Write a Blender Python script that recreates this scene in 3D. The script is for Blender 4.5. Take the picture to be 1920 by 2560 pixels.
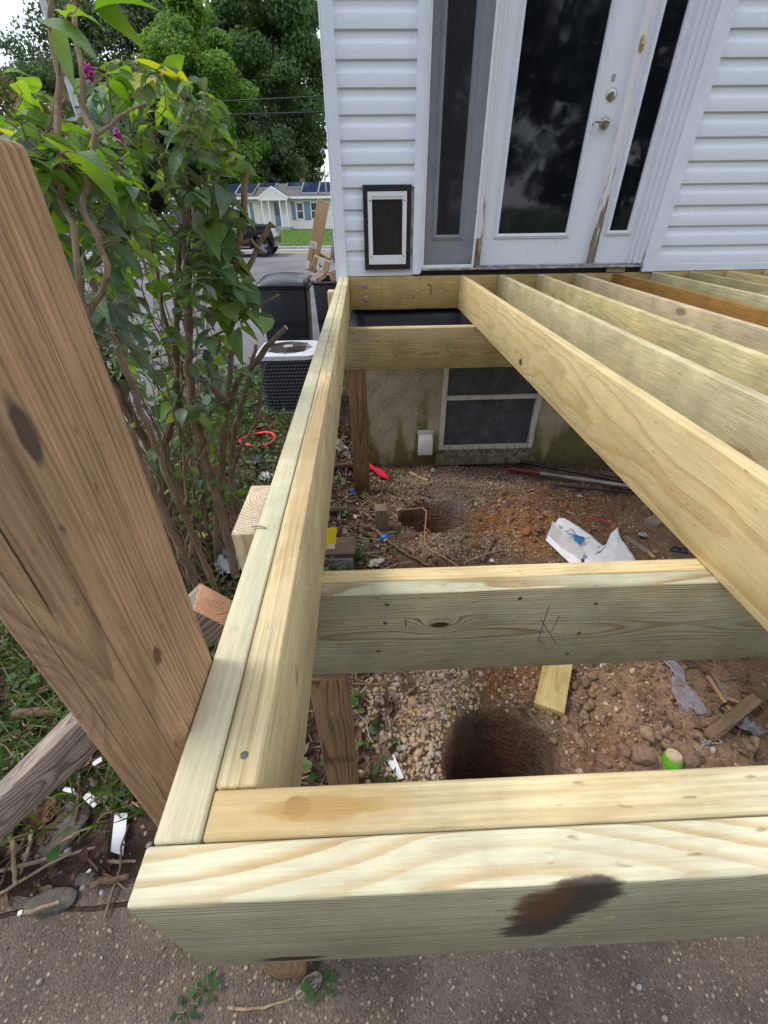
import bpy, bmesh, math, random
import numpy as np
from mathutils import Vector, Matrix, Euler
for _o in list(bpy.data.objects): bpy.data.objects.remove(_o, do_unlink=True)
SC = bpy.context.scene
COL = SC.collection
# ------------------------------------------------------------------ camera
CAM = np.array([0.1883, -0.0874, 0.4069]); FPX = 1053.6
YAW, PITCH, ROLL = math.radians(-1.698), math.radians(35.585), math.radians(-0.774)
def _axes():
    cy, sy = math.cos(YAW), math.sin(YAW)
    f = np.array([-sy*math.cos(PITCH), cy*math.cos(PITCH), -math.sin(PITCH)])
    r = np.array([cy, sy, 0.0]); u = np.cross(r, f)
    return (math.cos(ROLL)*r+math.sin(ROLL)*u, -math.sin(ROLL)*r+math.cos(ROLL)*u, f)
CR, CU, CF = _axes()
cam = bpy.data.cameras.new('camera'); camo = bpy.data.objects.new('camera', cam); COL.objects.link(camo)
camo.matrix_world = Matrix(((CR[0], CU[0], -CF[0], CAM[0]), (CR[1], CU[1], -CF[1], CAM[1]), (CR[2], CU[2], -CF[2], CAM[2]), (0, 0, 0, 1)))
cam.sensor_fit = 'HORIZONTAL'; cam.sensor_width = 36.0; cam.lens = 36.0*FPX/1920.0
cam.clip_start = 0.02; cam.clip_end = 2000
SC.camera = camo
# ------------------------------------------------------------------ sky, sun, exposure
SUN_EL, SUN_AZ = math.radians(58), math.radians(-78)      # azimuth from +Y towards +X
w = bpy.data.worlds.new('World'); SC.world = w; w.use_nodes = True
_nt = w.node_tree; _nt.nodes.clear()
_sky = _nt.nodes.new('ShaderNodeTexSky'); _sky.sky_type = 'NISHITA'; _sky.sun_disc = False
_sky.sun_elevation = SUN_EL; _sky.sun_rotation = SUN_AZ; _sky.dust_density = 1.0; _sky.air_density = 1.0; _sky.ozone_density = 1.0
# broken white overcast over the blue
_tc = _nt.nodes.new('ShaderNodeTexCoord'); _cn = _nt.nodes.new('ShaderNodeTexNoise'); _cn.inputs['Scale'].default_value = 2.2; _cn.inputs['Detail'].default_value = 6.0
_mr = _nt.nodes.new('ShaderNodeMapRange'); _mr.inputs[1].default_value = 0.30; _mr.inputs[2].default_value = 0.58; _mr.inputs[3].default_value = 0.45; _mr.inputs[4].default_value = 0.95
_mx = _nt.nodes.new('ShaderNodeMix'); _mx.data_type = 'RGBA'; _mx.inputs[7].default_value = (6.1, 6.6, 7.6, 1)
_nt.links.new(_tc.outputs['Generated'], _cn.inputs['Vector']); _nt.links.new(_cn.outputs[0], _mr.inputs[0]); _nt.links.new(_mr.outputs[0], _mx.inputs[0]); _nt.links.new(_sky.outputs[0], _mx.inputs[6])
_bg = _nt.nodes.new('ShaderNodeBackground'); _bg.inputs[1].default_value = 0.15
_wo = _nt.nodes.new('ShaderNodeOutputWorld')
_nt.links.new(_mx.outputs[2], _bg.inputs[0]); _nt.links.new(_bg.outputs[0], _wo.inputs[0])
sl = bpy.data.lights.new('sun', 'SUN'); sl.energy = 1.3; sl.angle = math.radians(14); sl.color = (1.0, 0.95, 0.88)
so = bpy.data.objects.new('sun', sl); COL.objects.link(so)
_sd = Vector((math.sin(SUN_AZ)*math.cos(SUN_EL), math.cos(SUN_AZ)*math.cos(SUN_EL), math.sin(SUN_EL)))
so.rotation_euler = _sd.to_track_quat('Z', 'Y').to_euler(); so.location = (0, 0, 30)
SC.view_settings.view_transform = 'Standard'; SC.view_settings.look = 'None'
SC.view_settings.exposure = 0.68; SC.view_settings.gamma = 1.0; SC.view_settings.use_curve_mapping = False
SC.render.engine = 'CYCLES'
SC.cycles.max_bounces = 6; SC.cycles.transparent_max_bounces = 12; SC.cycles.caustics_reflective = False; SC.cycles.caustics_refractive = False
random.seed(7); RNG = np.random.default_rng(11)
# ------------------------------------------------------------------ where a point of the photograph lies in the place
def ray(px, py): return CF+CR*(px-960)/FPX+CU*(1280-py)/FPX
def on_x(px, py, X): d = ray(px, py); return CAM+d*((X-CAM[0])/d[0])
def on_y(px, py, Y): d = ray(px, py); return CAM+d*((Y-CAM[1])/d[1])
def on_z(px, py, Z): d = ray(px, py); return CAM+d*((Z-CAM[2])/d[2])
# ------------------------------------------------------------------ noise and ground height
_perm = np.random.default_rng(3).random((256, 256))
def vnoise(x, y):
    xi = np.floor(x).astype(int); yi = np.floor(y).astype(int); fx = x-xi; fy = y-yi
    fx = fx*fx*(3-2*fx); fy = fy*fy*(3-2*fy)
    a = _perm[xi % 256, yi % 256]; b = _perm[(xi+1) % 256, yi % 256]; c = _perm[xi % 256, (yi+1) % 256]; d = _perm[(xi+1) % 256, (yi+1) % 256]
    return (a*(1-fx)+b*fx)*(1-fy)+(c*(1-fx)+d*fx)*fy
def fbm(x, y, o=4):
    s = 0; a = 0.5; t = 0
    for i in range(o):
        s = s+a*vnoise(x+17.3*i, y+9.1*i); t += a; a *= 0.5; x = x*2.03; y = y*2.03
    return s/t
def sstep(a, b, v):
    t = np.clip((v-a)/(b-a), 0, 1); return t*t*(3-2*t)
HOLE1 = (0.618, 0.585, 0.207); HOLE2 = (0.63, 2.42, 0.245)
def gh(x, y, holes=True, fine=False):
    x = np.asarray(x, float); y = np.asarray(y, float)
    pit = np.interp(y, [-2, 0.2, 0.6, 2.25, 3.2, 3.59], [-1.19, -1.2, -1.22, -1.42, -1.6, -1.67])-0.06*np.clip(x-1.0, 0, 3)*sstep(1.5, 3.5, y)
    lef = np.interp(y, [-2, 0.8, 2, 4, 5, 7, 14, 20, 47, 90], [-1.19, -1.2, -1.26, -1.38, -1.41, -1.4, -1.25, -1.14, -1.0, -0.8])
    t = sstep(-0.35, 0.12, x)*(1-sstep(3.6, 4.6, y)); z = lef*(1-t)+pit*t
    m = 0.10*np.exp(-((x-1.38)/0.33)**2-((y-2.40)/0.32)**2)+0.10*np.exp(-((x-0.80)/0.34)**2-((y-2.86)/0.17)**2)
    m = m+0.05*np.exp(-((x-0.35)/0.25)**2-((y-0.95)/0.3)**2)+0.06*np.exp(-((x-1.15)/0.3)**2-((y-0.75)/0.25)**2)
    z = z+m
    if holes:
        for hx, hy, hr in (HOLE1, HOLE2):
            d = np.hypot(x-hx, (y-hy)*(1.0 if hy < 1 else 1.05))
            d = d+0.05*(fbm(x*9+3, y*9+1, 2)-0.5)
            z = z+0.02*np.exp(-((d-hr-0.06)/0.05)**2)-0.75*(1-sstep(hr-0.028, hr+0.008, d))
    if fine:
        near = (1-sstep(3.5, 9, np.hypot(x, y)))
        heap = np.exp(-((x-1.38)/0.45)**2-((y-2.42)/0.40)**2)+0.8*np.exp(-((x-1.2)/0.4)**2-((y-0.8)/0.35)**2)
        z = z+near*sstep(0.22, 0.42, y)*(0.05*(fbm(x*5, y*5, 3)-0.5)+0.03*(fbm(x*19, y*19, 3)-0.5)+0.010*(vnoise(x*61, y*61)-0.5)+heap*(0.10*(np.abs(fbm(x*11+3, y*11, 3)-0.5)-0.1)+0.03*(vnoise(x*37, y*37)-0.5)))
    return z
def G(px, py, dz=0.0):                                   # the ground point seen at a pixel of the photograph
    d = ray(px, py); t = 0.5; prev = t
    while t < 400:
        p = CAM+d*t
        if p[2] <= float(gh(p[0], p[1], False)):
            a, b = prev, t
            for _ in range(30):
                m = (a+b)/2; p = CAM+d*m
                if p[2] <= float(gh(p[0], p[1], False)): b = m
                else: a = m
            p = CAM+d*b; return np.array([p[0], p[1], p[2]+dz])
        prev = t; t *= 1.02
    return CAM+d*t
# ------------------------------------------------------------------ objects
def world(o):
    m = o.matrix_basis.copy()
    if o.parent: m = world(o.parent) @ o.matrix_parent_inverse @ m
    return m
def adopt(o, parent):
    o.parent = parent; o.matrix_parent_inverse = world(parent).inverted()
def tag(o, label=None, cat=None, group=None, kind=None):
    for k, v in (('label', label), ('category', cat), ('group', group), ('kind', kind)):
        if v: o[k] = v
    return o
def empty(name, loc, label, cat, group=None):
    o = bpy.data.objects.new(name, None); COL.objects.link(o); o.location = loc; o.empty_display_size = 0.1
    return tag(o, label, cat, group)
def link(name, me, parent=None, mat=None):
    o = bpy.data.objects.new(name, me); COL.objects.link(o)
    if mat is not None and not me.materials: me.materials.append(mat)
    if parent: adopt(o, parent)
    return o
def copy_tree(o, parent=None):
    c = o.copy(); COL.objects.link(c)
    if parent: c.parent = parent
    for ch in o.children: copy_tree(ch, c)
    return c
def fast_mesh(name, V, F, smooth=False):
    V = np.asarray(V, np.float32); F = np.asarray(F, np.int32); k = F.shape[1]
    me = bpy.data.meshes.new(name)
    me.vertices.add(len(V)); me.vertices.foreach_set('co', V.ravel())
    me.loops.add(F.size); me.loops.foreach_set('vertex_index', F.ravel())
    me.polygons.add(len(F)); me.polygons.foreach_set('loop_start', np.arange(0, F.size, k, dtype=np.int32))
    try: me.polygons.foreach_set('loop_total', np.full(len(F), k, np.int32))
    except Exception: pass
    if smooth: me.polygons.foreach_set('use_smooth', np.ones(len(F), bool))
    me.update(); me.validate(); return me
class MB:
    def __init__(s): s.v = []; s.f = []; s.mi = []; s.cur = 0
    def add(s, vs, fs):
        b = len(s.v); s.v += [tuple(map(float, p)) for p in vs]; s.f += [tuple(b+i for i in f) for f in fs]; s.mi += [s.cur]*len(fs); return s
    def box(s, lo, hi, M=None):
        x0, y0, z0 = lo; x1, y1, z1 = hi
        vs = [(x0, y0, z0), (x1, y0, z0), (x1, y1, z0), (x0, y1, z0), (x0, y0, z1), (x1, y0, z1), (x1, y1, z1), (x0, y1, z1)]
        if M is not None: vs = [M @ Vector(p) for p in vs]
        return s.add(vs, [(3, 2, 1, 0), (4, 5, 6, 7), (0, 1, 5, 4), (1, 2, 6, 5), (2, 3, 7, 6), (3, 0, 4, 7)])
    def tube(s, pts, rad, n=8, caps=True, tw=0.0):
        pts = [Vector(p) for p in pts]; rad = rad if hasattr(rad, '__len__') else [rad]*len(pts)
        b = len(s.v); up = Vector((0.13, 0.31, 0.94)); vs = []; prev = None
        for i, p in enumerate(pts):
            t = (pts[min(i+1, len(pts)-1)]-pts[max(i-1, 0)]).normalized()
            a = (prev-t*prev.dot(t)) if prev is not None else up.cross(t)
            if a.length < 1e-4: a = Vector((1, 0, 0)).cross(t)
            a.normalize(); prev = a; c = t.cross(a)
            for k in range(n):
                an = 2*math.pi*k/n+tw; vs.append(p+(a*math.cos(an)+c*math.sin(an))*rad[i])
        fs = []
        for i in range(len(pts)-1):
            for k in range(n):
                fs.append((i*n+k, i*n+(k+1) % n, (i+1)*n+(k+1) % n, (i+1)*n+k))
        if caps: fs += [tuple(range(n))[::-1], tuple((len(pts)-1)*n+k for k in range(n))]
        return s.add(vs, fs)
    def lathe(s, prof, n=24, M=None, caps=True):
        vs = []; fs = []
        for r, z in prof:
            for k in range(n):
                p = Vector((r*math.cos(2*math.pi*k/n), r*math.sin(2*math.pi*k/n), z)); vs.append(M @ p if M is not None else p)
        for i in range(len(prof)-1):
            for k in range(n): fs.append((i*n+k, i*n+(k+1) % n, (i+1)*n+(k+1) % n, (i+1)*n+k))
        if caps: fs += [tuple(range(n))[::-1], tuple((len(prof)-1)*n+k for k in range(n))]
        return s.add(vs, fs)
    def prism(s, poly, a, b, M=None):                    # poly in (u, v), extruded along w from a to b; default axes u=x, v=z, w=y
        n = len(poly); vs = [(u, a, v) for u, v in poly]+[(u, b, v) for u, v in poly]
        if M is not None: vs = [M @ Vector(p) for p in vs]
        fs = [tuple(range(n)), tuple(range(2*n-1, n-1, -1))]+[(i, i+n, (i+1) % n+n, (i+1) % n) for i in range(n)]
        return s.add(vs, fs)
    def quad(s, a, b, c, d): return s.add([a, b, c, d], [(0, 1, 2, 3)])
    def build(s, name, mat=None, parent=None, smooth=False, bevel=0, seg=2, angle=40, recalc=True):
        me = bpy.data.meshes.new(name); me.from_pydata(s.v, [], s.f)
        bm = bmesh.new(); bm.from_mesh(me)
        bm.faces.ensure_lookup_table()
        for i, f in enumerate(bm.faces): f.material_index = s.mi[i]
        if recalc: bmesh.ops.recalc_face_normals(bm, faces=bm.faces)
        if bevel:
            es = [e for e in bm.edges if len(e.link_faces) == 2 and e.calc_face_angle(0) > math.radians(30)]
            bmesh.ops.bevel(bm, geom=es, offset=bevel, segments=seg, affect='EDGES', profile=0.5, clamp_overlap=True)
        if smooth:
            for f in bm.faces: f.smooth = True
            for e in bm.edges:
                if len(e.link_faces) == 2 and e.calc_face_angle(0) > math.radians(angle): e.smooth = False
        bm.to_mesh(me); bm.free()
        o = bpy.data.objects.new(name, me); COL.objects.link(o)
        if mat is not None:
            for m in (mat if isinstance(mat, (list, tuple)) else [mat]): me.materials.append(m)
        if parent: adopt(o, parent)
        return o
# ------------------------------------------------------------------ material nodes
class NB:
    def __init__(s, name):
        s.m = bpy.data.materials.new(name); s.m.use_nodes = True; s.t = s.m.node_tree; s.t.nodes.clear()
    def n(s, typ, **kw):
        nd = s.t.nodes.new('ShaderNode'+typ)
        for k, v in kw.items():
            if k.startswith('p_'): setattr(nd, k[2:], v)
        for k, v in kw.items():
            if k.startswith('p_'): continue
            key = int(k[1:]) if k[0] == 'i' and k[1:].isdigit() else k.replace('__', ' ')
            s.put(nd.inputs[key], v)
        return nd
    def put(s, sock, v):
        if isinstance(v, bpy.types.NodeSocket): s.t.links.new(v, sock)
        elif isinstance(v, (tuple, list)) and sock.type == 'RGBA' and len(v) == 3: sock.default_value = (*v, 1)
        else: sock.default_value = v
    def ma(s, op, a, b=0.0, c=0.0, clamp=False): return s.n('Math', p_operation=op, p_use_clamp=clamp, i0=a, i1=b, i2=c).outputs[0]
    def add(s, a, b): return s.ma('ADD', a, b)
    def sub(s, a, b): return s.ma('SUBTRACT', a, b)
    def mul(s, a, b): return s.ma('MULTIPLY', a, b)
    def rng(s, v, a, b, c=0.0, d=1.0, smooth=False):
        return s.n('MapRange', p_interpolation_type='SMOOTHSTEP' if smooth else 'LINEAR', i0=v, i1=a, i2=b, i3=c, i4=d).outputs[0]
    def mix(s, f, a, b, mode='MIX'):
        nd = s.n('Mix', p_data_type='RGBA', p_blend_type=mode, p_clamp_factor=True)
        s.put(nd.inputs[0], f); s.put(nd.inputs[6], a); s.put(nd.inputs[7], b); return nd.outputs[2]
    def noise(s, vec, scale, detail=3.0, rough=0.55, out=0):
        return s.n('TexNoise', Vector=vec, Scale=scale, Detail=detail, Roughness=rough).outputs[out]
    def vec(s, x, y, z): return s.n('CombineXYZ', i0=x, i1=y, i2=z).outputs[0]
    def obj(s): return s.n('TexCoord').outputs['Object']
    def pos(s): return s.n('NewGeometry').outputs['Position']
    def sep(s, v): return s.n('SeparateXYZ', i0=v).outputs
    def bump(s, h, dist, strength=1.0, normal=None):
        nd = s.n('Bump', Height=h, Distance=dist, Strength=strength)
        if normal is not None: s.put(nd.inputs['Normal'], normal)
        return nd.outputs[0]
    def out(s, col, rough=0.6, normal=None, metal=0.0, spec=0.4, extra=None, alpha=None):
        p = s.n('BsdfPrincipled'); s.put(p.inputs['Base Color'], col); s.put(p.inputs['Roughness'], rough); s.put(p.inputs['Metallic'], metal)
        s.put(p.inputs['Specular IOR Level'], spec)
        if alpha is not None: s.put(p.inputs['Alpha'], alpha)
        if normal is not None: s.put(p.inputs['Normal'], normal)
        sh = p.outputs[0]
        if extra: sh = extra(p)
        o = s.n('OutputMaterial'); s.t.links.new(sh, o.inputs[0]); return s.m
def plain(name, col, rough=0.6, var=0.15, scale=20.0, metal=0.0, spec=0.4, bump=0.0):
    b = NB(name); c = b.obj(); nz = b.noise(c, scale, 4)
    f = b.rng(nz, 0.3, 0.7, 1-var, 1+var); colr = b.mix(1.0, col, b.n('CombineColor', i0=f, i1=f, i2=f).outputs[0], 'MULTIPLY')
    return b.out(colr, b.rng(nz, 0.3, 0.7, rough-0.06, rough+0.08), b.bump(nz, bump) if bump else None, metal, spec)
_wn = [0]
def wood(name, early, late, pith=(-0.06, 0.0), tilt=0.0, ring=0.007, knots=(), stains=(), green=0.0, streak=0.25, wobble=0.012, strength=0.9, seed=None, crack=0.0, greencol=(0.36, 0.44, 0.30), rough=0.62, bumpd=0.0007, dirt=0.25, side=None):
    """sawn timber along local X: growth rings round a pith line, swirling round the knots; same rings show on the end grain"""
    _wn[0] += 1; sd = seed if seed is not None else _wn[0]*3.7
    b = NB(name); x, y, z = b.sep(b.obj())
    low = b.noise(b.vec(b.add(b.mul(x, 1.1), sd), b.mul(y, 5.0), b.mul(z, 5.0)), 1.6, 2.0, out=1)
    lx, ly, lz = b.sep(low)
    ry = b.add(b.sub(y, b.add(b.mul(x, tilt), pith[0])), b.mul(b.sub(lx, 0.5), wobble*2)); rz = b.add(b.sub(z, pith[1]), b.mul(b.sub(ly, 0.5), wobble*2))
    r = b.ma('SQRT', b.add(b.mul(ry, ry), b.mul(rz, rz)))
    core = None
    for kk in knots:
        kx, ky, kz, s_, amp = kk[:5]
        d2 = b.add(b.add(b.ma('POWER', b.mul(b.sub(x, kx), 1/(2.8*s_)), 2.0), b.ma('POWER', b.mul(b.sub(y, ky), 1/(2.0*s_)), 2.0)), b.ma('POWER', b.mul(b.sub(z, kz), 1/s_), 2.0))
        r = b.add(r, b.mul(b.ma('EXPONENT', b.mul(d2, -1.0)), amp))
        if len(kk) > 5: continue
        c = b.rng(d2, 0.0, 0.22, 1.0, 0.0); core = c if core is None else b.ma('MAXIMUM', core, c)
    r = b.add(r, b.mul(b.sub(b.noise(b.vec(b.mul(x, 3.0), b.mul(y, 60.0), b.mul(z, 60.0)), 1.0, 2.0), 0.5), ring*0.5))
    fr = b.ma('FRACT', b.mul(r, 1.0/ring))
    rise = b.rng(fr, 0.35, 0.86, 0.0, 1.0, True); fall = b.rng(fr, 0.90, 1.0, 1.0, 0.0, True); prof = b.mul(rise, fall)
    idn = b.noise(b.vec(b.ma('FLOOR', b.mul(r, 1.0/ring)), sd, 0.0), 0.73, 0.0)
    prof = b.mul(prof, b.rng(idn, 0.3, 0.7, 0.45, 1.15))
    fib = b.noise(b.vec(b.add(b.mul(x, 9.0), sd), b.mul(y, 330.0), b.mul(z, 330.0)), 1.0, 3.0)
    big = b.noise(b.vec(b.add(b.mul(x, 1.5), sd), b.mul(y, 9.0), b.mul(z, 9.0)), 2.0, 4.0)
    col = b.mix(b.mul(prof, strength), early, late)
    if side: col = b.mix(b.mul(b.rng(b.ma('ABSOLUTE', b.sep(b.n('TexCoord').outputs['Normal'])[1]), 0.6, 0.8), side[1]), col, b.mix(prof, side[0], tuple(v*0.45 for v in side[0])))  # shade put into the colour of the faces along local Y
    if green: col = b.mix(b.mul(b.rng(big, 0.42, 0.62), green), col, greencol)
    f = b.mul(b.rng(fib, 0.25, 0.75, 1-streak, 1+streak), b.rng(b.noise(b.obj(), 6.0, 5.0, 0.65), 0.3, 0.7, 1-dirt, 1+dirt*0.6))
    col = b.mix(1.0, col, b.n('CombineColor', i0=f, i1=f, i2=f).outputs[0], 'MULTIPLY')
    mot = b.noise(b.vec(b.add(b.mul(x, 16.0), sd), b.mul(y, 75.0), b.mul(z, 75.0)), 1.0, 4.0, 0.65)
    col = b.mix(b.rng(mot, 0.50, 0.72, 0.0, 0.30), col, (late[0]*0.8, late[1]*0.75, late[2]*0.7))
    speck = b.noise(b.vec(b.mul(x, 35.0), b.mul(y, 140.0), b.mul(z, 140.0)), 1.0, 1.0)
    col = b.mix(b.rng(speck, 0.715, 0.78, 0.0, 0.55), col, (late[0]*0.35, late[1]*0.3, late[2]*0.3))
    h = b.add(b.mul(prof, -0.5), fib)
    if crack:
        ck = b.ma('ABSOLUTE', b.sub(b.noise(b.vec(b.add(b.mul(x, 0.28), sd*2), b.mul(y, 14.0), b.mul(z, 14.0)), 1.0, 0.0), b.add(0.5, b.mul(b.sub(b.noise(b.vec(b.mul(x, 30.0), b.mul(y, 30.0), b.mul(z, 30.0)), 1.0, 2.0), 0.5), 0.008))))
        ckm = b.rng(ck, 0.0, 0.005*crack, 0.85, 0.0); gate = b.rng(b.noise(b.vec(b.mul(x, 2.0), y, sd), 2.0, 0.0), 0.45, 0.55)
        ckm = b.mul(ckm, gate); col = b.mix(ckm, col, (0.035, 0.02, 0.012)); h = b.sub(h, b.mul(ckm, 3.0))
    if core is not None: col = b.mix(b.mul(core, 0.9), col, (late[0]*0.32, late[1]*0.25, late[2]*0.25))
    for (cx, cy_, cz, sx, sy_, sz, scol, st) in stains:
        d2 = b.add(b.add(b.ma('POWER', b.mul(b.sub(x, cx), 1/sx), 2.0), b.ma('POWER', b.mul(b.sub(y, cy_), 1/sy_), 2.0)), b.ma('POWER', b.mul(b.sub(z, cz), 1/sz), 2.0))
        e = b.add(b.ma('SQRT', d2), b.mul(b.sub(b.noise(b.vec(b.mul(x, 22.0), b.mul(y, 55.0), b.mul(z, 55.0)), 1.0, 5.0, 0.65), 0.5), 1.3))
        col = b.mix(b.rng(e, 0.75, 1.1, st, 0.0), col, scol)
    return b.out(col, b.rng(fib, 0.2, 0.8, rough-0.08, rough+0.12), b.bump(h, bumpd), 0.0, 0.3)
def plank_matrix(p0, p1):
    a, c = Vector(p0), Vector(p1); X = (c-a).normalized(); Z = Vector((0, 0, 1)); 
    if abs(X.z) > 0.9: Z = Vector((0, -1, 0))
    Y = Z.cross(X).normalized(); Z = X.cross(Y)
    M = Matrix((X, Y, Z)).transposed().to_4x4(); M.translation = (a+c)/2; return M, (c-a).length
def plank(name, p0, p1, th, ht, parent=None, mat=None, bevel=0.003, M=None, L=None, **wk):
    """board of thickness TH (local Y) and height HT (local Z) from P0 to P1; knots and stains in WK are given in world places"""
    if M is None: M, L = plank_matrix(p0, p1)
    if mat is None:
        I = M.inverted()
        wk['knots'] = [(*(I @ Vector(k[:3])), *k[3:]) for k in wk.get('knots', ())]
        wk['stains'] = [(*(I @ Vector(k[:3])), *k[3:]) for k in wk.get('stains', ())]
        mat = wood('wood', **wk)
    mb = MB(); n = max(2, int(L/0.12)) 
    xs = np.linspace(-L/2, L/2, n)
    o = mb.box((-L/2, -th/2, -ht/2), (L/2, th/2, ht/2)).build(name, mat, None, True, bevel, 2, 60)
    o.matrix_basis = M
    if parent: adopt(o, parent)
    return o
YEL = dict(early=(0.66, 0.52, 0.27), late=(0.49, 0.33, 0.13)); GRN = dict(early=(0.45, 0.42, 0.27), late=(0.27, 0.205, 0.10))
PALE = dict(early=(0.68, 0.60, 0.38), late=(0.55, 0.38, 0.16)); BRN = dict(early=(0.30, 0.18, 0.09), late=(0.15, 0.083, 0.04))
GRY = dict(early=(0.33, 0.26, 0.21), late=(0.14, 0.105, 0.085))
# ================================================================== THE GROUND
def grow(a, b, step, far, k=1.25):
    inner = list(np.arange(a, b+1e-6, step)); lo = []; s = step; v = a
    while v > -far: s *= k; v -= s; lo.append(v)
    hi = []; s = step; v = b
    while v < far: s *= k; v += s; hi.append(v)
    return np.array(lo[::-1]+inner+hi)
def drive_mask(x, y): return ((x < -1.55+0.15*np.sin(y*1.3)) & (y > 2.1+0.1*np.sin(x*2)-0.0*x) & (y < 24.2) & (x > -30)) | ((y > 6.6) & (y < 24.2) & (x < 8) & (x > -30))
def grid_mesh(name, xs, ys, zf):
    X, Y = np.meshgrid(xs, ys); Z = zf(X, Y); V = np.stack([X, Y, Z], -1).reshape(-1, 3); nx, ny = len(xs), len(ys)
    i = np.arange(nx-1)[None, :]+nx*np.arange(ny-1)[:, None]
    F = np.stack([i, i+1, i+1+nx, i+nx], -1).reshape(-1, 4); return V, F
gx = grow(-1.5, 2.7, 0.0125, 500); gy = grow(-0.2, 3.62, 0.0125, 700)
def gz(X, Y):
    z = gh(X, Y, True, True)
    z = z-0.05*drive_mask(X, Y)-0.06*((Y < 0.245) & (Y > -8) & (X > -6) & (X < 9))-0.5*((Y > 3.7)&(Y<11)&(X > 0.1)&(X<9))
    return z-0.06*((Y > 24.0) & (Y < 46.5))*(np.abs(X) < 200)
V, F = grid_mesh('ground', gx, gy, gz)
me = fast_mesh('ground', V, F, True)
x, y = V[:, 0], V[:, 1]
def zone(cx, cy, rx, ry, soft=0.5):
    d = np.hypot((x-cx)/rx, (y-cy)/ry)+1.1*(fbm(x*4+5, y*4+2, 4)-0.5); return 1-sstep(1-soft, 1+soft*0.3, d)
soil = np.array((0.150, 0.094, 0.060)); clay = np.array((0.22, 0.100, 0.040)); litter = np.array((0.068, 0.044, 0.031)); tanc = np.array((0.31, 0.200, 0.122)); stone = np.array((0.27, 0.205, 0.145)); greenc = np.array((0.045, 0.065, 0.02)); grey = np.array((0.185, 0.150, 0.120))
c = np.tile(soil, (len(V), 1))
def blend(m, col): 
    global c
    c = c*(1-m[:, None])+col[None, :]*m[:, None]
blend(1-sstep(-0.1, 0.30, x+0.25*(fbm(x*5, y*5)-0.5)), litter)
blend(0.7*(1-sstep(0.2, 0.7, x))*sstep(1.2, 1.7, y), litter)
blend(zone(1.38, 2.45, 0.5, 0.40)*sstep(0.36, 0.56, fbm(x*6+8, y*6, 4)), clay); blend(0.85*zone(1.15, 2.15, 0.42, 0.30), clay); blend(0.75*zone(1.75, 2.7, 0.35, 0.3), clay*0.8)
blend(0.8*zone(0.75, 1.0, 0.28, 0.2), clay*1.1); blend(zone(1.25, 0.75, 0.45, 0.35), tanc); blend(0.4*zone(1.0, 0.65, 0.15, 0.15), clay)
blend(0.8*zone(0.36, 0.92, 0.26, 0.3), stone); blend(0.75*zone(0.85, 2.75, 0.42, 0.26), grey*1.1); blend(0.7*zone(0.75, 2.05, 0.3, 0.15), stone*0.8)
blend(0.8*zone(0.75, 3.15, 0.5, 0.22), grey)
blend(sstep(0.52, 0.62, fbm(x*1.3, y*1.3))*(x < -0.4)*(y > 0.5)*0.9, greenc); blend((np.hypot(x, y) > 12)*1.0, np.array((0.05, 0.10, 0.02)))
hd = np.minimum(np.hypot(x-HOLE1[0], y-HOLE1[1])-HOLE1[2], np.hypot(x-HOLE2[0], y-HOLE2[1])-HOLE2[2])
blend(1-sstep(-0.03, 0.005, hd), np.array((0.21, 0.108, 0.058)))
at = me.color_attributes.new('zone', 'FLOAT_COLOR', 'POINT'); at.data.foreach_set('color', np.concatenate([c, np.ones((len(c), 1))], 1).astype(np.float32).ravel())
b = NB('bare soil'); p = b.pos(); zc = b.n('VertexColor', p_layer_name='zone').outputs[0]
n1 = b.noise(p, 90.0, 5, 0.7); n2 = b.noise(p, 14.0, 4, 0.6); vo = b.n('TexVoronoi', Vector=p, Scale=95.0); v2 = b.n('TexVoronoi', Vector=p, Scale=38.0)
f = b.mul(b.rng(n1, 0.3, 0.7, 0.55, 1.5), b.rng(n2, 0.3, 0.7, 0.75, 1.25)); col = b.mix(1.0, zc, b.n('CombineColor', i0=f, i1=f, i2=f).outputs[0], 'MULTIPLY')
grit = b.mul(b.rng(vo.outputs[0], 0.0, 0.30, 1.0, 0.0), b.rng(b.sep(vo.outputs[1])[0], 0.72, 0.76))
col = b.mix(b.mul(grit, 0.8), col, b.mix(b.sep(vo.outputs[1])[1], (0.40, 0.30, 0.20), (0.22, 0.20, 0.18)))
h = b.add(b.add(b.mul(n1, 0.5), b.mul(n2, 0.8)), b.mul(b.rng(v2.outputs[0], 0.0, 0.6, 1.0, 0.0), 0.35))
me.materials.append(b.out(col, 0.92, b.bump(h, 0.02), 0, 0.15)); tag(link('ground', me), kind='structure')
# concrete slab in front, with a broken back edge and a cracked joint
b = NB('weathered concrete'); p = b.pos(); vo = b.n('TexVoronoi', Vector=p, Scale=150.0); vb = b.n('TexVoronoi', Vector=p, Scale=80.0); n1 = b.noise(p, 5.0, 5); n2 = b.noise(p, 60.0, 4)
base = b.mix(b.rng(n1, 0.35, 0.65), (0.088, 0.068, 0.053), (0.155, 0.121, 0.095))
agg = b.mul(b.rng(vo.outputs[0], 0.10, 0.42, 1.0, 0.0), b.rng(b.sep(vo.outputs[1])[0], 0.5, 0.55)); col = b.mix(b.mul(agg, 0.85), base, b.mix(b.sep(vo.outputs[1])[1], (0.07, 0.05, 0.045), (0.46, 0.36, 0.25)))
col = b.mix(b.mul(b.mul(b.rng(vb.outputs[0], 0.1, 0.4, 1.0, 0.0), b.rng(b.sep(vb.outputs[1])[0], 0.50, 0.54)), 0.9), col, b.mix(b.sep(vb.outputs[1])[1], (0.16, 0.10, 0.07), (0.50, 0.39, 0.26)))
col = b.mix(b.rng(n2, 0.55, 0.75, 0.0, 0.5), col, (0.09, 0.065, 0.05))
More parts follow.
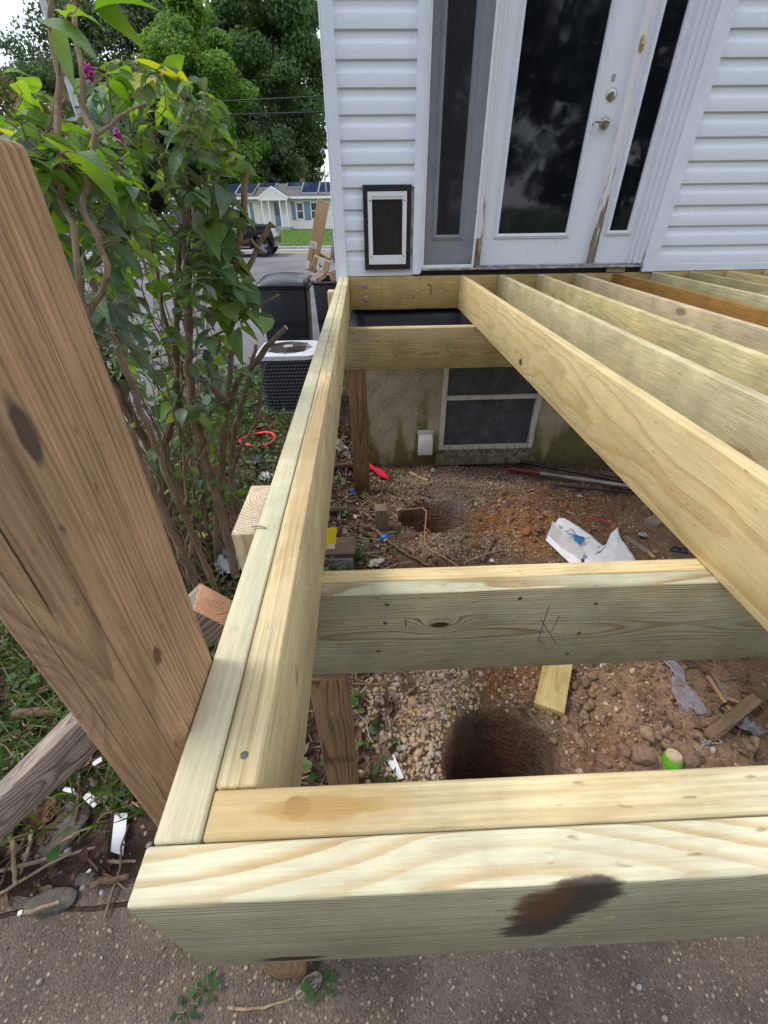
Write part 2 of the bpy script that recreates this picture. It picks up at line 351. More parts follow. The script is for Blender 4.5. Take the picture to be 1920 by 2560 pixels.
M_CONC = b.out(col, 0.88, b.bump(b.add(b.rng(vo.outputs[0], 0.0, 0.6, 1.0, 0.0), n2), 0.004), 0, 0.25)
mb = MB(); zt = -1.196; e = []
def edge(xv): return 0.252+0.008*math.sin(xv*7)+0.006*math.sin(xv*23+1)
xs = np.linspace(-3.5, 5, 120); 
for i in range(len(xs)-1):
    a, d = xs[i], xs[i+1]; mb.add([(a, -6, zt), (d, -6, zt), (d, edge(d), zt), (a, edge(a), zt), (d, edge(d), zt-0.1), (a, edge(a), zt-0.1)], [(0, 1, 2, 3), (3, 2, 4, 5)])
tag(mb.build('concrete_slab', M_CONC, bevel=0), kind='structure')
mb = MB(); rr = random.Random(4); xs = np.linspace(-2.2, -0.30, 40)
for i in range(len(xs)-1):
    a, d = xs[i], xs[i+1]; ea = 0.31+0.03*math.sin(a*9)+0.02*math.sin(a*27)-0.05*sstep(-0.75, -0.35, a)*0; ed = 0.31+0.03*math.sin(d*9)+0.02*math.sin(d*27)
    z1 = -1.19; mb.add([(a, edge(a)+0.012, z1), (d, edge(d)+0.012, z1), (d, ed, z1-0.004), (a, ea, z1-0.004), (d, ed+.01, z1-0.08), (a, ea+.01, z1-0.08), (a, edge(a)+0.012, z1-.08), (d, edge(d)+0.012, z1-.08)], [(0, 1, 2, 3), (3, 2, 4, 5), (6, 7, 1, 0)])
tag(mb.build('concrete_edge', M_CONC), kind='structure')
# driveway, road, lawn
def sheet(name, xs, ys, mask, dz, mat):
    V, F = grid_mesh(name, xs, ys, lambda X, Y: gh(X, Y, False)+dz)
    cen = V[F].mean(1); F = F[mask(cen[:, 0], cen[:, 1])]; o = link(name, fast_mesh(name, V, F, True), None, mat); return tag(o, kind='structure')
b = NB('worn asphalt'); p = b.pos(); vo = b.n('TexVoronoi', Vector=p, Scale=60.0); n1 = b.noise(p, 0.8, 5); n2 = b.noise(p, 40.0, 3)
base = b.mix(b.rng(n1, 0.35, 0.65), (0.12, 0.11, 0.115), (0.17, 0.16, 0.165)); col = b.mix(b.mul(b.rng(vo.outputs[0], 0.1, 0.4, 1.0, 0.0), 0.5), base, b.mix(b.sep(vo.outputs[1])[0], (0.06, 0.055, 0.05), (0.30, 0.27, 0.25)))
M_ASPH = b.out(col, 0.9, b.bump(b.add(vo.outputs[0], n2), 0.004), 0, 0.2)
dxs = np.arange(-30, 8.2, 0.2); dys = np.arange(0.8, 19.2, 0.2)
sheet('driveway', dxs, dys, lambda X, Y: drive_mask(X, Y) & (Y < 19.01), 0.0, M_ASPH)
rxs = np.arange(-90, 91, 3.0)
b = NB('road asphalt'); p = b.pos(); n1 = b.noise(p, 0.5, 6, 0.65); n2 = b.noise(p, 30.0, 3)
M_ROAD = b.out(b.mix(b.rng(b.add(b.mul(n1, 0.7), b.mul(n2, 0.3)), 0.35, 0.65), (0.135, 0.13, 0.14), (0.20, 0.19, 0.20)), 0.85, b.bump(n2, 0.004), 0, 0.25)
sheet('road', rxs, np.arange(19, 25.1, 0.5), lambda X, Y: X < 1e9, 0.004, M_ROAD)
sheet('yellow_line', rxs, np.array([22.55, 22.75]), lambda X, Y: X < 1e9, 0.010, plain('yellow road paint', (0.65, 0.42, 0.10), 0.7, 0.2, 3))
sheet('edge_line', rxs, np.array([24.2, 24.4]), lambda X, Y: X < 1e9, 0.010, plain('white road paint', (0.72, 0.70, 0.68), 0.7, 0.12, 3))
mb = MB(); 
for i in range(len(rxs)-1):
    a, d = rxs[i], rxs[i+1]; z0 = float(gh(a, 25, False)); mb.box((a, 25.0, z0-0.2), (d-0.01, 25.18, z0+0.10))
tag(mb.build('kerb', plain('kerb concrete', (0.45, 0.43, 0.41), 0.85, 0.15, 8), bevel=0.02), kind='structure')
b = NB('lawn'); p = b.pos(); n1 = b.noise(p, 0.6, 5, 0.6); n2 = b.noise(p, 25.0, 4, 0.7)
M_LAWN = b.out(b.mix(b.rng(b.add(b.mul(n1, 0.5), b.mul(n2, 0.5)), 0.38, 0.62), (0.05, 0.105, 0.016), (0.11, 0.175, 0.035)), 0.9, b.bump(n2, 0.06), 0, 0.15)
sheet('lawn', np.arange(-60, 61, 1.0), np.arange(25.18, 75, 1.0), lambda X, Y: X < 1e9, 0.09, M_LAWN)
# ================================================================== THE HOUSE
WY = 3.545                                               # face of the siding
house = empty('house', (0, 3.62, -1.7), 'white vinyl-sided house with glazed back door above the deck', 'house')
b = NB('white vinyl'); p = b.pos(); n1 = b.noise(p, 3.0, 5); n2 = b.noise(p, 45.0, 2)
spk = b.rng(b.noise(p, 110.0, 1), 0.74, 0.78); px_, py_, pz_ = b.sep(p)
lowm = b.mul(b.mul(spk, b.rng(pz_, 0.1, 0.9, 1.0, 0.0)), b.rng(n1, 0.5, 0.6))
col = b.mix(b.rng(n1, 0.35, 0.7, 0.0, 0.25), (0.74, 0.775, 0.84), (0.66, 0.68, 0.72)); col = b.mix(b.mul(lowm, 0.8), col, (0.14, 0.11, 0.08))
M_VIN = b.out(col, 0.42, b.bump(b.noise(b.vec(b.mul(px_, 8.0), b.mul(py_, 8.0), b.mul(pz_, 160.0)), 1.0, 3), 0.0006), 0, 0.4)
def peel(name, base, wear, lo, hi, worn=(0.20, 0.16, 0.12), zlo=0.0, zhi=1.0):
    b = NB(name); x, y, z = b.sep(b.pos()); n = b.noise(b.vec(b.mul(x, 38.0), b.mul(y, 38.0), b.mul(z, 4.5)), 1.0, 5, 0.65); n2 = b.noise(b.vec(b.mul(x, 150.0), y, b.mul(z, 9.0)), 1.0, 3)
    th = b.rng(z, zlo, zhi, lo, hi); m = b.rng(b.sub(n, th), 0.0, 0.03); stain = b.rng(b.sub(n, th), -0.14, 0.0, 0.0, 0.35)
    wc = b.mix(n2, (worn[0]*0.5, worn[1]*0.5, worn[2]*0.5), (worn[0]*1.7, worn[1]*1.7, worn[2]*1.7)); col = b.mix(stain, base, (0.52, 0.47, 0.40)); col = b.mix(b.mul(m, wear), col, wc)
    return b.out(col, b.rng(m, 0, 1, 0.42, 0.85), b.bump(b.mul(m, -1.0), 0.0012), 0, 0.4)
M_PAINT = peel('door paint', (0.73, 0.76, 0.815), 0.8, 0.70, 0.95); M_PEEL = peel('peeling paint', (0.72, 0.72, 0.72), 1.0, 0.40, 0.78, zlo=0.05, zhi=1.15)
M_JAMB = peel('jamb paint', (0.72, 0.75, 0.81), 1.0, 0.56, 0.9, zlo=0.0, zhi=0.9); M_ALU = plain('white aluminium', (0.74, 0.75, 0.77), 0.4, 0.06, 30); M_TRIM = plain('white trim', (0.735, 0.77, 0.84), 0.45, 0.05, 8)
b = NB('dark glass'); p = b.pos(); n = b.noise(p, 7.0, 5, 0.7); sm = b.rng(n, 0.52, 0.75, 0.0, 0.05)
M_GLASS = b.out(b.mix(sm, (0.006, 0.007, 0.010), (0.25, 0.26, 0.28)), b.rng(n, 0.3, 0.8, 0.02, 0.09), b.bump(b.noise(p, 2.5, 2), 0.002), 0, 0.5)
b = NB('dusty glass with painted reflections'); p = b.pos(); n = b.noise(p, 9.0, 6, 0.7); M_DUST_REFL = b.out(b.mix(b.rng(n, 0.42, 0.75, 0.0, 0.30), (0.060, 0.066, 0.078), (0.24, 0.25, 0.26)), b.rng(n, 0.3, 0.7, 0.08, 0.3), None, 0, 0.5)  # pale noise is dust plus reflection streaks put into the colour
# siding boards, one by one
PROF = [(0.0, 0.0), (-0.013, 0.0), (-0.0145, 0.003), (-0.0145, 0.060), (-0.012, 0.068), (-0.005, 0.080), (-0.003, 0.092), (-0.002, 0.125), (0.0, 0.125)]
def siding_mesh(x0, x1, axis='x', cut=0.0):
    mb = MB(); pr = [(d, max(z, cut)) for d, z in PROF]
    n = len(pr); vs = [(x0, d, z) for d, z in pr]+[(x1, d, z) for d, z in pr]
    if axis == 'y': vs = [(v[1], v[0], v[2]) for v in vs]
    mb.add(vs, [(i, i+1, n+i+1, n+i) for i in range(n-1)]); return mb
cache = {}
def siding_run(x0, x1, zs, axis='x', off=WY+0.0145):
    for z in zs:
        key = (x0, x1, axis)
        if key not in cache:
            o = siding_mesh(x0, x1, axis).build('siding_plank', M_VIN, None, True, angle=25); cache[key] = o.data
        else: o = bpy.data.objects.new('siding_plank', cache[key]); COL.objects.link(o)
        o.location = (0, off, z) if axis == 'x' else (off, 0, z); adopt(o, house)
ZS = [0.047+0.122*k for k in range(42)]
siding_run(0.040, 0.533, ZS); siding_run(2.380, 6.2, ZS); siding_run(0.533, 2.380, ZS[17:]); siding_run(3.66, 10.5, ZS, 'y', -0.018)
for x0, x1 in ((0.040, 0.533), (2.380, 6.2)):
    MB().box((x0, WY-0.002, 0.004), (x1, WY+0.02, 0.050)).build('siding_starter', M_VIN, house, bevel=0.002)
mb = MB(); mb.box((-0.028, WY-0.022, -0.03), (0.042, WY+0.03, 5.16)); mb.box((-0.040, WY-0.0205, -0.03), (-0.0285, 3.66, 5.16)); mb.build('corner_post', M_TRIM, house, bevel=0.004)
mb = MB(); mb.box((-0.012, 3.625, 0.0), (10, 10.5, 5.15)); mb.box((-0.012, 3.566, 0.0), (0.56, 3.625, 5.15)); mb.box((2.32, 3.566, 0.0), (10, 3.625, 5.15)); mb.box((0.56, 3.566, 2.15), (2.32, 3.625, 5.15)); mb.build('wall', plain('sheathing', (0.5, 0.5, 0.5)), house)
mb = MB(); mb.prism([(-0.3, 5.16), (10.5, 5.16), (10.5, 5.3), (-0.3, 5.3)], 3.3, 11.0); mb.build('roof', plain('grey shingles', (0.12, 0.12, 0.13), 0.9, 0.3, 30), house)
# stucco foundation with swirled trowel arcs
b = NB('swirled stucco'); x, y, z = b.sep(b.pos()); A = 0.30; RH = 0.125
wob = b.noise(b.pos(), 4.0, 2, out=1); wx, wy, wz = b.sep(wob)
u = b.mul(b.add(b.add(x, b.mul(y, 1.0)), b.mul(b.sub(wx, 0.5), 0.05)), 1/A); v = b.mul(b.add(z, b.mul(b.sub(wy, 0.5), 0.05)), 1/RH)
def scale(k):
    row = b.add(b.ma('FLOOR', v), float(-k)); off = b.mul(b.ma('MODULO', b.ma('ABSOLUTE', row), 2.0), 0.5)
    cx = b.add(b.ma('ROUND', b.sub(u, off)), off); dx = b.mul(b.sub(u, cx), A); dz = b.mul(b.sub(v, row), RH)
    return b.ma('SQRT', b.add(b.mul(dx, dx), b.mul(dz, dz)))
d0, d1 = scale(0), scale(1); d2 = scale(2)
in0 = b.ma('LESS_THAN', d0, A*0.52); in1 = b.ma('LESS_THAN', d1, A*0.56)
d = b.add(b.mul(in0, d0), b.mul(b.sub(1.0, in0), b.add(b.mul(in1, d1), b.mul(b.sub(1.0, in1), d2))))
nn = b.noise(b.pos(), 30.0, 4); arcs = b.ma('SINE', b.add(b.mul(d, 330.0), b.mul(nn, 3.0)))
arcs = b.mul(b.rng(arcs, -0.3, 0.9), b.rng(b.noise(b.pos(), 7.0, 3), 0.35, 0.6, 0.45, 1.0)); lipe = b.rng(d, A*0.44, A*0.52)
n1 = b.noise(b.pos(), 2.2, 5, 0.6); n3 = b.noise(b.pos(), 5.0, 5, 0.65)
base = b.mix(b.rng(n1, 0.35, 0.65), (0.44, 0.365, 0.245), (0.56, 0.475, 0.335)); base = b.mix(b.mul(arcs, 0.62), base, (0.15, 0.12, 0.085))
ah = b.add(-1.72, b.mul(b.rng(b.noise(b.vec(b.add(b.mul(x, 3.4), 1.3), 0.0, 0.0), 1.0, 2.0), 0.40, 0.64), 0.85)); alg = b.mul(b.rng(b.add(b.sub(ah, z), b.mul(b.sub(n3, 0.5), 0.5)), -0.10, 0.12), 0.85); base = b.mix(alg, base, b.mix(arcs, (0.17, 0.165, 0.03), (0.085, 0.08, 0.02)))
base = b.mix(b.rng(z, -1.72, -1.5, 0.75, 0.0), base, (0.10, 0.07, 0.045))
M_STUC = b.out(base, 0.85, b.bump(b.add(b.add(b.mul(arcs, 0.8), b.mul(nn, 0.4)), lipe), 0.008), 0, 0.25)
FY = 3.585; WX0, WX1, WZ0, WZ1 = 0.835, 1.755, -1.50, -0.55
mb = MB(); mb.box((0.0, FY, -2.4), (WX0, FY+0.2, -0.03)); mb.box((WX1, FY, -2.4), (7.0, FY+0.2, -0.03)); mb.box((WX0, FY, -2.4), (WX1, FY+0.2, WZ0)); mb.box((WX0, FY, WZ1), (WX1, FY+0.2, -0.03)); mb.box((0.0, FY+0.2, -2.4), (0.2, 10.5, -0.03))
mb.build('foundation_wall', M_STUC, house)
bw = MB().box((WX0, FY-0.001, WZ0), (WX0+0.045, FY+0.07, WZ1)).box((WX1-0.05, FY-0.001, WZ0), (WX1, FY+0.07, WZ1)).box((WX0+0.045, FY+0.001, WZ1-0.04), (WX1-0.05, FY+0.07, WZ1)).box((WX0+0.045, FY+0.001, WZ0), (WX1-0.05, FY+0.07, WZ0+0.035)).build('basement_window', peel('old window paint', (0.60, 0.59, 0.53), 0.9, 0.55, 0.6, (0.30, 0.24, 0.16), -1.5, -0.5), house, bevel=0.003)
zm = on_y(1120, 996, FY)[2]
MB().box((WX0+0.045, FY+0.004, zm-0.022), (WX1-0.05, FY+0.05, zm+0.018)).build('meeting_rail', bw.data.materials[0], bw, bevel=0.003)
MB().box((WX0+0.044, FY+0.022, zm), (WX1-0.049, FY+0.028, WZ1-0.03)).build('pane', M_DUST_REFL, bw); MB().box((WX0+0.044, FY+0.034, WZ0+0.03), (WX1-0.049, FY+0.040, zm)).build('pane', M_DUST_REFL, bw)
b = NB('mossy sill'); n = b.noise(b.pos(), 14.0, 6, 0.7); n2 = b.noise(b.pos(), 45.0, 4); x, y, z = b.sep(b.pos())
colr = b.mix(b.rng(n, 0.4, 0.6), (0.11, 0.11, 0.05), (0.24, 0.22, 0.14)); colr = b.mix(b.mul(b.rng(n2, 0.45, 0.6), b.rng(z, -1.56, -1.52)), colr, (0.05, 0.035, 0.035))
mb = MB(); mb.prism([(0, 0), (0.085, 0), (0.085, 0.10), (0, 0.135)], WX0-0.03, WX1+0.04, Matrix(((0, 1, 0, 0), (-1, 0, 0, FY+0.02), (0, 0, 1, WZ0-0.135), (0, 0, 0, 1))))
mb.build('sill', b.out(colr, 0.95, b.bump(b.add(n, n2), 0.012), 0, 0.2), bw, bevel=0.006)
# dryer vent
vh = MB().box((0.624, FY-0.030, -1.32), (0.772, FY+0.01, -1.282)).box((0.634, FY-0.02, -1.45), (0.762, FY, -1.321)).build('vent_hood', plain('vent plastic', (0.55, 0.52, 0.45), 0.5, 0.12, 12), house, bevel=0.004)
mb = MB(); pr = [(0.0, 0.0), (0.03, 0.0), (0.075, -0.03), (0.088, -0.09), (0.082, -0.185), (0.07, -0.20), (0.0, -0.20)]
mb.prism(pr, 0.632, 0.764, Matrix(((0, 1, 0, 0), (-1, 0, 0, FY-0.004), (0, 0, 1, -1.318), (0, 0, 0, 1)))); mb.build('vent_flap', plain('white vent', (0.70, 0.68, 0.66), 0.5, 0.08, 15), vh, True, bevel=0.008, seg=2)
# trims round the door unit
mb = MB(); mb.box((0.532, WY-0.022, 0.012), (0.588, WY+0.02, 2.14)); mb.box((0.5875, WY-0.030, 0.020), (0.597, WY+0.022, 2.14)); mb.build('casing', M_TRIM, house, bevel=0.003)
mb = MB(); mb.box((2.285, WY-0.024, 0.003), (2.382, WY+0.02, 2.14)); mb.build('casing', M_TRIM, house, bevel=0.004)
mb = MB(); mb.box((0.532, WY-0.02, 2.141), (2.382, WY+0.02, 2.24)); mb.build('casing', M_TRIM, house, bevel=0.004)
DY = 3.590
for xa, xb, ya in ((2.190, 2.218, DY-0.022), (2.2185, 2.250, DY-0.038), (2.2505, 2.2845, DY-0.052)):
    MB().box((xa, ya, 0.058), (xb, DY+0.03, 2.14)).build('jamb', M_JAMB, house, bevel=0.003)
MB().box((0.992, DY-0.045, 0.062), (1.022, DY+0.03, 2.14)).build('jamb', M_JAMB, house, bevel=0.003); MB().box((1.0225, DY-0.028, 0.062), (1.046, DY+0.03, 2.14)).build('jamb', M_PEEL, house, bevel=0.003)
mb = MB(); mb.box((1.868, DY-0.030, 0.060), (1.902, DY+0.03, 2.14)); mb.box((1.9025, DY-0.016, 0.060), (1.926, DY+0.03, 2.14)); mb.build('mullion', M_PEEL, house, bevel=0.003)
plank('jamb_patch', (1.008, DY-0.052, 0.062), (1.008, DY-0.052, 0.235), 0.012, 0.052, house, bevel=0.001, **BRN, pith=(-0.04, 0.01), ring=0.004, stains=((1.008, 3.54, 0.15, 0.02, 0.03, 0.08, (0.07, 0.05, 0.035), 0.8),))
b = NB('threshold metal'); n = b.noise(b.pos(), 20.0, 5); M_THR = b.out(b.mix(b.rng(n, 0.4, 0.6), (0.26, 0.25, 0.25), (0.45, 0.44, 0.44)), 0.45, None, 0.6, 0.5)
mb = MB(); mb.box((0.598, DY-0.075, 0.036), (2.284, DY+0.03, 0.050)); mb.box((0.993, DY-0.035, 0.0505), (2.284, DY+0.03, 0.061)); mb.build('threshold', M_THR, house, bevel=0.003)
MB().box((0.55, DY-0.04, 0.002), (2.32, DY+0.03, 0.0355)).build('gap_strip', plain('black flashing', (0.012, 0.012, 0.014), 0.6), house)  # black strip stands for the dark gap between sill and ledger
MB().box((2.02, DY-0.06, 0.004), (2.16, DY-0.041, 0.034)).build('shim', plain('shim wood', (0.30, 0.24, 0.15), 0.8, 0.2, 30), house)
def leaf_panel(name, x0, x1, z0, z1, gx0, gx1, gz0, gz1, mat, yf):
    mb = MB(); mb.box((x0, yf, z0), (gx0, yf+0.04, z1)); mb.box((gx1, yf, z0), (x1, yf+0.04, z1)); mb.box((gx0, yf+0.0005, z0), (gx1, yf+0.04, gz0)); mb.box((gx0, yf+0.0005, gz1), (gx1, yf+0.04, z1))
    o = mb.build(name, mat, house); m2 = MB(); wd = 0.028
    def strip(a, c, e, f_, dy): m2.box((a, yf-dy, c), (e, yf+0.02, f_))
    for k, (i, dy) in enumerate(((0.0, 0.009), (0.010, 0.014), (0.020, 0.007))):
        a0, a1, c0, c1 = gx0-wd+i, gx1+wd-i, gz0-wd+i, gz1+wd-i; ww = 0.0098
        strip(a0, c0, a0+ww, c1, dy); strip(a1-ww, c0, a1, c1, dy); strip(a0+ww, c0, a1-ww, c0+ww, dy-0.0002); strip(a0+ww, c1-ww, a1-ww, c1, dy-0.0002)
    m2.build('glass_frame', M_TRIM, o, bevel=0.002)
    MB().box((gx0-0.002, yf+0.010, gz0-0.002), (gx1+0.002, yf+0.016, gz1+0.002)).build('pane', M_GLASS, o)
    return o
sl1 = leaf_panel('sidelight', 0.600, 0.991, 0.061, 2.14, 0.705, 0.878, 0.255, 1.95, M_PAINT, DY); 
dr = leaf_panel('door', 1.0465, 1.8675, 0.0615, 2.13, 1.162, 1.670, 0.256, 1.95, M_PAINT, DY)
sl2 = leaf_panel('sidelight', 1.9265, 2.1895, 0.0615, 2.14, 1.988, 2.128, 0.266, 1.95, M_PAINT, DY)
# insect screen over the left sidelight
mb = MB(); fy = WY-0.022
mb.box((0.598, fy, 0.050), (0.614, fy+0.012, 2.10)); mb.box((0.975, fy, 0.050), (0.991, fy+0.012, 2.10)); mb.box((0.614, fy+.0004, 0.050), (0.975, fy+0.012, 0.072)); mb.box((0.614, fy+.0004, 2.08), (0.975, fy+0.012, 2.10))
scr = mb.build('screen_frame', M_ALU, house, bevel=0.003)
b = NB('insect mesh'); n = b.noise(b.pos(), 9.0, 4)
def _mixt(p_):
    t = b.n('BsdfTransparent', i0=(1, 1, 1, 1)); mx = b.n('MixShader'); b.put(mx.inputs[0], b.rng(n, 0.3, 0.7, 0.40, 0.50)); b.t.links.new(t.outputs[0], mx.inputs[1]); b.t.links.new(p_.outputs[0], mx.inputs[2]); return mx.outputs[0]
M_MESH = b.out((0.035, 0.035, 0.04), 0.7, None, 0, 0.3, _mixt)
MB().quad((0.613, fy+0.006, 0.071), (0.976, fy+0.006, 0.071), (0.976, fy+0.006, 2.09), (0.613, fy+0.006, 2.09)).build('insect_screen', M_MESH, scr)
for xx in (0.627, 0.962):
    MB().tube([(xx, fy-0.001, 0.375), (xx+0.016, fy-0.003, 0.395), (xx, fy-0.001, 0.415)], 0.0022, 5).build('pull_tab', plain('tab grey', (0.2, 0.2, 0.2)), scr)
# lockset
M_NI = plain('satin nickel', (0.42, 0.39, 0.34), 0.3, 0.08, 30, 1.0); M_BR = plain('old brass', (0.50, 0.38, 0.18), 0.4, 0.12, 30, 0.7)
ROT = Matrix.Rotation(math.radians(90), 4, 'X')
hz = on_y(1508, 308, DY-0.01); dz_ = on_y(1530, 236, DY-0.01); sq = on_y(1534, 194, DY-0.002); bz = on_y(1601, 111, DY-0.01)
def T(p): return Matrix.Translation(Vector(p)) @ ROT
M1 = T((hz[0]+0.012, DY, hz[2])); mb = MB().lathe([(0.0, 0.022), (0.018, 0.020), (0.030, 0.012), (0.034, 0.0)], 24, M1, False)
hp = Vector((hz[0]+0.012, DY-0.03, hz[2])); mb.tube([hp, hp+Vector((0, -0.022, 0)), hp+Vector((-0.012, -0.03, 0.004))], [0.012, 0.011, 0.010], 12); mb.tube([hp+Vector((0.004, -0.028, 0.0)), hp+Vector((-0.03, -0.032, 0.006)), hp+Vector((-0.06, -0.032, 0.0)), hp+Vector((-0.085, -0.030, 0.004)), hp+Vector((-0.098, -0.026, -0.008)), hp+Vector((-0.094, -0.022, -0.018))], [0.011, 0.010, 0.008, 0.007, 0.006, 0.004], 10)
mb.build('handle', M_NI, dr, True)
M1 = T((dz_[0], DY, dz_[2])); MB().lathe([(0.0, 0.016), (0.012, 0.016), (0.013, 0.012), (0.026, 0.010), (0.033, 0.004), (0.034, 0.0)], 24, M1, False).box((-0.0015, -0.008, 0.0162), (0.0015, 0.008, 0.0175), M1).build('deadbolt', M_NI, dr, True)
MB().box((sq[0]-0.012, DY-0.0025, sq[2]-0.016), (sq[0]+0.012, DY, sq[2]+0.016)).build('sticker', plain('grey sticker', (0.36, 0.34, 0.33), 0.5), dr, bevel=0.0005)
M1 = T((bz[0], DY-0.030, bz[2])); pl = [(0.016*math.copysign(abs(math.cos(t))**0.7, math.cos(t)), 0.036*math.sin(t)) for t in np.linspace(0, 2*math.pi, 28, endpoint=False)]
mb = MB(); mb.prism(pl, -0.012, 0.0, Matrix.Translation(Vector((bz[0], DY-0.030, bz[2])))); bell = mb.build('doorbell', M_BR, house, True, bevel=0.004); MB().lathe([(0.0, 0.016), (0.007, 0.016), (0.0085, 0.014), (0.0085, 0.0)], 20, M1, False).build('button', plain('bell button', (0.62, 0.52, 0.32), 0.35), bell, True)
# pet door in the siding
pa = on_y(906, 462, WY-0.03); pb = on_y(1025, 673, WY-0.03); X0, X1, Z0, Z1 = pa[0], pb[0], pb[2], pa[2]; py0 = WY-0.030
mb = MB(); t = 0.028
mb.box((X0, py0, Z0), (X0+t, WY+0.02, Z1)); mb.box((X1-t, py0, Z0), (X1, WY+0.02, Z1)); mb.box((X0+t, py0+.0003, Z0), (X1-t, WY+0.02, Z0+t)); mb.box((X0+t, py0+.0003, Z1-t*1.2), (X1-t, WY+0.02, Z1))
pd = mb.build('pet_door', plain('black board', (0.018, 0.013, 0.014), 0.6, 0.3, 30), house, bevel=0.002)
a0, a1, c0, c1 = X0+t+0.004, X1-t-0.004, Z0+t+0.006, Z1-t*1.2-0.004; q = 0.029
mb = MB(); yy = py0-0.006
mb.box((a0, yy, c0), (a0+q, WY+0.01, c1)); mb.box((a1-q, yy, c0), (a1, WY+0.01, c1)); mb.box((a0+q, yy+0.001, c0), (a1-q, WY+0.01, c0+0.028)); mb.box((a0+q, yy+0.004, c0+0.0285), (a1-q, WY+0.01, c0+0.058)); mb.box((a0+q, yy+0.001, c1-q), (a1-q, WY+0.01, c1)); mb.box((a0+q, yy+0.004, c1-q-0.014), (a1-q, WY+0.01, c1-q-.0005))
mb.build('frame', peel('pet door white', (0.73, 0.73, 0.75), 0.8, 0.70, 0.74, (0.10, 0.06, 0.04)), pd, bevel=0.002)
b = NB('vinyl flap'); n = b.noise(b.pos(), 14.0, 5, 0.7); MB().box((a0+q-.002, yy+0.014, c0+0.03), (a1-q+.002, yy+0.020, c1-q)).build('flap', b.out(b.mix(b.rng(n, 0.6, 0.8, 0, 0.5), (0.018, 0.013, 0.014), (0.06, 0.05, 0.05)), 0.35, b.bump(n, 0.003), 0, 0.4), pd)
for sx in (a0+0.016, a1-0.016):
    for sz in (c0+0.05, c1-0.05): MB().lathe([(0.0, 0.002), (0.005, 0.001), (0.005, 0.0)], 8, T((sx, yy, sz)), False).build('screw', plain('screw', (0.05, 0.05, 0.05)), pd)
# ================================================================== THE DECK FRAME
deck = empty('deck_frame', (0, 0, -1.2), 'new treated-lumber deck frame bolted to the house', 'deck frame')
L = 3.537; H = 0.227; TH = 0.0375; HB = 0.271; XE = 5.0
def front(px, py): p = on_y(px, py, 0.0); return tuple(p)
st = front(1330, 2275); st2 = front(1430, 2262); k1 = front(725, 2397)
plank('header_board', (0, TH/2, -H/2), (XE, TH/2, -H/2), TH, H, deck, early=(0.63, 0.58, 0.39), late=(0.48, 0.32, 0.14), pith=(0.20, -0.26), tilt=0.002, ring=0.0062, wobble=0.012, green=0.3, greencol=(0.44, 0.44, 0.32), strength=0.8, streak=0.16, side=((0.36, 0.345, 0.225), 0.75),  # darker olive side colour: shade of the front face painted in
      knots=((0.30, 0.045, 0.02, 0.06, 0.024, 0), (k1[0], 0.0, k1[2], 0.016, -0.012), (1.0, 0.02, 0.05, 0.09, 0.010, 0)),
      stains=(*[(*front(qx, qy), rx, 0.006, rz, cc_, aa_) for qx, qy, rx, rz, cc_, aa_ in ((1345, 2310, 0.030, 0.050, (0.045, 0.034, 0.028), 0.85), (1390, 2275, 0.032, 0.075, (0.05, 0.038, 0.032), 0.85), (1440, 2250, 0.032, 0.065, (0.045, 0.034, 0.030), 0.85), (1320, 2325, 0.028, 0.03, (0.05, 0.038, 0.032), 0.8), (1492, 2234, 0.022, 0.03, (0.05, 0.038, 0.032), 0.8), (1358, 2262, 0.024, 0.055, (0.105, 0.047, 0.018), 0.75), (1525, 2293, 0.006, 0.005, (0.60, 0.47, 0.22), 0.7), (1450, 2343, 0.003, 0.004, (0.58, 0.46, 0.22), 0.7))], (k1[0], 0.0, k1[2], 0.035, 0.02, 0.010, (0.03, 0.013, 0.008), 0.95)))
plank('header_board', (0.0425, TH*1.5+0.001, -H/2-0.001), (XE, TH*1.5+0.001, -H/2-0.001), TH, H, deck, early=(0.60, 0.49, 0.27), late=(0.47, 0.32, 0.13), pith=(0.16, 0.25), tilt=0.01, ring=0.016, wobble=0.03, green=0.5, greencol=(0.50, 0.47, 0.32), strength=0.5, crack=0.7,
      stains=((0.115, 0.06, 0.0, 0.011, 0.009, 0.02, (0.03, 0.012, 0.006), 1.0), (0.135, 0.058, 0.0, 0.05, 0.010, 0.03, (0.34, 0.17, 0.05), 0.75), (0.05, 0.06, 0.0, 0.18, 0.03, 0.05, (0.46, 0.29, 0.09), 0.55)))
xl = 0.004; wd = -0.0254
def rimx(yv, k): return xl+TH*k+wd*yv/L
plank('rim_joist', (rimx(TH, .5), TH+0.001, -H/2), (rimx(L, .5), L+0.034, -H/2), TH, H, deck, early=(0.60, 0.53, 0.34), late=(0.50, 0.41, 0.23), pith=(0.03, 0.35), ring=0.02, wobble=0.03, green=0.8, greencol=(0.49, 0.49, 0.32), strength=0.45, streak=0.14)
plank('rim_joist', (rimx(2*TH, 1.5)+0.001, 2*TH+0.002, -H/2), (rimx(L, 1.5)+0.001, L-0.001, -H/2), TH-0.001, H, deck, early=(0.64, 0.50, 0.26), late=(0.46, 0.33, 0.16), pith=(-0.20, 0.05), ring=0.010, wobble=0.014, green=0.4, greencol=(0.42, 0.42, 0.30), strength=0.6, crack=0.8,
      stains=((0.06, 0.75, 0.0, 0.45, 0.02, 0.006, (0.42, 0.27, 0.11), 0.5), (0.06, 0.25, -0.1, 0.02, 0.02, 0.03, (0.05, 0.03, 0.02), 0.7)))
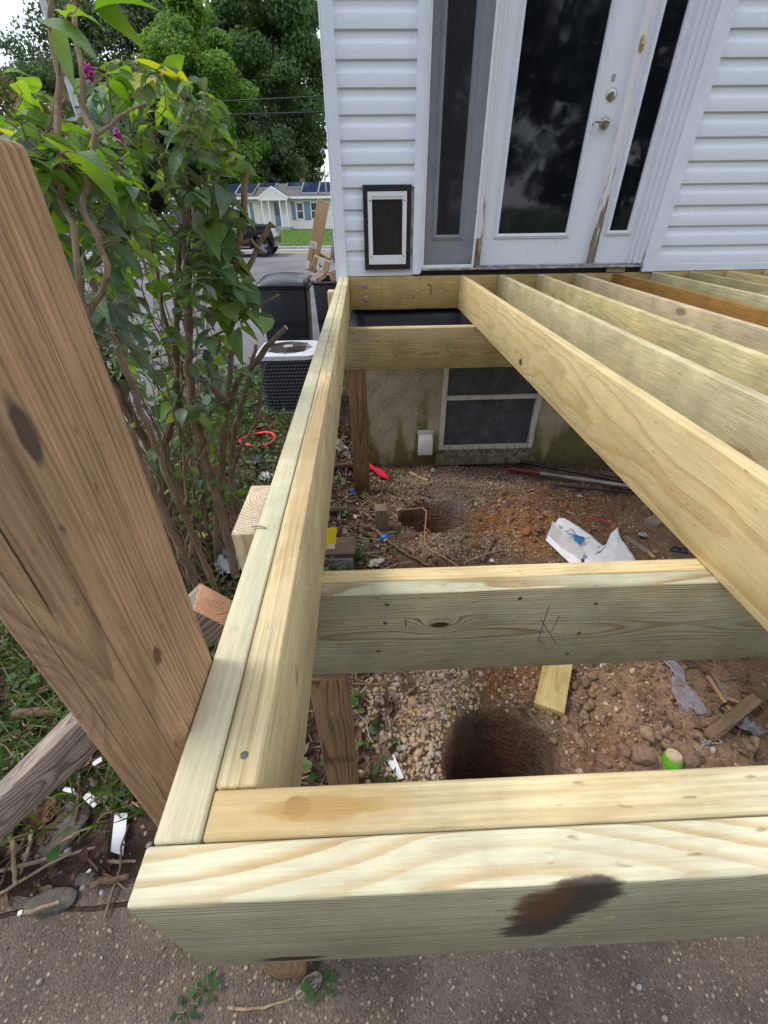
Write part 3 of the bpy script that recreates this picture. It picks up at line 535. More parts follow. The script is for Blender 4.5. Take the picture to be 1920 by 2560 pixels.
led = plank('ledger_board', (rimx(L, 2)+0.002, L+TH/2, -H/2), (XE, L+TH/2, -H/2), TH, H, deck, early=(0.46, 0.33, 0.13), late=(0.30, 0.18, 0.06), pith=(0.03, 0.02), tilt=0.02, ring=0.010, wobble=0.03, strength=0.6, knots=((0.28, L, -0.12, 0.05, 0.02, 0), (0.62, L, -0.10, 0.04, -0.015, 0)),
      stains=((0.55, L, -0.145, 0.010, 0.02, 0.006, (0.02, 0.012, 0.01), 0.9), (0.66, L, -0.06, 0.01, 0.02, 0.01, (0.03, 0.02, 0.01), 0.8), (0.68, L, -0.10, 0.012, 0.02, 0.04, (0.12, 0.07, 0.03), 0.6)))
for (qx, qy) in ((911, 714), (914, 748)):
    p = on_y(qx, qy, L); M1 = T((p[0], L, p[2])); MB().lathe([(0.0, 0.005), (0.018, 0.005), (0.0215, 0.0)], 20, M1, False).lathe([(0.0, 0.013), (0.009, 0.013), (0.0105, 0.010), (0.0105, 0.004)], 6, M1, False).build('bolt', plain('galvanised', (0.45, 0.46, 0.48), 0.45, 0.15, 40, 0.8), led, True)
for qx in (954, 1050):
    p = on_y(qx, 730, L); MB().box((p[0]-0.0008, L-0.0006, -H+0.01), (p[0]+0.0008, L, -0.004)).build('pencil_line', plain('pencil', (0.16, 0.10, 0.05)), led)
XJ = 0.898; SP = 0.2955
jk = [dict(early=(0.68, 0.54, 0.27), late=(0.53, 0.37, 0.15), pith=(-0.10, -0.02), tilt=0.028, ring=0.017, wobble=0.03, strength=0.7, streak=0.10, dirt=0.12),
      dict(early=(0.60, 0.52, 0.30), late=(0.47, 0.34, 0.15), pith=(0.03, -0.20), ring=0.006, wobble=0.012, green=0.3, greencol=(0.48, 0.47, 0.32), strength=0.55),
      dict(early=(0.62, 0.51, 0.25), late=(0.43, 0.31, 0.11), pith=(-0.05, 0.02), tilt=0.02, ring=0.010, wobble=0.03, green=0.3, greencol=(0.46, 0.47, 0.30), strength=0.7),
      dict(early=(0.56, 0.46, 0.28), late=(0.40, 0.29, 0.15), pith=(0.02, -0.25), ring=0.008, wobble=0.012, green=0.3, greencol=(0.44, 0.44, 0.34), strength=0.6),
      dict(early=(0.31, 0.165, 0.042), late=(0.20, 0.095, 0.022), pith=(-0.05, 0.0), tilt=0.02, ring=0.008, wobble=0.02, strength=0.6),
      dict(early=(0.57, 0.49, 0.27), late=(0.40, 0.30, 0.12), pith=(-0.05, 0.06), tilt=0.02, ring=0.008, wobble=0.02, green=0.4, strength=0.7),
      dict(early=(0.44, 0.37, 0.16), late=(0.30, 0.22, 0.07), pith=(0.1, -0.06), ring=0.009, wobble=0.02, green=0.3, strength=0.6)]
for i in range(14):
    kw = dict(jk[i % 7]); x1 = XJ+i*SP+TH/2; x0 = x1+0.0078*(1+0*i)
    if i == 0:
        q = on_x(1690, 1130, XJ); q2 = on_x(1302, 900, XJ); kw['knots'] = ((XJ, q[1], q[2]-0.03, 0.035, 0.012, 0), (XJ, q2[1], q2[2], 0.04, -0.03, 0)); kw['stains'] = ((XJ, q2[1], q2[2]-0.01, 0.02, 0.008, 0.018, (0.05, 0.025, 0.01), 0.9),)
    if i == 1:
        q = on_x(1658, 930, x1); q2 = on_x(1880, 1130, x1); kw['stains'] = ((x1, q[1], q[2], 0.05, 0.012, 0.02, (0.05, 0.03, 0.02), 0.9), (x1, q2[1], q2[2]-0.02, 0.05, 0.30, 0.028, (0.30, 0.16, 0.08), 0.6), (x1, 2.3, -0.17, 0.05, 0.6, 0.03, (0.28, 0.17, 0.10), 0.45))
    if i == 2: kw['knots'] = ((x1, 2.75, -0.07, 0.05, 0.03, 0), (x1, 2.45, -0.15, 0.02, -0.02, 0))
    if i == 3: kw['stains'] = ((x1, 2.2, -0.03, 0.05, 0.5, 0.018, (0.05, 0.035, 0.03), 0.6), (x1, 1.9, -0.09, 0.05, 0.012, 0.04, (0.04, 0.02, 0.015), 0.8))
    if i == 4: kw['stains'] = ((x1, 1.9, -0.03, 0.05, 0.12, 0.04, (0.04, 0.03, 0.025), 0.8),)
    plank('joist', (x0-0.0078*(L-0.077)/L+0.0, 2*TH+0.002, -H/2), (x1, L-0.001, -H/2), TH, H, deck, **kw)
ym, yb = 0.513, 2.881
q = on_y(1100, 1562, ym)
plank('beam_board', (-0.02, ym+TH/2, -H-HB/2-0.001), (XE, ym+TH/2, -H-HB/2-0.001), TH, HB-0.002, deck, early=(0.48, 0.45, 0.30), late=(0.29, 0.20, 0.09), pith=(0.028, 0.0), tilt=0.006, ring=0.0062, wobble=0.012, green=0.45, greencol=(0.40, 0.42, 0.30), strength=0.95, streak=0.16,
      knots=((q[0], ym, q[2], 0.022, 0.030), (q[0]-0.42, ym, -H-HB/2-.01, 0.045, 0.014, 0), (q[0]+0.55, ym, -H-HB/2-.0, 0.05, 0.010, 0)), stains=((q[0], ym, q[2], 0.020, 0.02, 0.009, (0.045, 0.03, 0.012), 0.95), (q[0]-0.075, ym, q[2]+0.01, 0.002, 0.02, 0.012, (0.05, 0.03, 0.015), 0.9)))
plank('beam_board', (-0.02, ym+TH*1.5+0.001, -H-HB/2-0.001), (XE, ym+TH*1.5+0.001, -H-HB/2-0.001), TH, HB-0.002, deck, **YEL, pith=(0.2, 0.05), ring=0.009, wobble=0.02, strength=0.7)
q = on_y(1015, 880, yb); q2 = on_y(1160, 868, yb)
plank('beam_board', (-0.02, yb+TH/2, -H-HB/2-0.001), (XE, yb+TH/2, -H-HB/2-0.001), TH, HB-0.002, deck, early=(0.44, 0.35, 0.16), late=(0.27, 0.19, 0.065), pith=(0.030, -0.03), tilt=0.005, ring=0.0085, wobble=0.010, green=0.35, greencol=(0.38, 0.33, 0.18), strength=0.95, knots=((q[0], yb, q[2], 0.025, 0.02, 0), (q2[0]-0.03, yb, q2[2]-0.03, 0.022, 0.018, 0)),
      stains=((q2[0], yb, q2[2], 0.10, 0.02, 0.012, (0.42, 0.19, 0.05), 0.6), (0.3, yb, -H-0.03, 0.8, 0.02, 0.045, (0.40, 0.31, 0.18), 0.7)))
plank('beam_board', (-0.02, yb+TH*1.5+0.001, -H-HB/2-0.002), (XE, yb+TH*1.5+0.001, -H-HB/2-0.002), TH, HB-0.002, deck, **YEL, pith=(0.2, 0.05), ring=0.009)
mb = MB()
for (qa, qb) in (((1372, 1515), (1345, 1600)), ((1352, 1548), (1392, 1612)), ((1345, 1600), (1362, 1612)), ((1398, 1540), (1378, 1580))):
    a_, b_ = on_y(*qa, ym), on_y(*qb, ym); mb.tube([(a_[0], ym-0.0004, a_[2]), (b_[0], ym-0.0004, b_[2])], 0.0007, 4)
mb.build('pencil_mark', plain('pencil grey', (0.10, 0.09, 0.075)), deck)
# posts holding the beams up
def post(name, x0, x1, y0, y1, z0, z1, parent, **kw):
    M = Matrix(((0, 1, 0, (x0+x1)/2), (0, 0, -1, (y0+y1)/2), (-1, 0, 0, (z0+z1)/2), (0, 0, 0, 1))); M = Matrix(((0, 0, 1, (x0+x1)/2), (0, 1, 0, (y0+y1)/2), (-1, 0, 0, (z0+z1)/2), (0, 0, 0, 1)))
    return plank(name, None, None, y1-y0, x1-x0, parent, M=M, L=z1-z0, **kw)
post('post', 0.018, 0.107, 0.50, 0.589, -1.5, -H-HB-0.003, deck, **BRN, pith=(0.01, -0.03), ring=0.008, wobble=0.02, crack=2.2, stains=((0.06, 0.5, -0.9, 0.02, 0.02, 0.3, (0.09, 0.05, 0.03), 0.4),))
post('post', 0.036, 0.162, yb, yb+0.089, -1.575, -H-HB-0.003, deck, early=(0.23, 0.125, 0.055), late=(0.11, 0.055, 0.025), pith=(0.01, 0.01), tilt=0.02, ring=0.009, wobble=0.03, strength=1.0)
post('post', -0.036, 0.0015, 0.435, 0.58, -0.36, -0.001, deck, early=(0.66, 0.52, 0.36), late=(0.34, 0.22, 0.14), pith=(0.035, 0.024), ring=0.0062, wobble=0.004, green=0.3, greencol=(0.45, 0.42, 0.20), strength=1.0)
post('post', -0.066, -0.023, 2.93, 3.03, -0.30, -0.012, deck, **YEL, pith=(0.01, 0.02), ring=0.006, wobble=0.004)
M_NAIL = plain('nail head', (0.16, 0.15, 0.14), 0.5, 0.2, 50, 0.7)
for yy, lst in ((ym, ((967, 1511), (963, 1557), (946, 1627), (1490, 1508), (1448, 1582), (1418, 1633), (1300, 1495))), (yb, ((882, 834), (1187, 824), (942, 853), (1085, 864))), (L, ((1203, 696), (1130, 745)))):
    for qx, qy in lst: q = on_y(qx, qy, yy); MB().lathe([(0.0, 0.0022), (0.0042, 0.0016), (0.0052, -0.001)], 10, T((q[0], yy, q[2])), False).build('nail', M_NAIL, deck, True)
for qx, qy in ((611, 1888),): q = on_z(qx, qy, 0.0); MB().lathe([(0.0, 0.0008), (0.0036, 0.0006), (0.0042, -0.001)], 10, Matrix.Translation(Vector((q[0], q[1], 0.0))), False).build('nail', M_NAIL, deck, True)
# bent nail in the rim
p = on_z(655, 1322, 0.0); MB().tube([p+np.array([0.006, 0, -0.004]), p+np.array([0.005, 0, 0.003]), p+np.array([-0.004, 0.002, 0.0045]), p+np.array([-0.016, 0.002, 0.004])], 0.0013, 6).build('nail', plain('nail steel', (0.35, 0.36, 0.38), 0.35, 0.1, 50, 0.9), deck, True)
# the old post and the leaning timber
_px = Vector((-0.0198, -0.0123, -1.0)).normalized(); _py = Vector((0, 1, 0)); _pz = _px.cross(_py).normalized(); _py = _pz.cross(_px); MPOST = Matrix((_px, _py, _pz)).transposed().to_4x4(); MPOST.translation = Vector((-0.0425-0.0081, 0.1655-0.0050, -0.41))
kp = on_y(50, 1085, 0.121); kq = on_x(390, 1640, 0.003); kr = on_y(150, 1330, 0.121); ks = on_y(170, 1740, 0.121)
op = plank('wooden_post', None, None, 0.089, 0.089, None, M=MPOST, L=1.70, bevel=0.004, early=(0.42, 0.262, 0.138), late=(0.28, 0.166, 0.083), pith=(0.09, -0.005), tilt=0.035, ring=0.0042, wobble=0.012, crack=0.9, streak=0.3, rough=0.8, bumpd=0.0015, strength=0.8,
      knots=((ks[0], ks[1], ks[2], 0.022, 0.016, 0),),
      stains=((kp[0], kp[1], kp[2], 0.022, 0.010, 0.0055, (0.06, 0.04, 0.035), 0.85), *[(lx_, 0.1215, lz_, ll_, 0.003, 0.0006, (0.06, 0.038, 0.025), 0.8) for lx_, lz_, ll_ in ((-0.060, 0.10, 0.30), (-0.036, 0.22, 0.25), (-0.018, 0.0, 0.35))], (0.004, 0.165, 0.1, 0.3, 0.0006, 0.004, (0.06, 0.038, 0.025), 0.8), (kr[0], kr[1], kr[2], 0.005, 0.006, 0.003, (0.10, 0.06, 0.045), 0.6), (kq[0], kq[1], kq[2], 0.010, 0.006, 0.006, (0.12, 0.055, 0.03), 0.9)))
tag(op, 'tall rough brown post standing against the left rim of the deck', 'post')
def cam_pt(px, py, depth): d = ray(px, py); return CAM+d*depth
e0 = cam_pt(536, 1512, 0.93); dirv = cam_pt(-60, 2085, 1.16)-e0; dirv = dirv/np.linalg.norm(dirv); e1 = e0+dirv*1.75
X = Vector(-dirv); Zt = Vector((0, 0, 1)); Y = Zt.cross(X).normalized(); Z = X.cross(Y); R45 = Matrix.Rotation(math.radians(-6), 3, 'X')
Mt = (Matrix((X, Y, Z)).transposed() @ R45).to_4x4(); Mt.translation = Vector((e0+e1)/2)
tb = plank('timber', None, None, 0.089, 0.089, None, M=Mt, L=1.75, bevel=0.004, **GRY, pith=(0.0, 0.0), ring=0.0055, wobble=0.03, tilt=0.01, crack=1.5, bumpd=0.0018, strength=1.0, stains=((e0[0], e0[1], e0[2], 0.012, 0.012, 0.012, (0.60, 0.34, 0.20), 1.0),))
_I = Mt.inverted(); 
# freshly sawn pink end grain on the near end
tb.data.materials.append(wood('fresh end grain', (0.80, 0.46, 0.29), (0.60, 0.30, 0.17), pith=(0.02, 0.01), ring=0.0065, wobble=0.01, strength=0.7, streak=0.3, bumpd=0.002))
for f in tb.data.polygons:
    if f.normal.x > 0.8: f.material_index = 1
tag(tb, 'grey weathered timber with a pink sawn end leaning behind the brown post', 'timber')
# black sheet under the ledger
n = 24; m = 8; V = []; F = []
for j in range(m):
    for i in range(n):
        s = j/(m-1); xx = 0.06+i*3.4/(n-1); V.append((xx, 3.578-0.30*s**1.3+0.015*math.sin(xx*4+s*2), -0.236-0.20*s+0.012*math.sin(xx*5.3)*s))
for j in range(m-1):
    for i in range(n-1): a = j*n+i; F.append((a, a+1, a+n+1, a+n))
o = MB().add(V, F).build('plastic_sheet', plain('black plastic', (0.010, 0.011, 0.016), 0.38, 0.2, 6, 0, 0.5), None, True, recalc=False); md = o.modifiers.new('thick', 'SOLIDIFY'); md.thickness = 0.002
tag(o, 'black plastic sheet hanging between ledger board and back beam', 'plastic sheet')
# ================================================================== ACROSS THE STREET
NY = 47.0
nb = empty('neighbour_house', (-8, NY, -1.0), 'low cream house across the street with solar panels and a gabled porch', 'house')
b = NB('cream siding'); x, y, z = b.sep(b.pos()); fz = b.ma('FRACT', b.mul(z, 1/0.125)); n = b.noise(b.pos(), 0.9, 4)
M_NS = b.out(b.mix(b.rng(n, 0.35, 0.65), (0.84, 0.77, 0.71), (0.88, 0.82, 0.77)), 0.5, b.bump(fz, 0.02), 0, 0.3)
M_NW = plain('porch white', (0.78, 0.78, 0.78), 0.45, 0.06, 3); b = NB('brown shingles'); x, y, z = b.sep(b.pos()); n = b.noise(b.pos(), 3.0, 5, 0.7); M_NR = b.out(b.mix(b.rng(n, 0.35, 0.65), (0.085, 0.075, 0.070), (0.16, 0.145, 0.135)), 0.9, b.bump(b.ma('FRACT', b.mul(y, 5.0)), 0.02), 0, 0.2)
M_NG = plain('window grey glass', (0.055, 0.075, 0.075), 0.1, 0.3, 1.5, 0, 0.6); M_NSH = plain('blue shutters', (0.15, 0.23, 0.33), 0.55, 0.1, 5); M_FND = plain('block foundation', (0.33, 0.30, 0.27), 0.9, 0.25, 3)
ZB = -0.98; ZE = 1.48; XL, XR = -17.0, 1.0
MB().box((XL, NY, ZB), (XR, NY+7.5, ZE-0.02)).build('wall', M_NS, nb); MB().box((XL+.02, NY+0.03, ZB-0.6), (XR-.02, NY+7.4, ZB-.002)).build('foundation', M_FND, nb)
ridge = on_y(700, 459, NY+3.75)[2]
mb = MB(); mb.prism([(NY-0.45, ZE), (NY+3.75, ridge), (NY+8.0, ZE), (NY+8.0, ZE-0.03), (NY-0.45, ZE-0.03)], XL-0.3, XR+0.3, Matrix(((0, 1, 0, 0), (1, 0, 0, 0), (0, 0, 1, 0), (0, 0, 0, 1)))); rf = mb.build('roof', M_NR, nb)
MB().box((XL-0.3, NY-0.55, ZE-0.16), (XR+0.3, NY-0.46, ZE)).build('gutter', M_NW, rf, bevel=0.02)
sl_ = (ridge-ZE)/4.2; ang = math.atan(sl_)
def roof_pt(x, s): return Vector((x, NY-0.45+4.2*s, ZE+(ridge-ZE)*s))
b = NB('solar cells'); x, y, z = b.sep(b.obj()); gxx = b.ma('FRACT', b.mul(x, 6.0)); gyy = b.ma('FRACT', b.mul(y, 6.0)); ln = b.ma('MAXIMUM', b.rng(gxx, 0.90, 0.94), b.rng(gyy, 0.90, 0.94))
M_SOL = b.out(b.mix(ln, (0.010, 0.016, 0.055), (0.08, 0.10, 0.16)), 0.12, None, 0, 0.6); M_SF = plain('panel frame', (0.55, 0.55, 0.57), 0.4, 0.1, 5, 0.6)
def panel(x0, x1, s0, s1):
    M = Matrix.Translation(roof_pt((x0+x1)/2, (s0+s1)/2)+Vector((0, -0.06, 0.12))) @ Matrix.Rotation(ang, 4, 'X'); ln_ = 4.2/math.cos(ang)*(s1-s0); w_ = x1-x0
    o = MB().box((-w_/2, -ln_/2, -0.02), (w_/2, ln_/2, 0.02)).build('solar_panel', M_SOL); o.matrix_basis = M; adopt(o, nb)
    f = MB().box((-w_/2-0.02, -ln_/2, -0.03), (-w_/2+0.02, ln_/2, 0.026)).box((w_/2-0.02, -ln_/2, -0.03), (w_/2+0.02, ln_/2, 0.026)).box((-w_/2+.02, -ln_/2-0.03, -0.12), (w_/2-.02, -ln_/2, 0.02)).build('frame', M_SF); f.matrix_basis = M; adopt(f, o)
def nx(px, py=480): return on_y(px, py, NY+1.0)[0]
for x0, x1, s0, s1 in ((nx(556), nx(592), 0.14, 0.88), (nx(594), nx(638), 0.14, 0.88), (nx(641), nx(685), 0.56, 0.9), (nx(713), nx(753), 0.60, 0.92), (nx(755), nx(796), 0.16, 0.94), (nx(798), nx(842), 0.16, 0.94), (nx(844), nx(890), 0.16, 0.94), (nx(516), nx(554), 0.14, 0.88)): panel(x0, x1, s0, s1)
# porch
px0, px1 = on_y(650, 495, NY-1.3)[0], on_y(712, 495, NY-1.3)[0]; gxa, gxb = on_y(640, 493, NY-1.3)[0], on_y(722, 493, NY-1.3)[0]; gz = on_y(678, 465, NY-1.3)[2]; pcx = (gxa+gxb)/2; ZP = ZE-0.10
po = MB().prism([(gxa, ZP), (gxb, ZP), (pcx, gz)], NY-1.25, NY+2.6).build('porch_roof', M_NR, nb)
MB().prism([(gxa+0.25, ZP-0.02), (gxb-0.25, ZP-0.02), (pcx, gz-0.13)], NY-1.32, NY-1.26).build('gable', M_NS, po)
mb = MB()
for xa in (gxa, gxb):
    dx = pcx-xa; nrm = Vector((-(gz-ZP)*math.copysign(1, dx), 0, abs(dx))).normalized()*0.14
    mb.add([(xa, NY-1.36, ZP), (pcx, NY-1.36, gz), (pcx, NY-1.36, gz-0.16), (xa+0.2*math.copysign(1, dx), NY-1.36, ZP-0.04), (xa, NY-1.26, ZP+.01), (pcx, NY-1.26, gz+.01), (pcx, NY-1.26, gz-0.15), (xa+0.2*math.copysign(1, dx), NY-1.26, ZP-0.03)], [(0, 1, 2, 3), (4, 5, 1, 0), (3, 2, 6, 7), (7, 6, 5, 4)])
mb.build('fascia', M_NW, po); MB().box((gxa+0.15, NY-1.34, ZP-0.16), (gxb-0.15, NY-1.25, ZP-0.021)).build('porch_beam', M_NW, po)
PF = -0.72
MB().box((gxa+0.3, NY-1.35, -1.6), (gxb-0.1, NY-0.002, PF)).build('porch_floor', M_FND, nb, bevel=0.02)
cols = [on_y(q, 495, NY-1.25)[0] for q in (652, 669, 697, 714)]
for xc in cols: MB().box((xc-0.05, NY-1.3, PF+.002), (xc+0.05, NY-1.2, ZP-0.161)).build('porch_column', M_NW, nb, bevel=0.01)
for xa, xb in ((cols[0]+.051, cols[1]-.051), (cols[2]+.051, cols[3]-.051)):
    rl = MB().box((xa, NY-1.28, 0.10), (xb, NY-1.22, 0.16)).box((xa, NY-1.27, PF+0.08), (xb, NY-1.23, PF+0.12)).build('railing', M_NW, nb)
    k = 5
    for i in range(k): xx = xa+(xb-xa)*(i+0.5)/k; MB().box((xx-0.018, NY-1.268, PF+0.1201), (xx+0.018, NY-1.232, 0.0999)).build('baluster', M_NW, rl)
for i in range(3): MB().box((cols[1]-1.0, NY-1.352-0.28*(i+1), -1.6), (cols[2]+0.1, NY-1.352-0.28*i, PF-0.16*(i+1)+0.02)).build('step', plain('wood steps', (0.42, 0.33, 0.22), 0.8, 0.15, 4), nb, bevel=0.01)
def nwin(xa, xb, za, zb, shut):
    w_ = MB().box((xa-0.09, NY-0.05, za-0.09), (xa, NY+0.02, zb+0.09)).box((xb, NY-0.05, za-0.09), (xb+0.09, NY+0.02, zb+0.09)).box((xa, NY-.049, zb), (xb, NY+0.02, zb+0.09)).box((xa, NY-.049, za-0.09), (xb, NY+0.02, za)).box((xa, NY-0.04, (za+zb)/2-0.03), (xb, NY+.02, (za+zb)/2+0.03)).build('window', M_NW, nb)
    MB().box((xa, NY-0.03, za), (xb, NY-0.02, (za+zb)/2-.03)).build('pane', M_NG, w_); MB().box((xa, NY-0.028, (za+zb)/2+.03), (xb, NY-0.018, zb)).build('pane', M_NG, w_)
def nsh(xa, xb, za, zb):
    s_ = MB().box((xa, NY-0.045, za), (xb, NY-.002, zb)).build('shutter', M_NSH, nb, bevel=0.01)
    for k in range(2): MB().box((xa+0.06, NY-0.055, za+0.08+k*(zb-za)/2), (xb-0.06, NY-0.0451, za-0.08+(k+1)*(zb-za)/2)).build('shutter_panel', M_NSH, s_, bevel=0.01)
wz0, wz1 = -0.12, 1.02; q = lambda p_: on_y(p_, 525, NY)[0]
nwin(q(743), q(757), wz0, wz1, 0); nwin(q(779), q(793), wz0, wz1, 0); nsh(q(729), q(738.5), wz0-.1, wz1+.1); nsh(q(761), q(776), wz0-.1, wz1+.1); nsh(q(798), q(806), wz0-.1, wz1+.1)
nwin(q(606), q(620), wz0, wz1, 0); nsh(q(594), q(602), wz0-.1, wz1+.1); nsh(q(625), q(633), wz0-.1, wz1+.1)
da, db_ = q(686), q(702); dd = MB().box((da-0.08, NY-0.06, PF+.003), (da, NY+.01, 1.2)).box((db_, NY-0.06, PF+.003), (db_+0.08, NY+.01, 1.2)).box((da, NY-.059, 1.12), (db_, NY+.01, 1.2)).build('door', M_NW, nb)
MB().box((da, NY-0.04, PF+0.05), (db_, NY-0.01, 0.18)).build('door_panel', M_NSH, dd); MB().box((da, NY-0.038, 0.182), (db_, NY-.008, 1.119)).build('pane', M_NG, dd)
p = on_y(813, 450, NY+3.7); MB().tube([(p[0], NY+3.6, ridge-0.3), (p[0], NY+3.6, ridge+1.0)], 0.09, 10).build('vent_pipe', M_SF, rf)
p = on_y(755, 452, NY+3.7); MB().box((p[0]-.2, NY+3.8, ridge-.2), (p[0]+.2, NY+4.2, ridge+0.35)).build('chimney', plain('brick chimney', (0.20, 0.09, 0.06), 0.9, 0.2, 5), rf)
# ------------------------------------------------------------------ car behind the bush
CYR = 20.6; cz = float(gh(-5, CYR, False)); wf = on_y(655, 618, CYR)[0]; 
car = empty('parked_car', (wf-1.6, CYR+0.9, cz), 'black sport utility vehicle parked behind the shrubs, front wheel showing', 'car')
M_CP = plain('black car paint', (0.008, 0.008, 0.010), 0.12, 0.1, 2, 0, 0.6); M_CG = plain('car glass', (0.02, 0.03, 0.035), 0.05, 0.2, 1, 0, 0.7); M_TY = plain('tyre rubber', (0.015, 0.015, 0.016), 0.8, 0.2, 20); M_RM = plain('alloy', (0.42, 0.42, 0.44), 0.3, 0.1, 10, 0.9); M_CHR = plain('chrome', (0.6, 0.6, 0.62), 0.15, 0.05, 5, 1.0)
def cx(u): return wf+u
prof = [(-3.75, 0.42), (-3.80, 0.75), (-3.78, 1.05), (-3.70, 1.12), (0.0, 1.13), (0.30, 1.08), (0.46, 0.98), (0.53, 0.75), (0.52, 0.45), (0.48, 0.36), (0.45, 0.33)]
prof += [(0.44*math.cos(a), 0.36+0.44*math.sin(a)) for a in np.linspace(0.0, math.pi, 10)]+[(-0.46, 0.30), (-2.42, 0.30)]+[(-2.88+0.44*math.cos(a), 0.36+0.44*math.sin(a)) for a in np.linspace(0.0, math.pi, 10)]+[(-3.34, 0.36)]
mb = MB(); mb.prism([(cx(u), cz+v) for u, v in prof], CYR-0.02, CYR+1.84); cb = mb.build('body', M_CP, car, True, bevel=0.06, seg=3, angle=50)
gp = [(-3.66, 1.10), (-3.45, 1.66), (-3.1, 1.74), (-1.7, 1.74), (-1.25, 1.68), (-0.35, 1.10)]
gv = [(cx(u), CYR+0.06+(v-1.1)*0.28, cz+v) for u, v in gp]+[(cx(u), CYR+1.76-(v-1.1)*0.28, cz+v) for u, v in gp]; k = len(gp)
MB().add(gv, [tuple(range(k)), tuple(range(2*k-1, k-1, -1))]+[(i, i+k, (i+1) % k+k, (i+1) % k) for i in range(k)]).build('cabin', M_CP, car, True, bevel=0.05, seg=2)
for pts in ([(-1.28, 1.16), (-1.28, 1.62), (-1.12, 1.56), (-0.52, 1.16)], [(-2.35, 1.16), (-2.35, 1.64), (-1.38, 1.64), (-1.38, 1.16)], [(-3.5, 1.16), (-3.35, 1.60), (-2.45, 1.64), (-2.45, 1.16)]):
    vs = [(cx(u), CYR+0.035+(v-1.1)*0.28, cz+v) for u, v in pts]+[(cx(u), CYR+0.075+(v-1.1)*0.28, cz+v) for u, v in pts]; MB().add(vs, [(0, 1, 2, 3), (7, 6, 5, 4)]+[(i, i+4, (i+1) % 4+4, (i+1) % 4) for i in range(4)]).build('window', M_CG, car)
vs = [(cx(u), yy, cz+v+0.012) for u, v, yy in ((-0.42, 1.16, CYR+0.22), (-1.15, 1.64, CYR+0.32), (-1.15, 1.64, CYR+1.50), (-0.42, 1.16, CYR+1.60))]; MB().add(vs+[(a_, b_, c_-0.02) for a_, b_, c_ in vs], [(0, 1, 2, 3), (7, 6, 5, 4)]+[(i, i+4, (i+1) % 4+4, (i+1) % 4) for i in range(4)]).build('windscreen', M_CG, car)
MB().box((cx(-3.6), CYR-0.03, cz+1.10), (cx(-0.5), CYR-0.005, cz+1.135)).build('chrome_strip', M_CHR, car); MB().box((cx(-2.4), CYR-0.03, cz+0.36), (cx(-0.5), CYR-0.008, cz+0.40)).build('chrome_strip', M_CHR, car)
mr = MB(); mr.tube([(cx(-0.62), CYR+0.02, cz+1.20), (cx(-0.60), CYR-0.14, cz+1.22)], 0.03, 6); mr.box((cx(-0.70), CYR-0.30, cz+1.16), (cx(-0.55), CYR-0.12, cz+1.34)); mr.build('mirror', M_CP, car, True, bevel=0.03)
MB().box((cx(0.32), CYR+0.0, cz+0.84), (cx(0.505), CYR+0.45, cz+0.98)).build('headlight', plain('headlight', (0.6, 0.62, 0.65), 0.15, 0.1, 5, 0, 0.8), car, bevel=0.02)
for dx in (0.40, -0.70): MB().box((cx(-1.2-1.1*(dx < 0)+.1), CYR-0.035, cz+0.98), (cx(-1.0-1.1*(dx < 0)+.1), CYR-0.01, cz+1.015)).build('door_handle', M_CHR, car, bevel=0.008)
for ux in (0.0, -2.88):
    for ya in (CYR+0.05, CYR+1.62):
        M1 = Matrix.Translation(Vector((cx(ux), ya+0.12, cz+0.365))) @ ROT
        ty = MB().lathe([(0.24, 0.12), (0.30, 0.125), (0.35, 0.11), (0.365, 0.07), (0.365, -0.07), (0.35, -0.11), (0.24, -0.11)], 32, M1, False).build('wheel', M_TY, car, True)
        mb = MB(); mb.lathe([(0.245, 0.10), (0.235, 0.115), (0.215, 0.06), (0.20, 0.04)], 32, M1, False); mb.lathe([(0.0, 0.085), (0.055, 0.085), (0.06, 0.04)], 16, M1, False)
        for s in range(5):
            an = s*2*math.pi/5+0.3; Ms = M1 @ Matrix.Rotation(an, 4, 'Z'); mb.box((0.04, -0.042, 0.045), (0.23, -0.008, 0.085), Ms); mb.box((0.04, 0.008, 0.045), (0.23, 0.042, 0.085), Ms)
        mb.build('rim', M_RM, ty, True); MB().lathe([(0.0, 0.03), (0.24, 0.03)], 24, M1, False).build('brake_disc', plain('brake dark', (0.03, 0.03, 0.03)), ty)
# ------------------------------------------------------------------ pole and wires
pp = on_y(160, 170, 27.0); gzp = float(gh(pp[0], 27, False))
pole = empty('utility_pole', (pp[0], 27, gzp), 'pale grey utility pole seen through the top of the shrub', 'pole')
M_POLE = plain('weathered pole', (0.42, 0.41, 0.42), 0.8, 0.2, 3)
MB().tube([(pp[0], 27, gzp-0.3), (pp[0], 27, 5.0), (pp[0], 27, 10.5)], [0.17, 0.15, 0.12], 12).build('pole_shaft', M_POLE, pole, True)
MB().box((pp[0]-1.1, 26.8, 8.9), (pp[0]+1.1, 26.9, 9.02)).build('crossarm', M_POLE, pole); MB().tube([(pp[0], 26.83, 5.6), (pp[0], 26.83, 5.8)], 0.22, 12).build('bracket', M_POLE, pole)
M_WIRE = plain('cable', (0.015, 0.015, 0.017), 0.6)
for (qa, qb, lab) in (((530, 257), (815, 243), 'upper black cable crossing in front of the trees'), ((530, 290), (815, 282), 'lower black cable crossing in front of the trees')):
    a_ = on_y(*qa, 27.0); b_ = on_y(*qb, 27.0); dv = (b_-a_)/(b_[0]-a_[0]); pts = []
    for t in np.linspace(pp[0]-a_[0], 22-a_[0], 40): q_ = a_+dv*t; pts.append((q_[0], 26.8, q_[2]+0.0006*(t-3)**2))
    tag(MB().tube(pts, 0.028, 6).build('power_cable', M_WIRE, None, True), lab, 'cable', 'cables over the street')
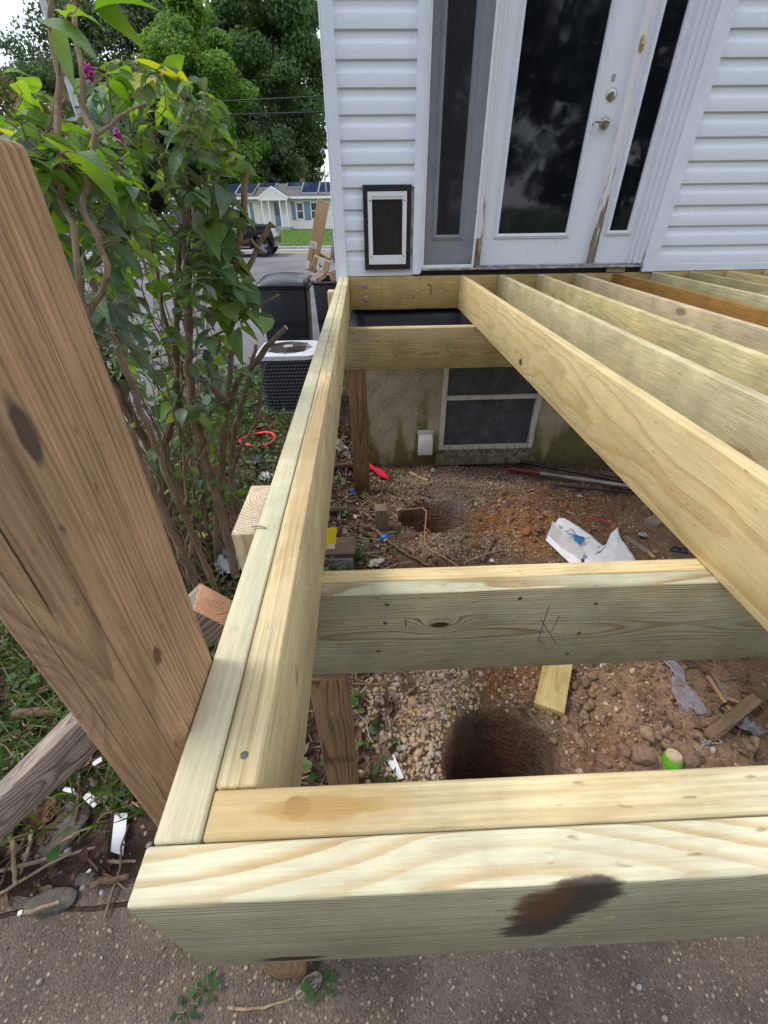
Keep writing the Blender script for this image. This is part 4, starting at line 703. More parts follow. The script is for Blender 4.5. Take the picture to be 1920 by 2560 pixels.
# ------------------------------------------------------------------ trees
def leaf_mat(name, c0, c1, c2, trans=0.35, rough=0.5):
    b = NB(name); r = b.n('NewGeometry').outputs['Random Per Island']; rp = b.n('ValToRGB'); el = rp.color_ramp.elements; el[0].color = (*c0, 1); el[1].color = (*c2, 1); e = el.new(0.5); e.color = (*c1, 1); b.put(rp.inputs[0], r)
    big = b.noise(b.pos(), 0.35, 3); f = b.rng(big, 0.3, 0.7, 0.75, 1.25); col = b.mix(1.0, rp.outputs[0], b.n('CombineColor', i0=f, i1=f, i2=f).outputs[0], 'MULTIPLY')
    def ex(p_):
        t = b.n('BsdfTranslucent', i0=b.mix(1.0, col, (1.5, 1.5, 0.7), 'MULTIPLY')); mx = b.n('MixShader', i0=trans); b.t.links.new(p_.outputs[0], mx.inputs[1]); b.t.links.new(t.outputs[0], mx.inputs[2]); return mx.outputs[0]
    return b.out(col, rough, None, 0, 0.3, ex)
M_BARK = plain('tree bark', (0.075, 0.058, 0.045), 0.9, 0.35, 6, 0, 0.2, 0.05)
def tree(name, label, base, h, rx, rz, zc, mat, nleaf, leaf, nclump, seed, clump=0.9, up=0.3, group='trees beyond the street', fade=None, trunk=0.3):
    rg = np.random.default_rng(seed); bx, by, bz = base; t = empty(name, base, label, 'tree', group)
    mb = MB(); wob = rg.normal(0, 0.25, (6, 2)); pts = [(bx+wob[i, 0]*i*0.3, by+wob[i, 1]*i*0.3, bz-0.2+i*(zc-bz+rz*0.5)/5) for i in range(6)]; mb.tube(pts, [trunk, trunk*0.85, trunk*0.72, trunk*0.6, trunk*0.45, trunk*0.25], 10)
    cl = rg.normal(0, 1, (nclump, 3)); cl /= np.linalg.norm(cl, axis=1)[:, None]; rad = 0.45+0.55*rg.random(nclump)**0.5; 
    C = cl*rad[:, None]; C[:, 2] = np.where(C[:, 2] < -0.75, -0.75, C[:, 2]); prof = 1.0-0.35*np.clip(C[:, 2], 0, 1)**1.5
    C = C*np.array([rx, rx, rz])*np.stack([prof, prof, np.ones(nclump)], 1)+np.array([bx, by, zc])
    for i in range(0, nclump, max(1, nclump//14)):
        k = rg.integers(2, 5); s0 = np.array(pts[k]); e_ = C[i]; mid = (s0+e_)/2+np.array([0, 0, -0.3]); mb.tube([s0, mid, e_], [trunk*0.3, trunk*0.18, 0.03], 6)
    mb.build('trunk', M_BARK, t, True)
    ci = rg.integers(0, nclump, nleaf); cr = clump*(0.7+0.6*rg.random(nclump)); d = rg.normal(0, 1, (nleaf, 3)); d /= np.linalg.norm(d, axis=1)[:, None]
    P = C[ci]+d*(cr[ci]*rg.random(nleaf)**0.45)[:, None]*np.array([1.15, 1.15, 0.75])
    nrm = d*0.6+rg.normal(0, 0.55, (nleaf, 3)); nrm[:, 2] += up; nrm /= np.linalg.norm(nrm, axis=1)[:, None]
    a_ = np.cross(nrm, rg.normal(0, 1, (nleaf, 3))); a_ /= np.linalg.norm(a_, axis=1)[:, None]; c_ = np.cross(nrm, a_); s = leaf*(0.6+0.8*rg.random(nleaf))[:, None]
    V = np.stack([P-a_*s, P+c_*s*0.55+nrm*s*0.12, P+a_*s, P-c_*s*0.55+nrm*s*0.12], 1).reshape(-1, 3)
    o = link('crown', fast_mesh('crown', V, np.arange(nleaf*4).reshape(-1, 4)), t, mat); o['kind'] = 'stuff'; return t
ML_B = leaf_mat('bright leaves', (0.065, 0.14, 0.022), (0.12, 0.225, 0.035), (0.21, 0.32, 0.06), 0.45); ML_D = leaf_mat('dark leaves', (0.042, 0.072, 0.034), (0.064, 0.105, 0.048), (0.10, 0.155, 0.07), 0.45); ML_M = leaf_mat('mid leaves', (0.052, 0.100, 0.038), (0.080, 0.145, 0.054), (0.125, 0.20, 0.078), 0.45); ML_F = leaf_mat('feathery leaves', (0.05, 0.08, 0.016), (0.10, 0.11, 0.03), (0.22, 0.13, 0.05), 0.35)
def tbase(px, Y): x_ = on_y(px, 470, Y)[0]; return (x_, Y, float(gh(x_, Y, False)))
tree('maple_tree', 'bright green maple standing behind the cream house', tbase(552, 60), 16, 5.4, 9.6, 8.0, ML_B, 78000, 0.165, 95, 21, 1.35, 0.6)
tree('shade_tree', 'tall dark tree right of the bright maple, beside the white house corner', tbase(722, 72), 20, 7.4, 13.5, 12.0, ML_M, 85000, 0.21, 110, 22, 1.9)
tree('shade_tree', 'tall dark tree left of the bright maple', tbase(400, 74), 20, 10.5, 14.0, 12.5, ML_D, 80000, 0.22, 150, 23, 2.1)
tree('shade_tree', 'smaller dark tree filling the gap low behind the cream house roof', tbase(640, 66), 12, 6.5, 5.0, 5.0, ML_D, 20000, 0.24, 60, 24, 1.6)
tree('locust_tree', 'feathery brownish green tree nearest the left edge beyond the street', tbase(60, 40), 10, 5.2, 4.2, 4.0, ML_F, 26000, 0.11, 70, 25, 1.1)
tree('locust_tree', 'taller open green tree behind the utility pole', tbase(170, 52), 15, 5.5, 5.8, 6.5, ML_D, 16000, 0.16, 46, 26, 1.3)
tree('shade_tree', 'olive green bushy tree low between the pole and the dark trees', tbase(310, 50), 10, 4.5, 4.0, 4.4, ML_M, 20000, 0.17, 60, 27, 1.2)
tree('shade_tree', 'far dark tree closing the left side behind the feathery tree', tbase(-60, 66), 16, 8.0, 6.0, 5.0, ML_D, 18000, 0.26, 60, 28, 1.8)
tree('shade_tree', 'broad far tree closing the gap between the maple and the white house corner', tbase(640, 88), 24, 11.5, 14.0, 10.0, ML_M, 52000, 0.30, 150, 29, 2.3)
# behind the camera: what the door glass mirrors
for i, (x_, y_, h_, s_) in enumerate(((-3.2, -12, 5.0, 31), (3.5, -14, 6.5, 32), (10, -13, 5.5, 33), (-10, -15, 6.0, 34), (18, -18, 7, 35))):
    tree('yard_tree', ['dark leafy tree in the yard, mirrored in the door glass', 'broad dark tree in the yard, mirrored in the right of the door glass', 'dark tree in the yard mirrored in the right sidelight', 'dark tree far left in the yard behind the deck', 'large dark tree at the far right of the yard'][i], (x_, y_, -1.2), 12, 4.2, h_, h_-0.2, ML_D, 9500, 0.20, 46, s_, 1.2, group='trees in the yard behind the deck')
# ================================================================== BESIDE THE HOUSE
ax0, ax1, ay0, ay1, azt, azb = -0.965, -0.375, 4.33, 4.95, -0.775, -1.42
ac = empty('air_conditioner', ((ax0+ax1)/2, (ay0+ay1)/2, azb), 'dark louvred air-conditioner unit with white top beside the house', 'air conditioner')
def rrect(x0, x1, y0, y1, r, n=6):
    o = []
    for cx_, cy_, a0 in ((x1-r, y1-r, 0), (x0+r, y1-r, 90), (x0+r, y0+r, 180), (x1-r, y0+r, 270)):
        for k in range(n+1): a = math.radians(a0+90*k/n); o.append((cx_+r*math.cos(a), cy_+r*math.sin(a)))
    return o
def slab(poly, z0, z1): n = len(poly); return MB().add([(u, v, z0) for u, v in poly]+[(u, v, z1) for u, v in poly], [tuple(range(n))[::-1], tuple(range(n, 2*n))]+[(i, (i+1) % n, (i+1) % n+n, i+n) for i in range(n)])
M_ACD = plain('dark grey coil guard', (0.075, 0.078, 0.098), 0.5, 0.2, 30); M_ACW = plain('white cabinet', (0.52, 0.53, 0.55), 0.45, 0.08, 10); M_ACB = plain('tan base', (0.42, 0.39, 0.34), 0.6, 0.15, 12)
slab(rrect(ax0+0.012, ax1-0.012, ay0+0.012, ay1-0.012, 0.085), azb+0.05, azt-0.045).build('coil', plain('coil dark', (0.010, 0.010, 0.012), 0.7), ac)
poly = rrect(ax0, ax1, ay0, ay1, 0.09, 5); per = []
for i in range(len(poly)):
    a_, b_ = np.array(poly[i]), np.array(poly[(i+1) % len(poly)]); n_ = max(1, int(np.linalg.norm(b_-a_)/0.032)); per += [a_+(b_-a_)*k/n_ for k in range(n_)]
V = []; F = []; NR = 15; nP = len(per)
# punched louvre guard: rows of slanted slots as real relief
for j in range(NR):
    z0 = azb+0.05+(azt-0.045-azb-0.05)*j/NR; hh = (azt-azb-0.095)/NR
    for i in range(nP):
        a_, b_ = per[i], per[(i+1) % nP]; t_ = b_-a_; t_ = t_/max(1e-6, np.linalg.norm(t_)); n_ = np.array([t_[1], -t_[0]]); bs = len(V); sh = 0.012*t_
        of_ = t_*0.013*(j % 2); a_ = a_+of_; b_ = b_+of_; V += [(*(a_-n_*0.008), z0), (*(b_-t_*0.011-n_*0.008), z0), (*(b_-t_*0.011+n_*0.006+sh), z0+hh*0.60), (*(a_+n_*0.006+sh), z0+hh*0.60), (*(b_-t_*0.011-n_*0.002+sh), z0+hh*0.72), (*(a_-n_*0.002+sh), z0+hh*0.72)]
        F += [(bs, bs+1, bs+2, bs+3), (bs+3, bs+2, bs+4, bs+5)]
o = link('louvre_guard', fast_mesh('louvre_guard', V, F), ac, M_ACD); o['kind'] = 'stuff'
tp = slab(rrect(ax0-0.014, ax1+0.014, ay0-0.014, ay1+0.014, 0.10), azt-0.045, azt-0.006); acx, acy = (ax0+ax1)/2, (ay0+ay1)/2; Rr = 0.235
n = 48; out_ = rrect(ax0-0.010, ax1+0.010, ay0-0.010, ay1+0.010, 0.10, 11); ring_i = []
for k in range(len(out_)): a = math.atan2(out_[k][1]-acy, out_[k][0]-acx); ring_i.append((acx+Rr*math.cos(a), acy+Rr*math.sin(a)))
m_ = len(out_); mb = MB(); mb.add([(u, v, azt-0.005) for u, v in out_]+[(u, v, azt) for u, v in ring_i]+[(u, v, azt-0.05) for u, v in ring_i]+[(u, v, azt-0.046) for u, v in out_], [(i, (i+1) % m_, (i+1) % m_+m_, i+m_) for i in range(m_)]+[(i+m_, (i+1) % m_+m_, (i+1) % m_+2*m_, i+2*m_) for i in range(m_)]+[((i+1) % m_, i, i+3*m_, (i+1) % m_+3*m_) for i in range(m_)])
mb.build('top_cover', M_ACW, ac, True, angle=30)
slab(rrect(ax0-0.01, ax1+0.01, ay0-0.01, ay1+0.01, 0.10), azb, azb+0.05).build('base_pan', M_ACB, ac, True)
M_GR = plain('brown wire guard', (0.05, 0.028, 0.024), 0.5); mb = MB()
for r_ in np.linspace(0.06, Rr, 12): mb.tube([(acx+r_*math.cos(a), acy+r_*math.sin(a), azt+0.012*(1-(r_/Rr)**2)+0.004) for a in np.linspace(0, 2*math.pi, 33)], 0.0022, 5, False)
for a in np.linspace(0, 2*math.pi, 9)[:-1]: mb.tube([(acx+0.05*math.cos(a), acy+0.05*math.sin(a), azt+0.017), (acx+0.262*math.cos(a), acy+0.262*math.sin(a), azt+0.003)], 0.003, 5)
mb.build('fan_grille', M_GR, ac, True); MB().lathe([(0.0, azt+0.018), (0.055, azt+0.018), (0.055, azt+0.005)], 20, Matrix.Translation(Vector((acx, acy, 0))), False).build('fan_hub', plain('hub grey', (0.30, 0.29, 0.28), 0.5), ac)
mb = MB()
for a in (0.2, 0.2+2*math.pi/3, 0.2+4*math.pi/3): Mb = Matrix.Translation(Vector((acx, acy, azt-0.05))) @ Matrix.Rotation(a, 4, 'Z') @ Matrix.Rotation(0.35, 4, 'X'); mb.box((0.03, -0.075, -0.003), (0.21, 0.075, 0.003), Mb)
mb.build('fan_blades', plain('fan dark', (0.04, 0.026, 0.026), 0.6), ac); MB().lathe([(0.0, azt-0.10), (Rr, azt-0.10)], 32, Matrix.Translation(Vector((acx, acy, 0))), False).build('fan_well', plain('fan well', (0.045, 0.02, 0.018), 0.8), ac)
mb = MB()
for xx in (ax0+0.16, ax1-0.16):
    for yy in (ay0+0.10, ay1-0.12): mb.cur = 0; MB().box((xx-0.05, yy-0.05, -1.55), (xx+0.05, yy+0.05, azb-.001)).build('pad_block', M_ACB, ac, bevel=0.01)
# bins
M_BIN = plain('black bin plastic', (0.020, 0.022, 0.030), 0.45, 0.2, 5, 0, 0.4); M_LID = plain('bin lid', (0.014, 0.015, 0.018), 0.32, 0.2, 8, 0, 0.5)
def bin_(x0, x1, y0, y1, z0, z1, label, lid, tilt_=0.05):
    t = empty('wheelie_bin', ((x0+x1)/2, (y0+y1)/2, z0), label, 'wheelie bin', 'wheelie bins by the house corner')
    s = 0.045; top = [(x0, y0), (x1, y0), (x1, y1), (x0, y1)]; bot = [(x0+s, y0+s), (x1-s, y0+s), (x1-s, y1-s), (x0+s, y1-s)]; tw = 0.018; it = [(x0+tw, y0+tw), (x1-tw, y0+tw), (x1-tw, y1-tw), (x0+tw, y1-tw)]
    V = [(u, v, z0) for u, v in bot]+[(u, v, z1) for u, v in top]+[(u, v, z1) for u, v in it]+[(u, v, z1-0.5) for u, v in it]
    F = [(3, 2, 1, 0)]+[(i, (i+1) % 4, (i+1) % 4+4, i+4) for i in range(4)]+[(i+4, (i+1) % 4+4, (i+1) % 4+8, i+8) for i in range(4)]+[(i+8, (i+1) % 4+8, (i+1) % 4+12, i+12) for i in range(4)]+[(12, 13, 14, 15)]
    MB().add(V, F).build('body', M_BIN, t, True, bevel=0.02, seg=2)
    rm = MB(); 
    for a_, b_ in ((0, 1), (1, 2), (2, 3), (3, 0)): rm.tube([(*top[a_], z1-0.01), (*top[b_], z1-0.01)], 0.02, 8)
    rm.build('rim', M_BIN, t, True)
    xm = (x0+x1)/2; MB().box((xm-0.10, y0+0.028, z0+0.15), (xm+0.22, y0+0.034, z1-0.42)).build('front_panel', M_BIN, t, bevel=0.004)
    for yy in (y0+0.12, y1-0.12):
        M1 = Matrix.Translation(Vector((x1-0.02, yy, z0+0.11))) @ Matrix.Rotation(math.radians(90), 4, 'X'); MB().lathe([(0.0, 0.03), (0.10, 0.03), (0.12, 0.02), (0.12, -0.02), (0.10, -0.03), (0.0, -0.03)], 20, M1, False).build('wheel', M_TY, t, True)
    if lid:
        nU, nW = 10, 10; V = []; F = []
        for j in range(nW+1):
            for i in range(nU+1): u = i/nU; v = j/nW; V.append((x0-0.02+(x1-x0+0.06)*u, y0-0.03+(y1-y0+0.06)*v, z1+0.015+0.075*(math.sin(math.pi*u)**0.5)*(math.sin(math.pi*min(1, v*1.0))**0.5)+0.05*v))
        for j in range(nW):
            for i in range(nU): a = j*(nU+1)+i; F.append((a, a+1, a+nU+2, a+nU+1))
        o = MB().add(V, F).build('lid', M_LID, t, True, recalc=False); md = o.modifiers.new('thick', 'SOLIDIFY'); md.thickness = 0.02
    MB().tube([(x1+0.02, y0+0.02, z1-0.04), (x1+0.06, y0+0.02, z1-0.01), (x1+0.06, y1-0.02, z1-0.01), (x1+0.02, y1-0.02, z1-0.04)], 0.016, 8).build('handle', M_BIN, t, True)
    return t
bin_(-1.225, -0.615, 6.0, 6.68, -1.41, -0.375, 'black wheelie bin with its lid shut', True)
bin_(-0.50, 0.06, 6.0, 6.66, -1.41, -0.33, 'black wheelie bin without a lid, overfilled with cardboard boxes', False)
# cardboard in the second bin
def card(name, c=(0.42, 0.27, 0.15)):
    b = NB(name); n = b.noise(b.pos(), 5.0, 5); x, y, z = b.sep(b.obj()); fl = b.noise(b.vec(b.mul(x, 2.0), y, b.mul(z, 160.0)), 1.0, 2); return b.out(b.mix(b.rng(n, 0.3, 0.7), tuple(v*0.85 for v in c), tuple(v*1.1 for v in c)), 0.8, b.bump(fl, 0.001), 0, 0.2)
M_CB = card('cardboard'); M_CB2 = card('pale cardboard', (0.50, 0.34, 0.21)); M_LAB = plain('white label', (0.72, 0.71, 0.72), 0.5, 0.05, 30); M_INK = plain('black print', (0.03, 0.03, 0.035), 0.6); M_PUR = plain('purple label', (0.26, 0.10, 0.42), 0.5); M_ORG = plain('orange print', (0.62, 0.22, 0.10), 0.5)
def frame_at(o, ex, ez):                                # local X along ex, local Z along ez, Y away
    X = Vector(ex).normalized(); Y = Vector(ez).cross(X).normalized(); Z = X.cross(Y); M = Matrix((X, Y, Z)).transposed().to_4x4(); M.translation = Vector(o); return M
def boxed(name, pxs, Y, depth, label, mat=M_CB, thick=None):
    """carton whose near face has three corners at the pixels PXS = bottom-left, bottom-right, top-left, standing at distance Y"""
    a_, b_, c_ = (Vector(on_y(*q, Y)) for q in pxs); M = frame_at(a_, b_-a_, c_-a_); w_ = (b_-a_).length; h_ = (c_-a_).length
    t = MB().box((0, 0, 0), (w_, depth, h_)).build(name, mat, None, bevel=0.004); t.matrix_basis = M; tag(t, label, 'cardboard box', 'cardboard in the open bin')
    def decal(u0, u1, v0, v1, m, nm='label', dy=0.0012, par=None):
        o = MB().box((u0*w_, -dy, v0*h_), (u1*w_, -dy+0.001, v1*h_)).build(nm, m); o.matrix_basis = M; adopt(o, par or t); return o
    return t, decal
t, dc = boxed('flattened_carton', ((784, 668), (833, 680), (848, 513)), 6.45, 0.03, 'tall flattened brown carton with a white shipping label')
t.matrix_basis = t.matrix_basis
t, dc = boxed('tall_carton', ((763, 674), (790, 683), (794, 496)), 6.32, 0.10, 'tall open brown carton leaning left out of the bin, white shipping label low on it')
l_ = dc(0.06, 0.62, 0.335, 0.43, M_LAB)
for k in range(4): dc(0.10, 0.5-0.06*(k % 2), 0.35+0.018*k, 0.356+0.018*k, M_INK, 'print', 0.002, l_)
dc(0.42, 0.46, 0.16, 0.38, M_INK, 'tape_slit', 0.0026); l2 = dc(-0.02, 0.28, 0.02, 0.14, M_LAB)
COL.objects.unlink(bpy.data.objects['flattened_carton']) if False else None
bpy.data.objects.remove(bpy.data.objects['flattened_carton'], do_unlink=True)
t, dc = boxed('carton', ((777, 670), (817, 687), (790, 642)), 6.15, 0.20, 'tilted brown carton with a white printed picture label on its side', M_CB2)
l_ = dc(0.32, 0.66, 0.10, 0.95, M_LAB)
for u0, u1, v0, v1 in ((0.42, 0.47, 0.42, 0.72), (0.46, 0.56, 0.34, 0.50), (0.53, 0.555, 0.55, 0.62), (0.56, 0.59, 0.38, 0.48), (0.44, 0.55, 0.20, 0.25)): dc(u0, u1, v0, v1, M_INK, 'print', 0.002, l_)
for u0, u1, v0, v1 in ((0.04, 0.24, 0.06, 0.10), (0.04, 0.24, 0.50, 0.54), (0.04, 0.07, 0.10, 0.50), (0.21, 0.24, 0.10, 0.50), (0.08, 0.20, 0.64, 0.70), (0.08, 0.20, 0.80, 0.86)): dc(u0, u1, v0, v1, M_INK, 'print')
t, dc = boxed('carton', ((787, 712), (814, 695), (783, 700)), 6.06, 0.2, 'low carton in the bin with a purple label and orange print', M_CB2)
l_ = dc(0.28, 0.50, 0.30, 1.0, M_PUR); dc(0.34, 0.46, 0.62, 0.78, M_LAB, 'print', 0.002, l_); l_ = dc(0.04, 0.27, 0.1, 0.62, M_LAB); dc(0.45, 0.75, 0.05, 0.22, M_ORG)
t, dc = boxed('carton', ((829, 706), (846, 699), (815, 683)), 6.04, 0.05, 'small carton flap with faint print at the front right of the bin', M_CB2)
for v in (0.25, 0.45, 0.62): dc(0.5, 0.85, v, v+0.05, plain('faint print', (0.25, 0.17, 0.10)), 'print')
t, dc = boxed('carton', ((786, 640), (820, 660), (789, 626)), 6.4, 0.3, 'large carton behind the tilted ones with a black printed strip'); l_ = dc(0.0, 0.75, 0.62, 0.98, M_LAB)
for k in range(7): dc(0.02+0.1*k, 0.07+0.1*k+0.02*(k % 2), 0.66, 0.92, M_INK, 'print', 0.002, l_)
t, dc = boxed('narrow_carton', ((824, 648), (832, 650), (832, 534)), 6.55, 0.1, 'narrow grey-sided carton standing at the back against the house corner', card('grey card', (0.42, 0.40, 0.38))); dc(0.0, 1.0, 0.30, 0.33, M_LAB, 'strap')
t, dc = boxed('narrow_carton', ((833, 656), (845, 658), (841, 540)), 6.58, 0.1, 'brown carton strip standing behind the grey-sided carton')
# ================================================================== LOOSE COVER ON THE GROUND
def ico(sub):
    bm = bmesh.new(); bmesh.ops.create_icosphere(bm, subdivisions=sub, radius=1.0); V = np.array([v.co[:] for v in bm.verts]); F = np.array([[v.index for v in f.verts] for f in bm.faces]); bm.free(); return V, F
def rotm(n, rg, flat=0.0):
    a = rg.random((n, 3))*2*math.pi; a[:, :2] *= (1-flat) if flat else 1
    cx_, sx_, cy_, sy_, cz_, sz_ = np.cos(a[:, 0]), np.sin(a[:, 0]), np.cos(a[:, 1]), np.sin(a[:, 1]), np.cos(a[:, 2]), np.sin(a[:, 2]); o = np.zeros(n); i = np.ones(n)
    Rx = np.stack([i, o, o, o, cx_, -sx_, o, sx_, cx_], 1).reshape(n, 3, 3); Ry = np.stack([cy_, o, sy_, o, i, o, -sy_, o, cy_], 1).reshape(n, 3, 3); Rz = np.stack([cz_, -sz_, o, sz_, cz_, o, o, o, i], 1).reshape(n, 3, 3)
    return np.einsum('nij,njk,nkl->nil', Rz, Ry, Rx)
def scatter(name, P, S, base, mat, rg, flat=0.0, smooth=True, lump=0.0, label=None, cat=None):
    """one mesh of many small pieces: BASE = list of (V, F); P places, S (n,3) sizes"""
    n = len(P); Rm = rotm(n, rg, flat); VV = []; FF = []; off = 0; pick = rg.integers(0, len(base), n)
    for k, (bv, bf) in enumerate(base):
        ix = np.where(pick == k)[0]
        if not len(ix): continue
        v = bv[None]*S[ix][:, None, :]; v = np.einsum('nij,nvj->nvi', Rm[ix], v)+P[ix][:, None, :]
        f = bf[None]+(np.arange(len(ix))*len(bv))[:, None, None]+off; VV.append(v.reshape(-1, 3)); FF.append(f.reshape(-1, bf.shape[1])); off += len(ix)*len(bv)
    o = link(name, fast_mesh(name, np.concatenate(VV), np.concatenate(FF), smooth), None, mat); o['kind'] = 'stuff'; return o
def lumpy(sub, amp, seed, k=6):
    V, F = ico(sub); rg = np.random.default_rng(seed); out = []
    for i in range(k):
        d = rg.normal(0, 1, (5, 3)); w_ = sum(np.maximum(0, V @ (q_/np.linalg.norm(q_)))[:, None]*rg.normal(0, amp) for q_ in d); out.append((V*(1+w_+rg.normal(0, amp*0.25, (len(V), 1))), F))
    return out
def craggy(sub, seed, k=6, cuts=16, amp=0.05):
    V0, F = ico(sub); out = []
    for i in range(k):
        r_ = np.random.default_rng(seed+i); V = V0.copy()
        for _ in range(cuts):
            d = r_.normal(0, 1, 3); d /= np.linalg.norm(d); h_ = r_.uniform(0.55, 0.9); V = V-np.maximum(0, V @ d-h_)[:, None]*d
        out.append((V*(1+r_.normal(0, amp, (len(V), 1))), F))
    return out
def place(n, rg, x0, x1, y0, y1, dens):
    P = []
    while sum(len(p_) for p_ in P) < n:
        x_ = rg.uniform(x0, x1, 6000); y_ = rg.uniform(y0, y1, 6000); k = rg.random(6000) < dens(x_, y_); P.append(np.stack([x_[k], y_[k]], 1))
        if len(P) > 400: break
    P = np.concatenate(P)[:n]; return np.concatenate([P, gh(P[:, 0], P[:, 1], True, True)[:, None]], 1)
def blob(x, y, cx_, cy_, rx_, ry_): return np.exp(-(((x-cx_)/rx_)**2+((y-cy_)/ry_)**2)**1.5)
def inhole(x, y): return (np.hypot(x-HOLE1[0], y-HOLE1[1]) < HOLE1[2]+0.015) | (np.hypot(x-HOLE2[0], (y-HOLE2[1])*1.05) < HOLE2[2]+0.015)
def island_mat(name, cols, rough=0.8, scale=60.0, bump=0.002):
    b = NB(name); r = b.n('NewGeometry').outputs['Random Per Island']; rp = b.n('ValToRGB'); el = rp.color_ramp.elements; el[0].color = (*cols[0], 1); el[1].color = (*cols[-1], 1); el[1].position = 1.0
    for i, c_ in enumerate(cols[1:-1]): e = el.new((i+1)/(len(cols)-1)); e.color = (*c_, 1)
    b.put(rp.inputs[0], r); n = b.noise(b.pos(), scale, 4); f = b.rng(n, 0.3, 0.7, 0.72, 1.25); return b.out(b.mix(1.0, rp.outputs[0], b.n('CombineColor', i0=f, i1=f, i2=f).outputs[0], 'MULTIPLY'), rough, b.bump(n, bump), 0, 0.3)
rg = np.random.default_rng(5)
M_PEB = island_mat('river pebbles', [(0.42, 0.27, 0.13), (0.52, 0.38, 0.23), (0.27, 0.22, 0.19), (0.48, 0.30, 0.13), (0.40, 0.36, 0.32), (0.36, 0.20, 0.09), (0.56, 0.46, 0.34)], 0.6, 90)
def dg(x, y): return np.where(inhole(x, y), 0, np.clip(1.4*blob(x, y, 0.33, 0.93, 0.20, 0.30)+0.8*blob(x, y, 0.37, 0.62, 0.10, 0.25)+0.12*blob(x, y, 0.7, 0.9, 0.5, 0.4), 0, 1))
P = place(2700, rg, 0.0, 1.6, 0.2, 1.5, dg); s = 0.0080*np.exp(rg.normal(0, 0.30, len(P))); S = s[:, None]*rg.uniform(0.7, 1.3, (len(P), 3))*np.array([1.15, 1.0, 0.72]); P[:, 2] += s*rg.uniform(0.0, 0.7, len(P))
PEB = craggy(2, 100, 6, 12, 0.02); scatter('gravel', P, S, PEB, M_PEB, rg)
def dg2(x, y): return np.where(inhole(x, y), 0, np.clip(blob(x, y, 0.85, 2.82, 0.50, 0.24)+1.1*blob(x, y, 0.80, 2.02, 0.36, 0.16)+0.7*blob(x, y, 0.7, 3.2, 0.55, 0.22)+0.5*blob(x, y, 1.2, 3.1, 0.4, 0.2)+0.10*blob(x, y, 1.2, 2.4, 0.8, 0.5)+0.06, 0, 1)*np.clip((x+0.1)*3, 0.1, 1))
P = place(6000, rg, -0.1, 2.9, 1.5, 3.55, dg2); s = 0.0060*np.exp(rg.normal(0, 0.35, len(P))); S = s[:, None]*rg.uniform(0.7, 1.3, (len(P), 3))*np.array([1.15, 1.0, 0.72]); P[:, 2] += s*rg.uniform(-0.2, 0.6, len(P))
M_PEB2 = island_mat('small gravel', [(0.33, 0.22, 0.12), (0.40, 0.29, 0.18), (0.18, 0.145, 0.12), (0.34, 0.21, 0.10), (0.34, 0.29, 0.24), (0.22, 0.13, 0.07)], 0.7, 90)
scatter('gravel', P, S, [(v, f) for v, f in lumpy(1, 0.13, 2)], M_PEB2, rg)
# dirt clods
M_CLOD = island_mat('dirt clods', [(0.19, 0.115, 0.068), (0.25, 0.16, 0.10), (0.31, 0.205, 0.13), (0.16, 0.095, 0.058)], 0.95, 70, 0.006)
def dc1(x, y): return np.where(inhole(x, y), 0, np.clip(blob(x, y, 1.2, 0.80, 0.42, 0.30)+0.5*blob(x, y, 0.95, 0.75, 0.2, 0.25)+0.3*blob(x, y, 0.75, 1.0, 0.35, 0.25), 0, 1))
CL = craggy(2, 200, 6, 14, 0.07)
P = place(1500, rg, 0.3, 1.9, 0.3, 1.4, dc1); s = 0.0055*np.exp(rg.normal(0, 0.6, len(P))); S = np.minimum(s, 0.032)[:, None]*rg.uniform(0.75, 1.3, (len(P), 3))*np.array([1.1, 1.0, 0.8]); scatter('soil_crumbs', P, S, CL, M_CLOD, rg)
def dc2(x, y): return np.where(inhole(x, y), 0, np.clip(blob(x, y, 1.35, 2.4, 0.5, 0.42)+0.3*blob(x, y, 2.0, 2.6, 0.6, 0.5)+0.3*blob(x, y, 0.5, 2.0, 0.4, 0.3), 0, 1))
P = place(2200, rg, 0.2, 2.7, 1.6, 3.5, dc2); s = 0.0065*np.exp(rg.normal(0, 0.6, len(P))); S = np.minimum(s, 0.04)[:, None]*rg.uniform(0.75, 1.3, (len(P), 3)); scatter('soil_crumbs', P, S, craggy(2, 300, 6, 14, 0.08), island_mat('clay clods', [(0.22, 0.098, 0.038), (0.13, 0.072, 0.040), (0.27, 0.125, 0.048), (0.10, 0.058, 0.036), (0.18, 0.105, 0.062)], 0.95, 60, 0.006), rg)
P = place(700, rg, 0.5, 4.2, 0.25, 3.4, lambda x, y: np.where(inhole(x, y), 0, 0.5)); s = 0.006*np.exp(rg.normal(0, 0.5, len(P))); scatter('soil_crumbs', P, s[:, None]*rg.uniform(0.7, 1.3, (len(P), 3)), lumpy(1, 0.18, 9), M_CLOD, rg)
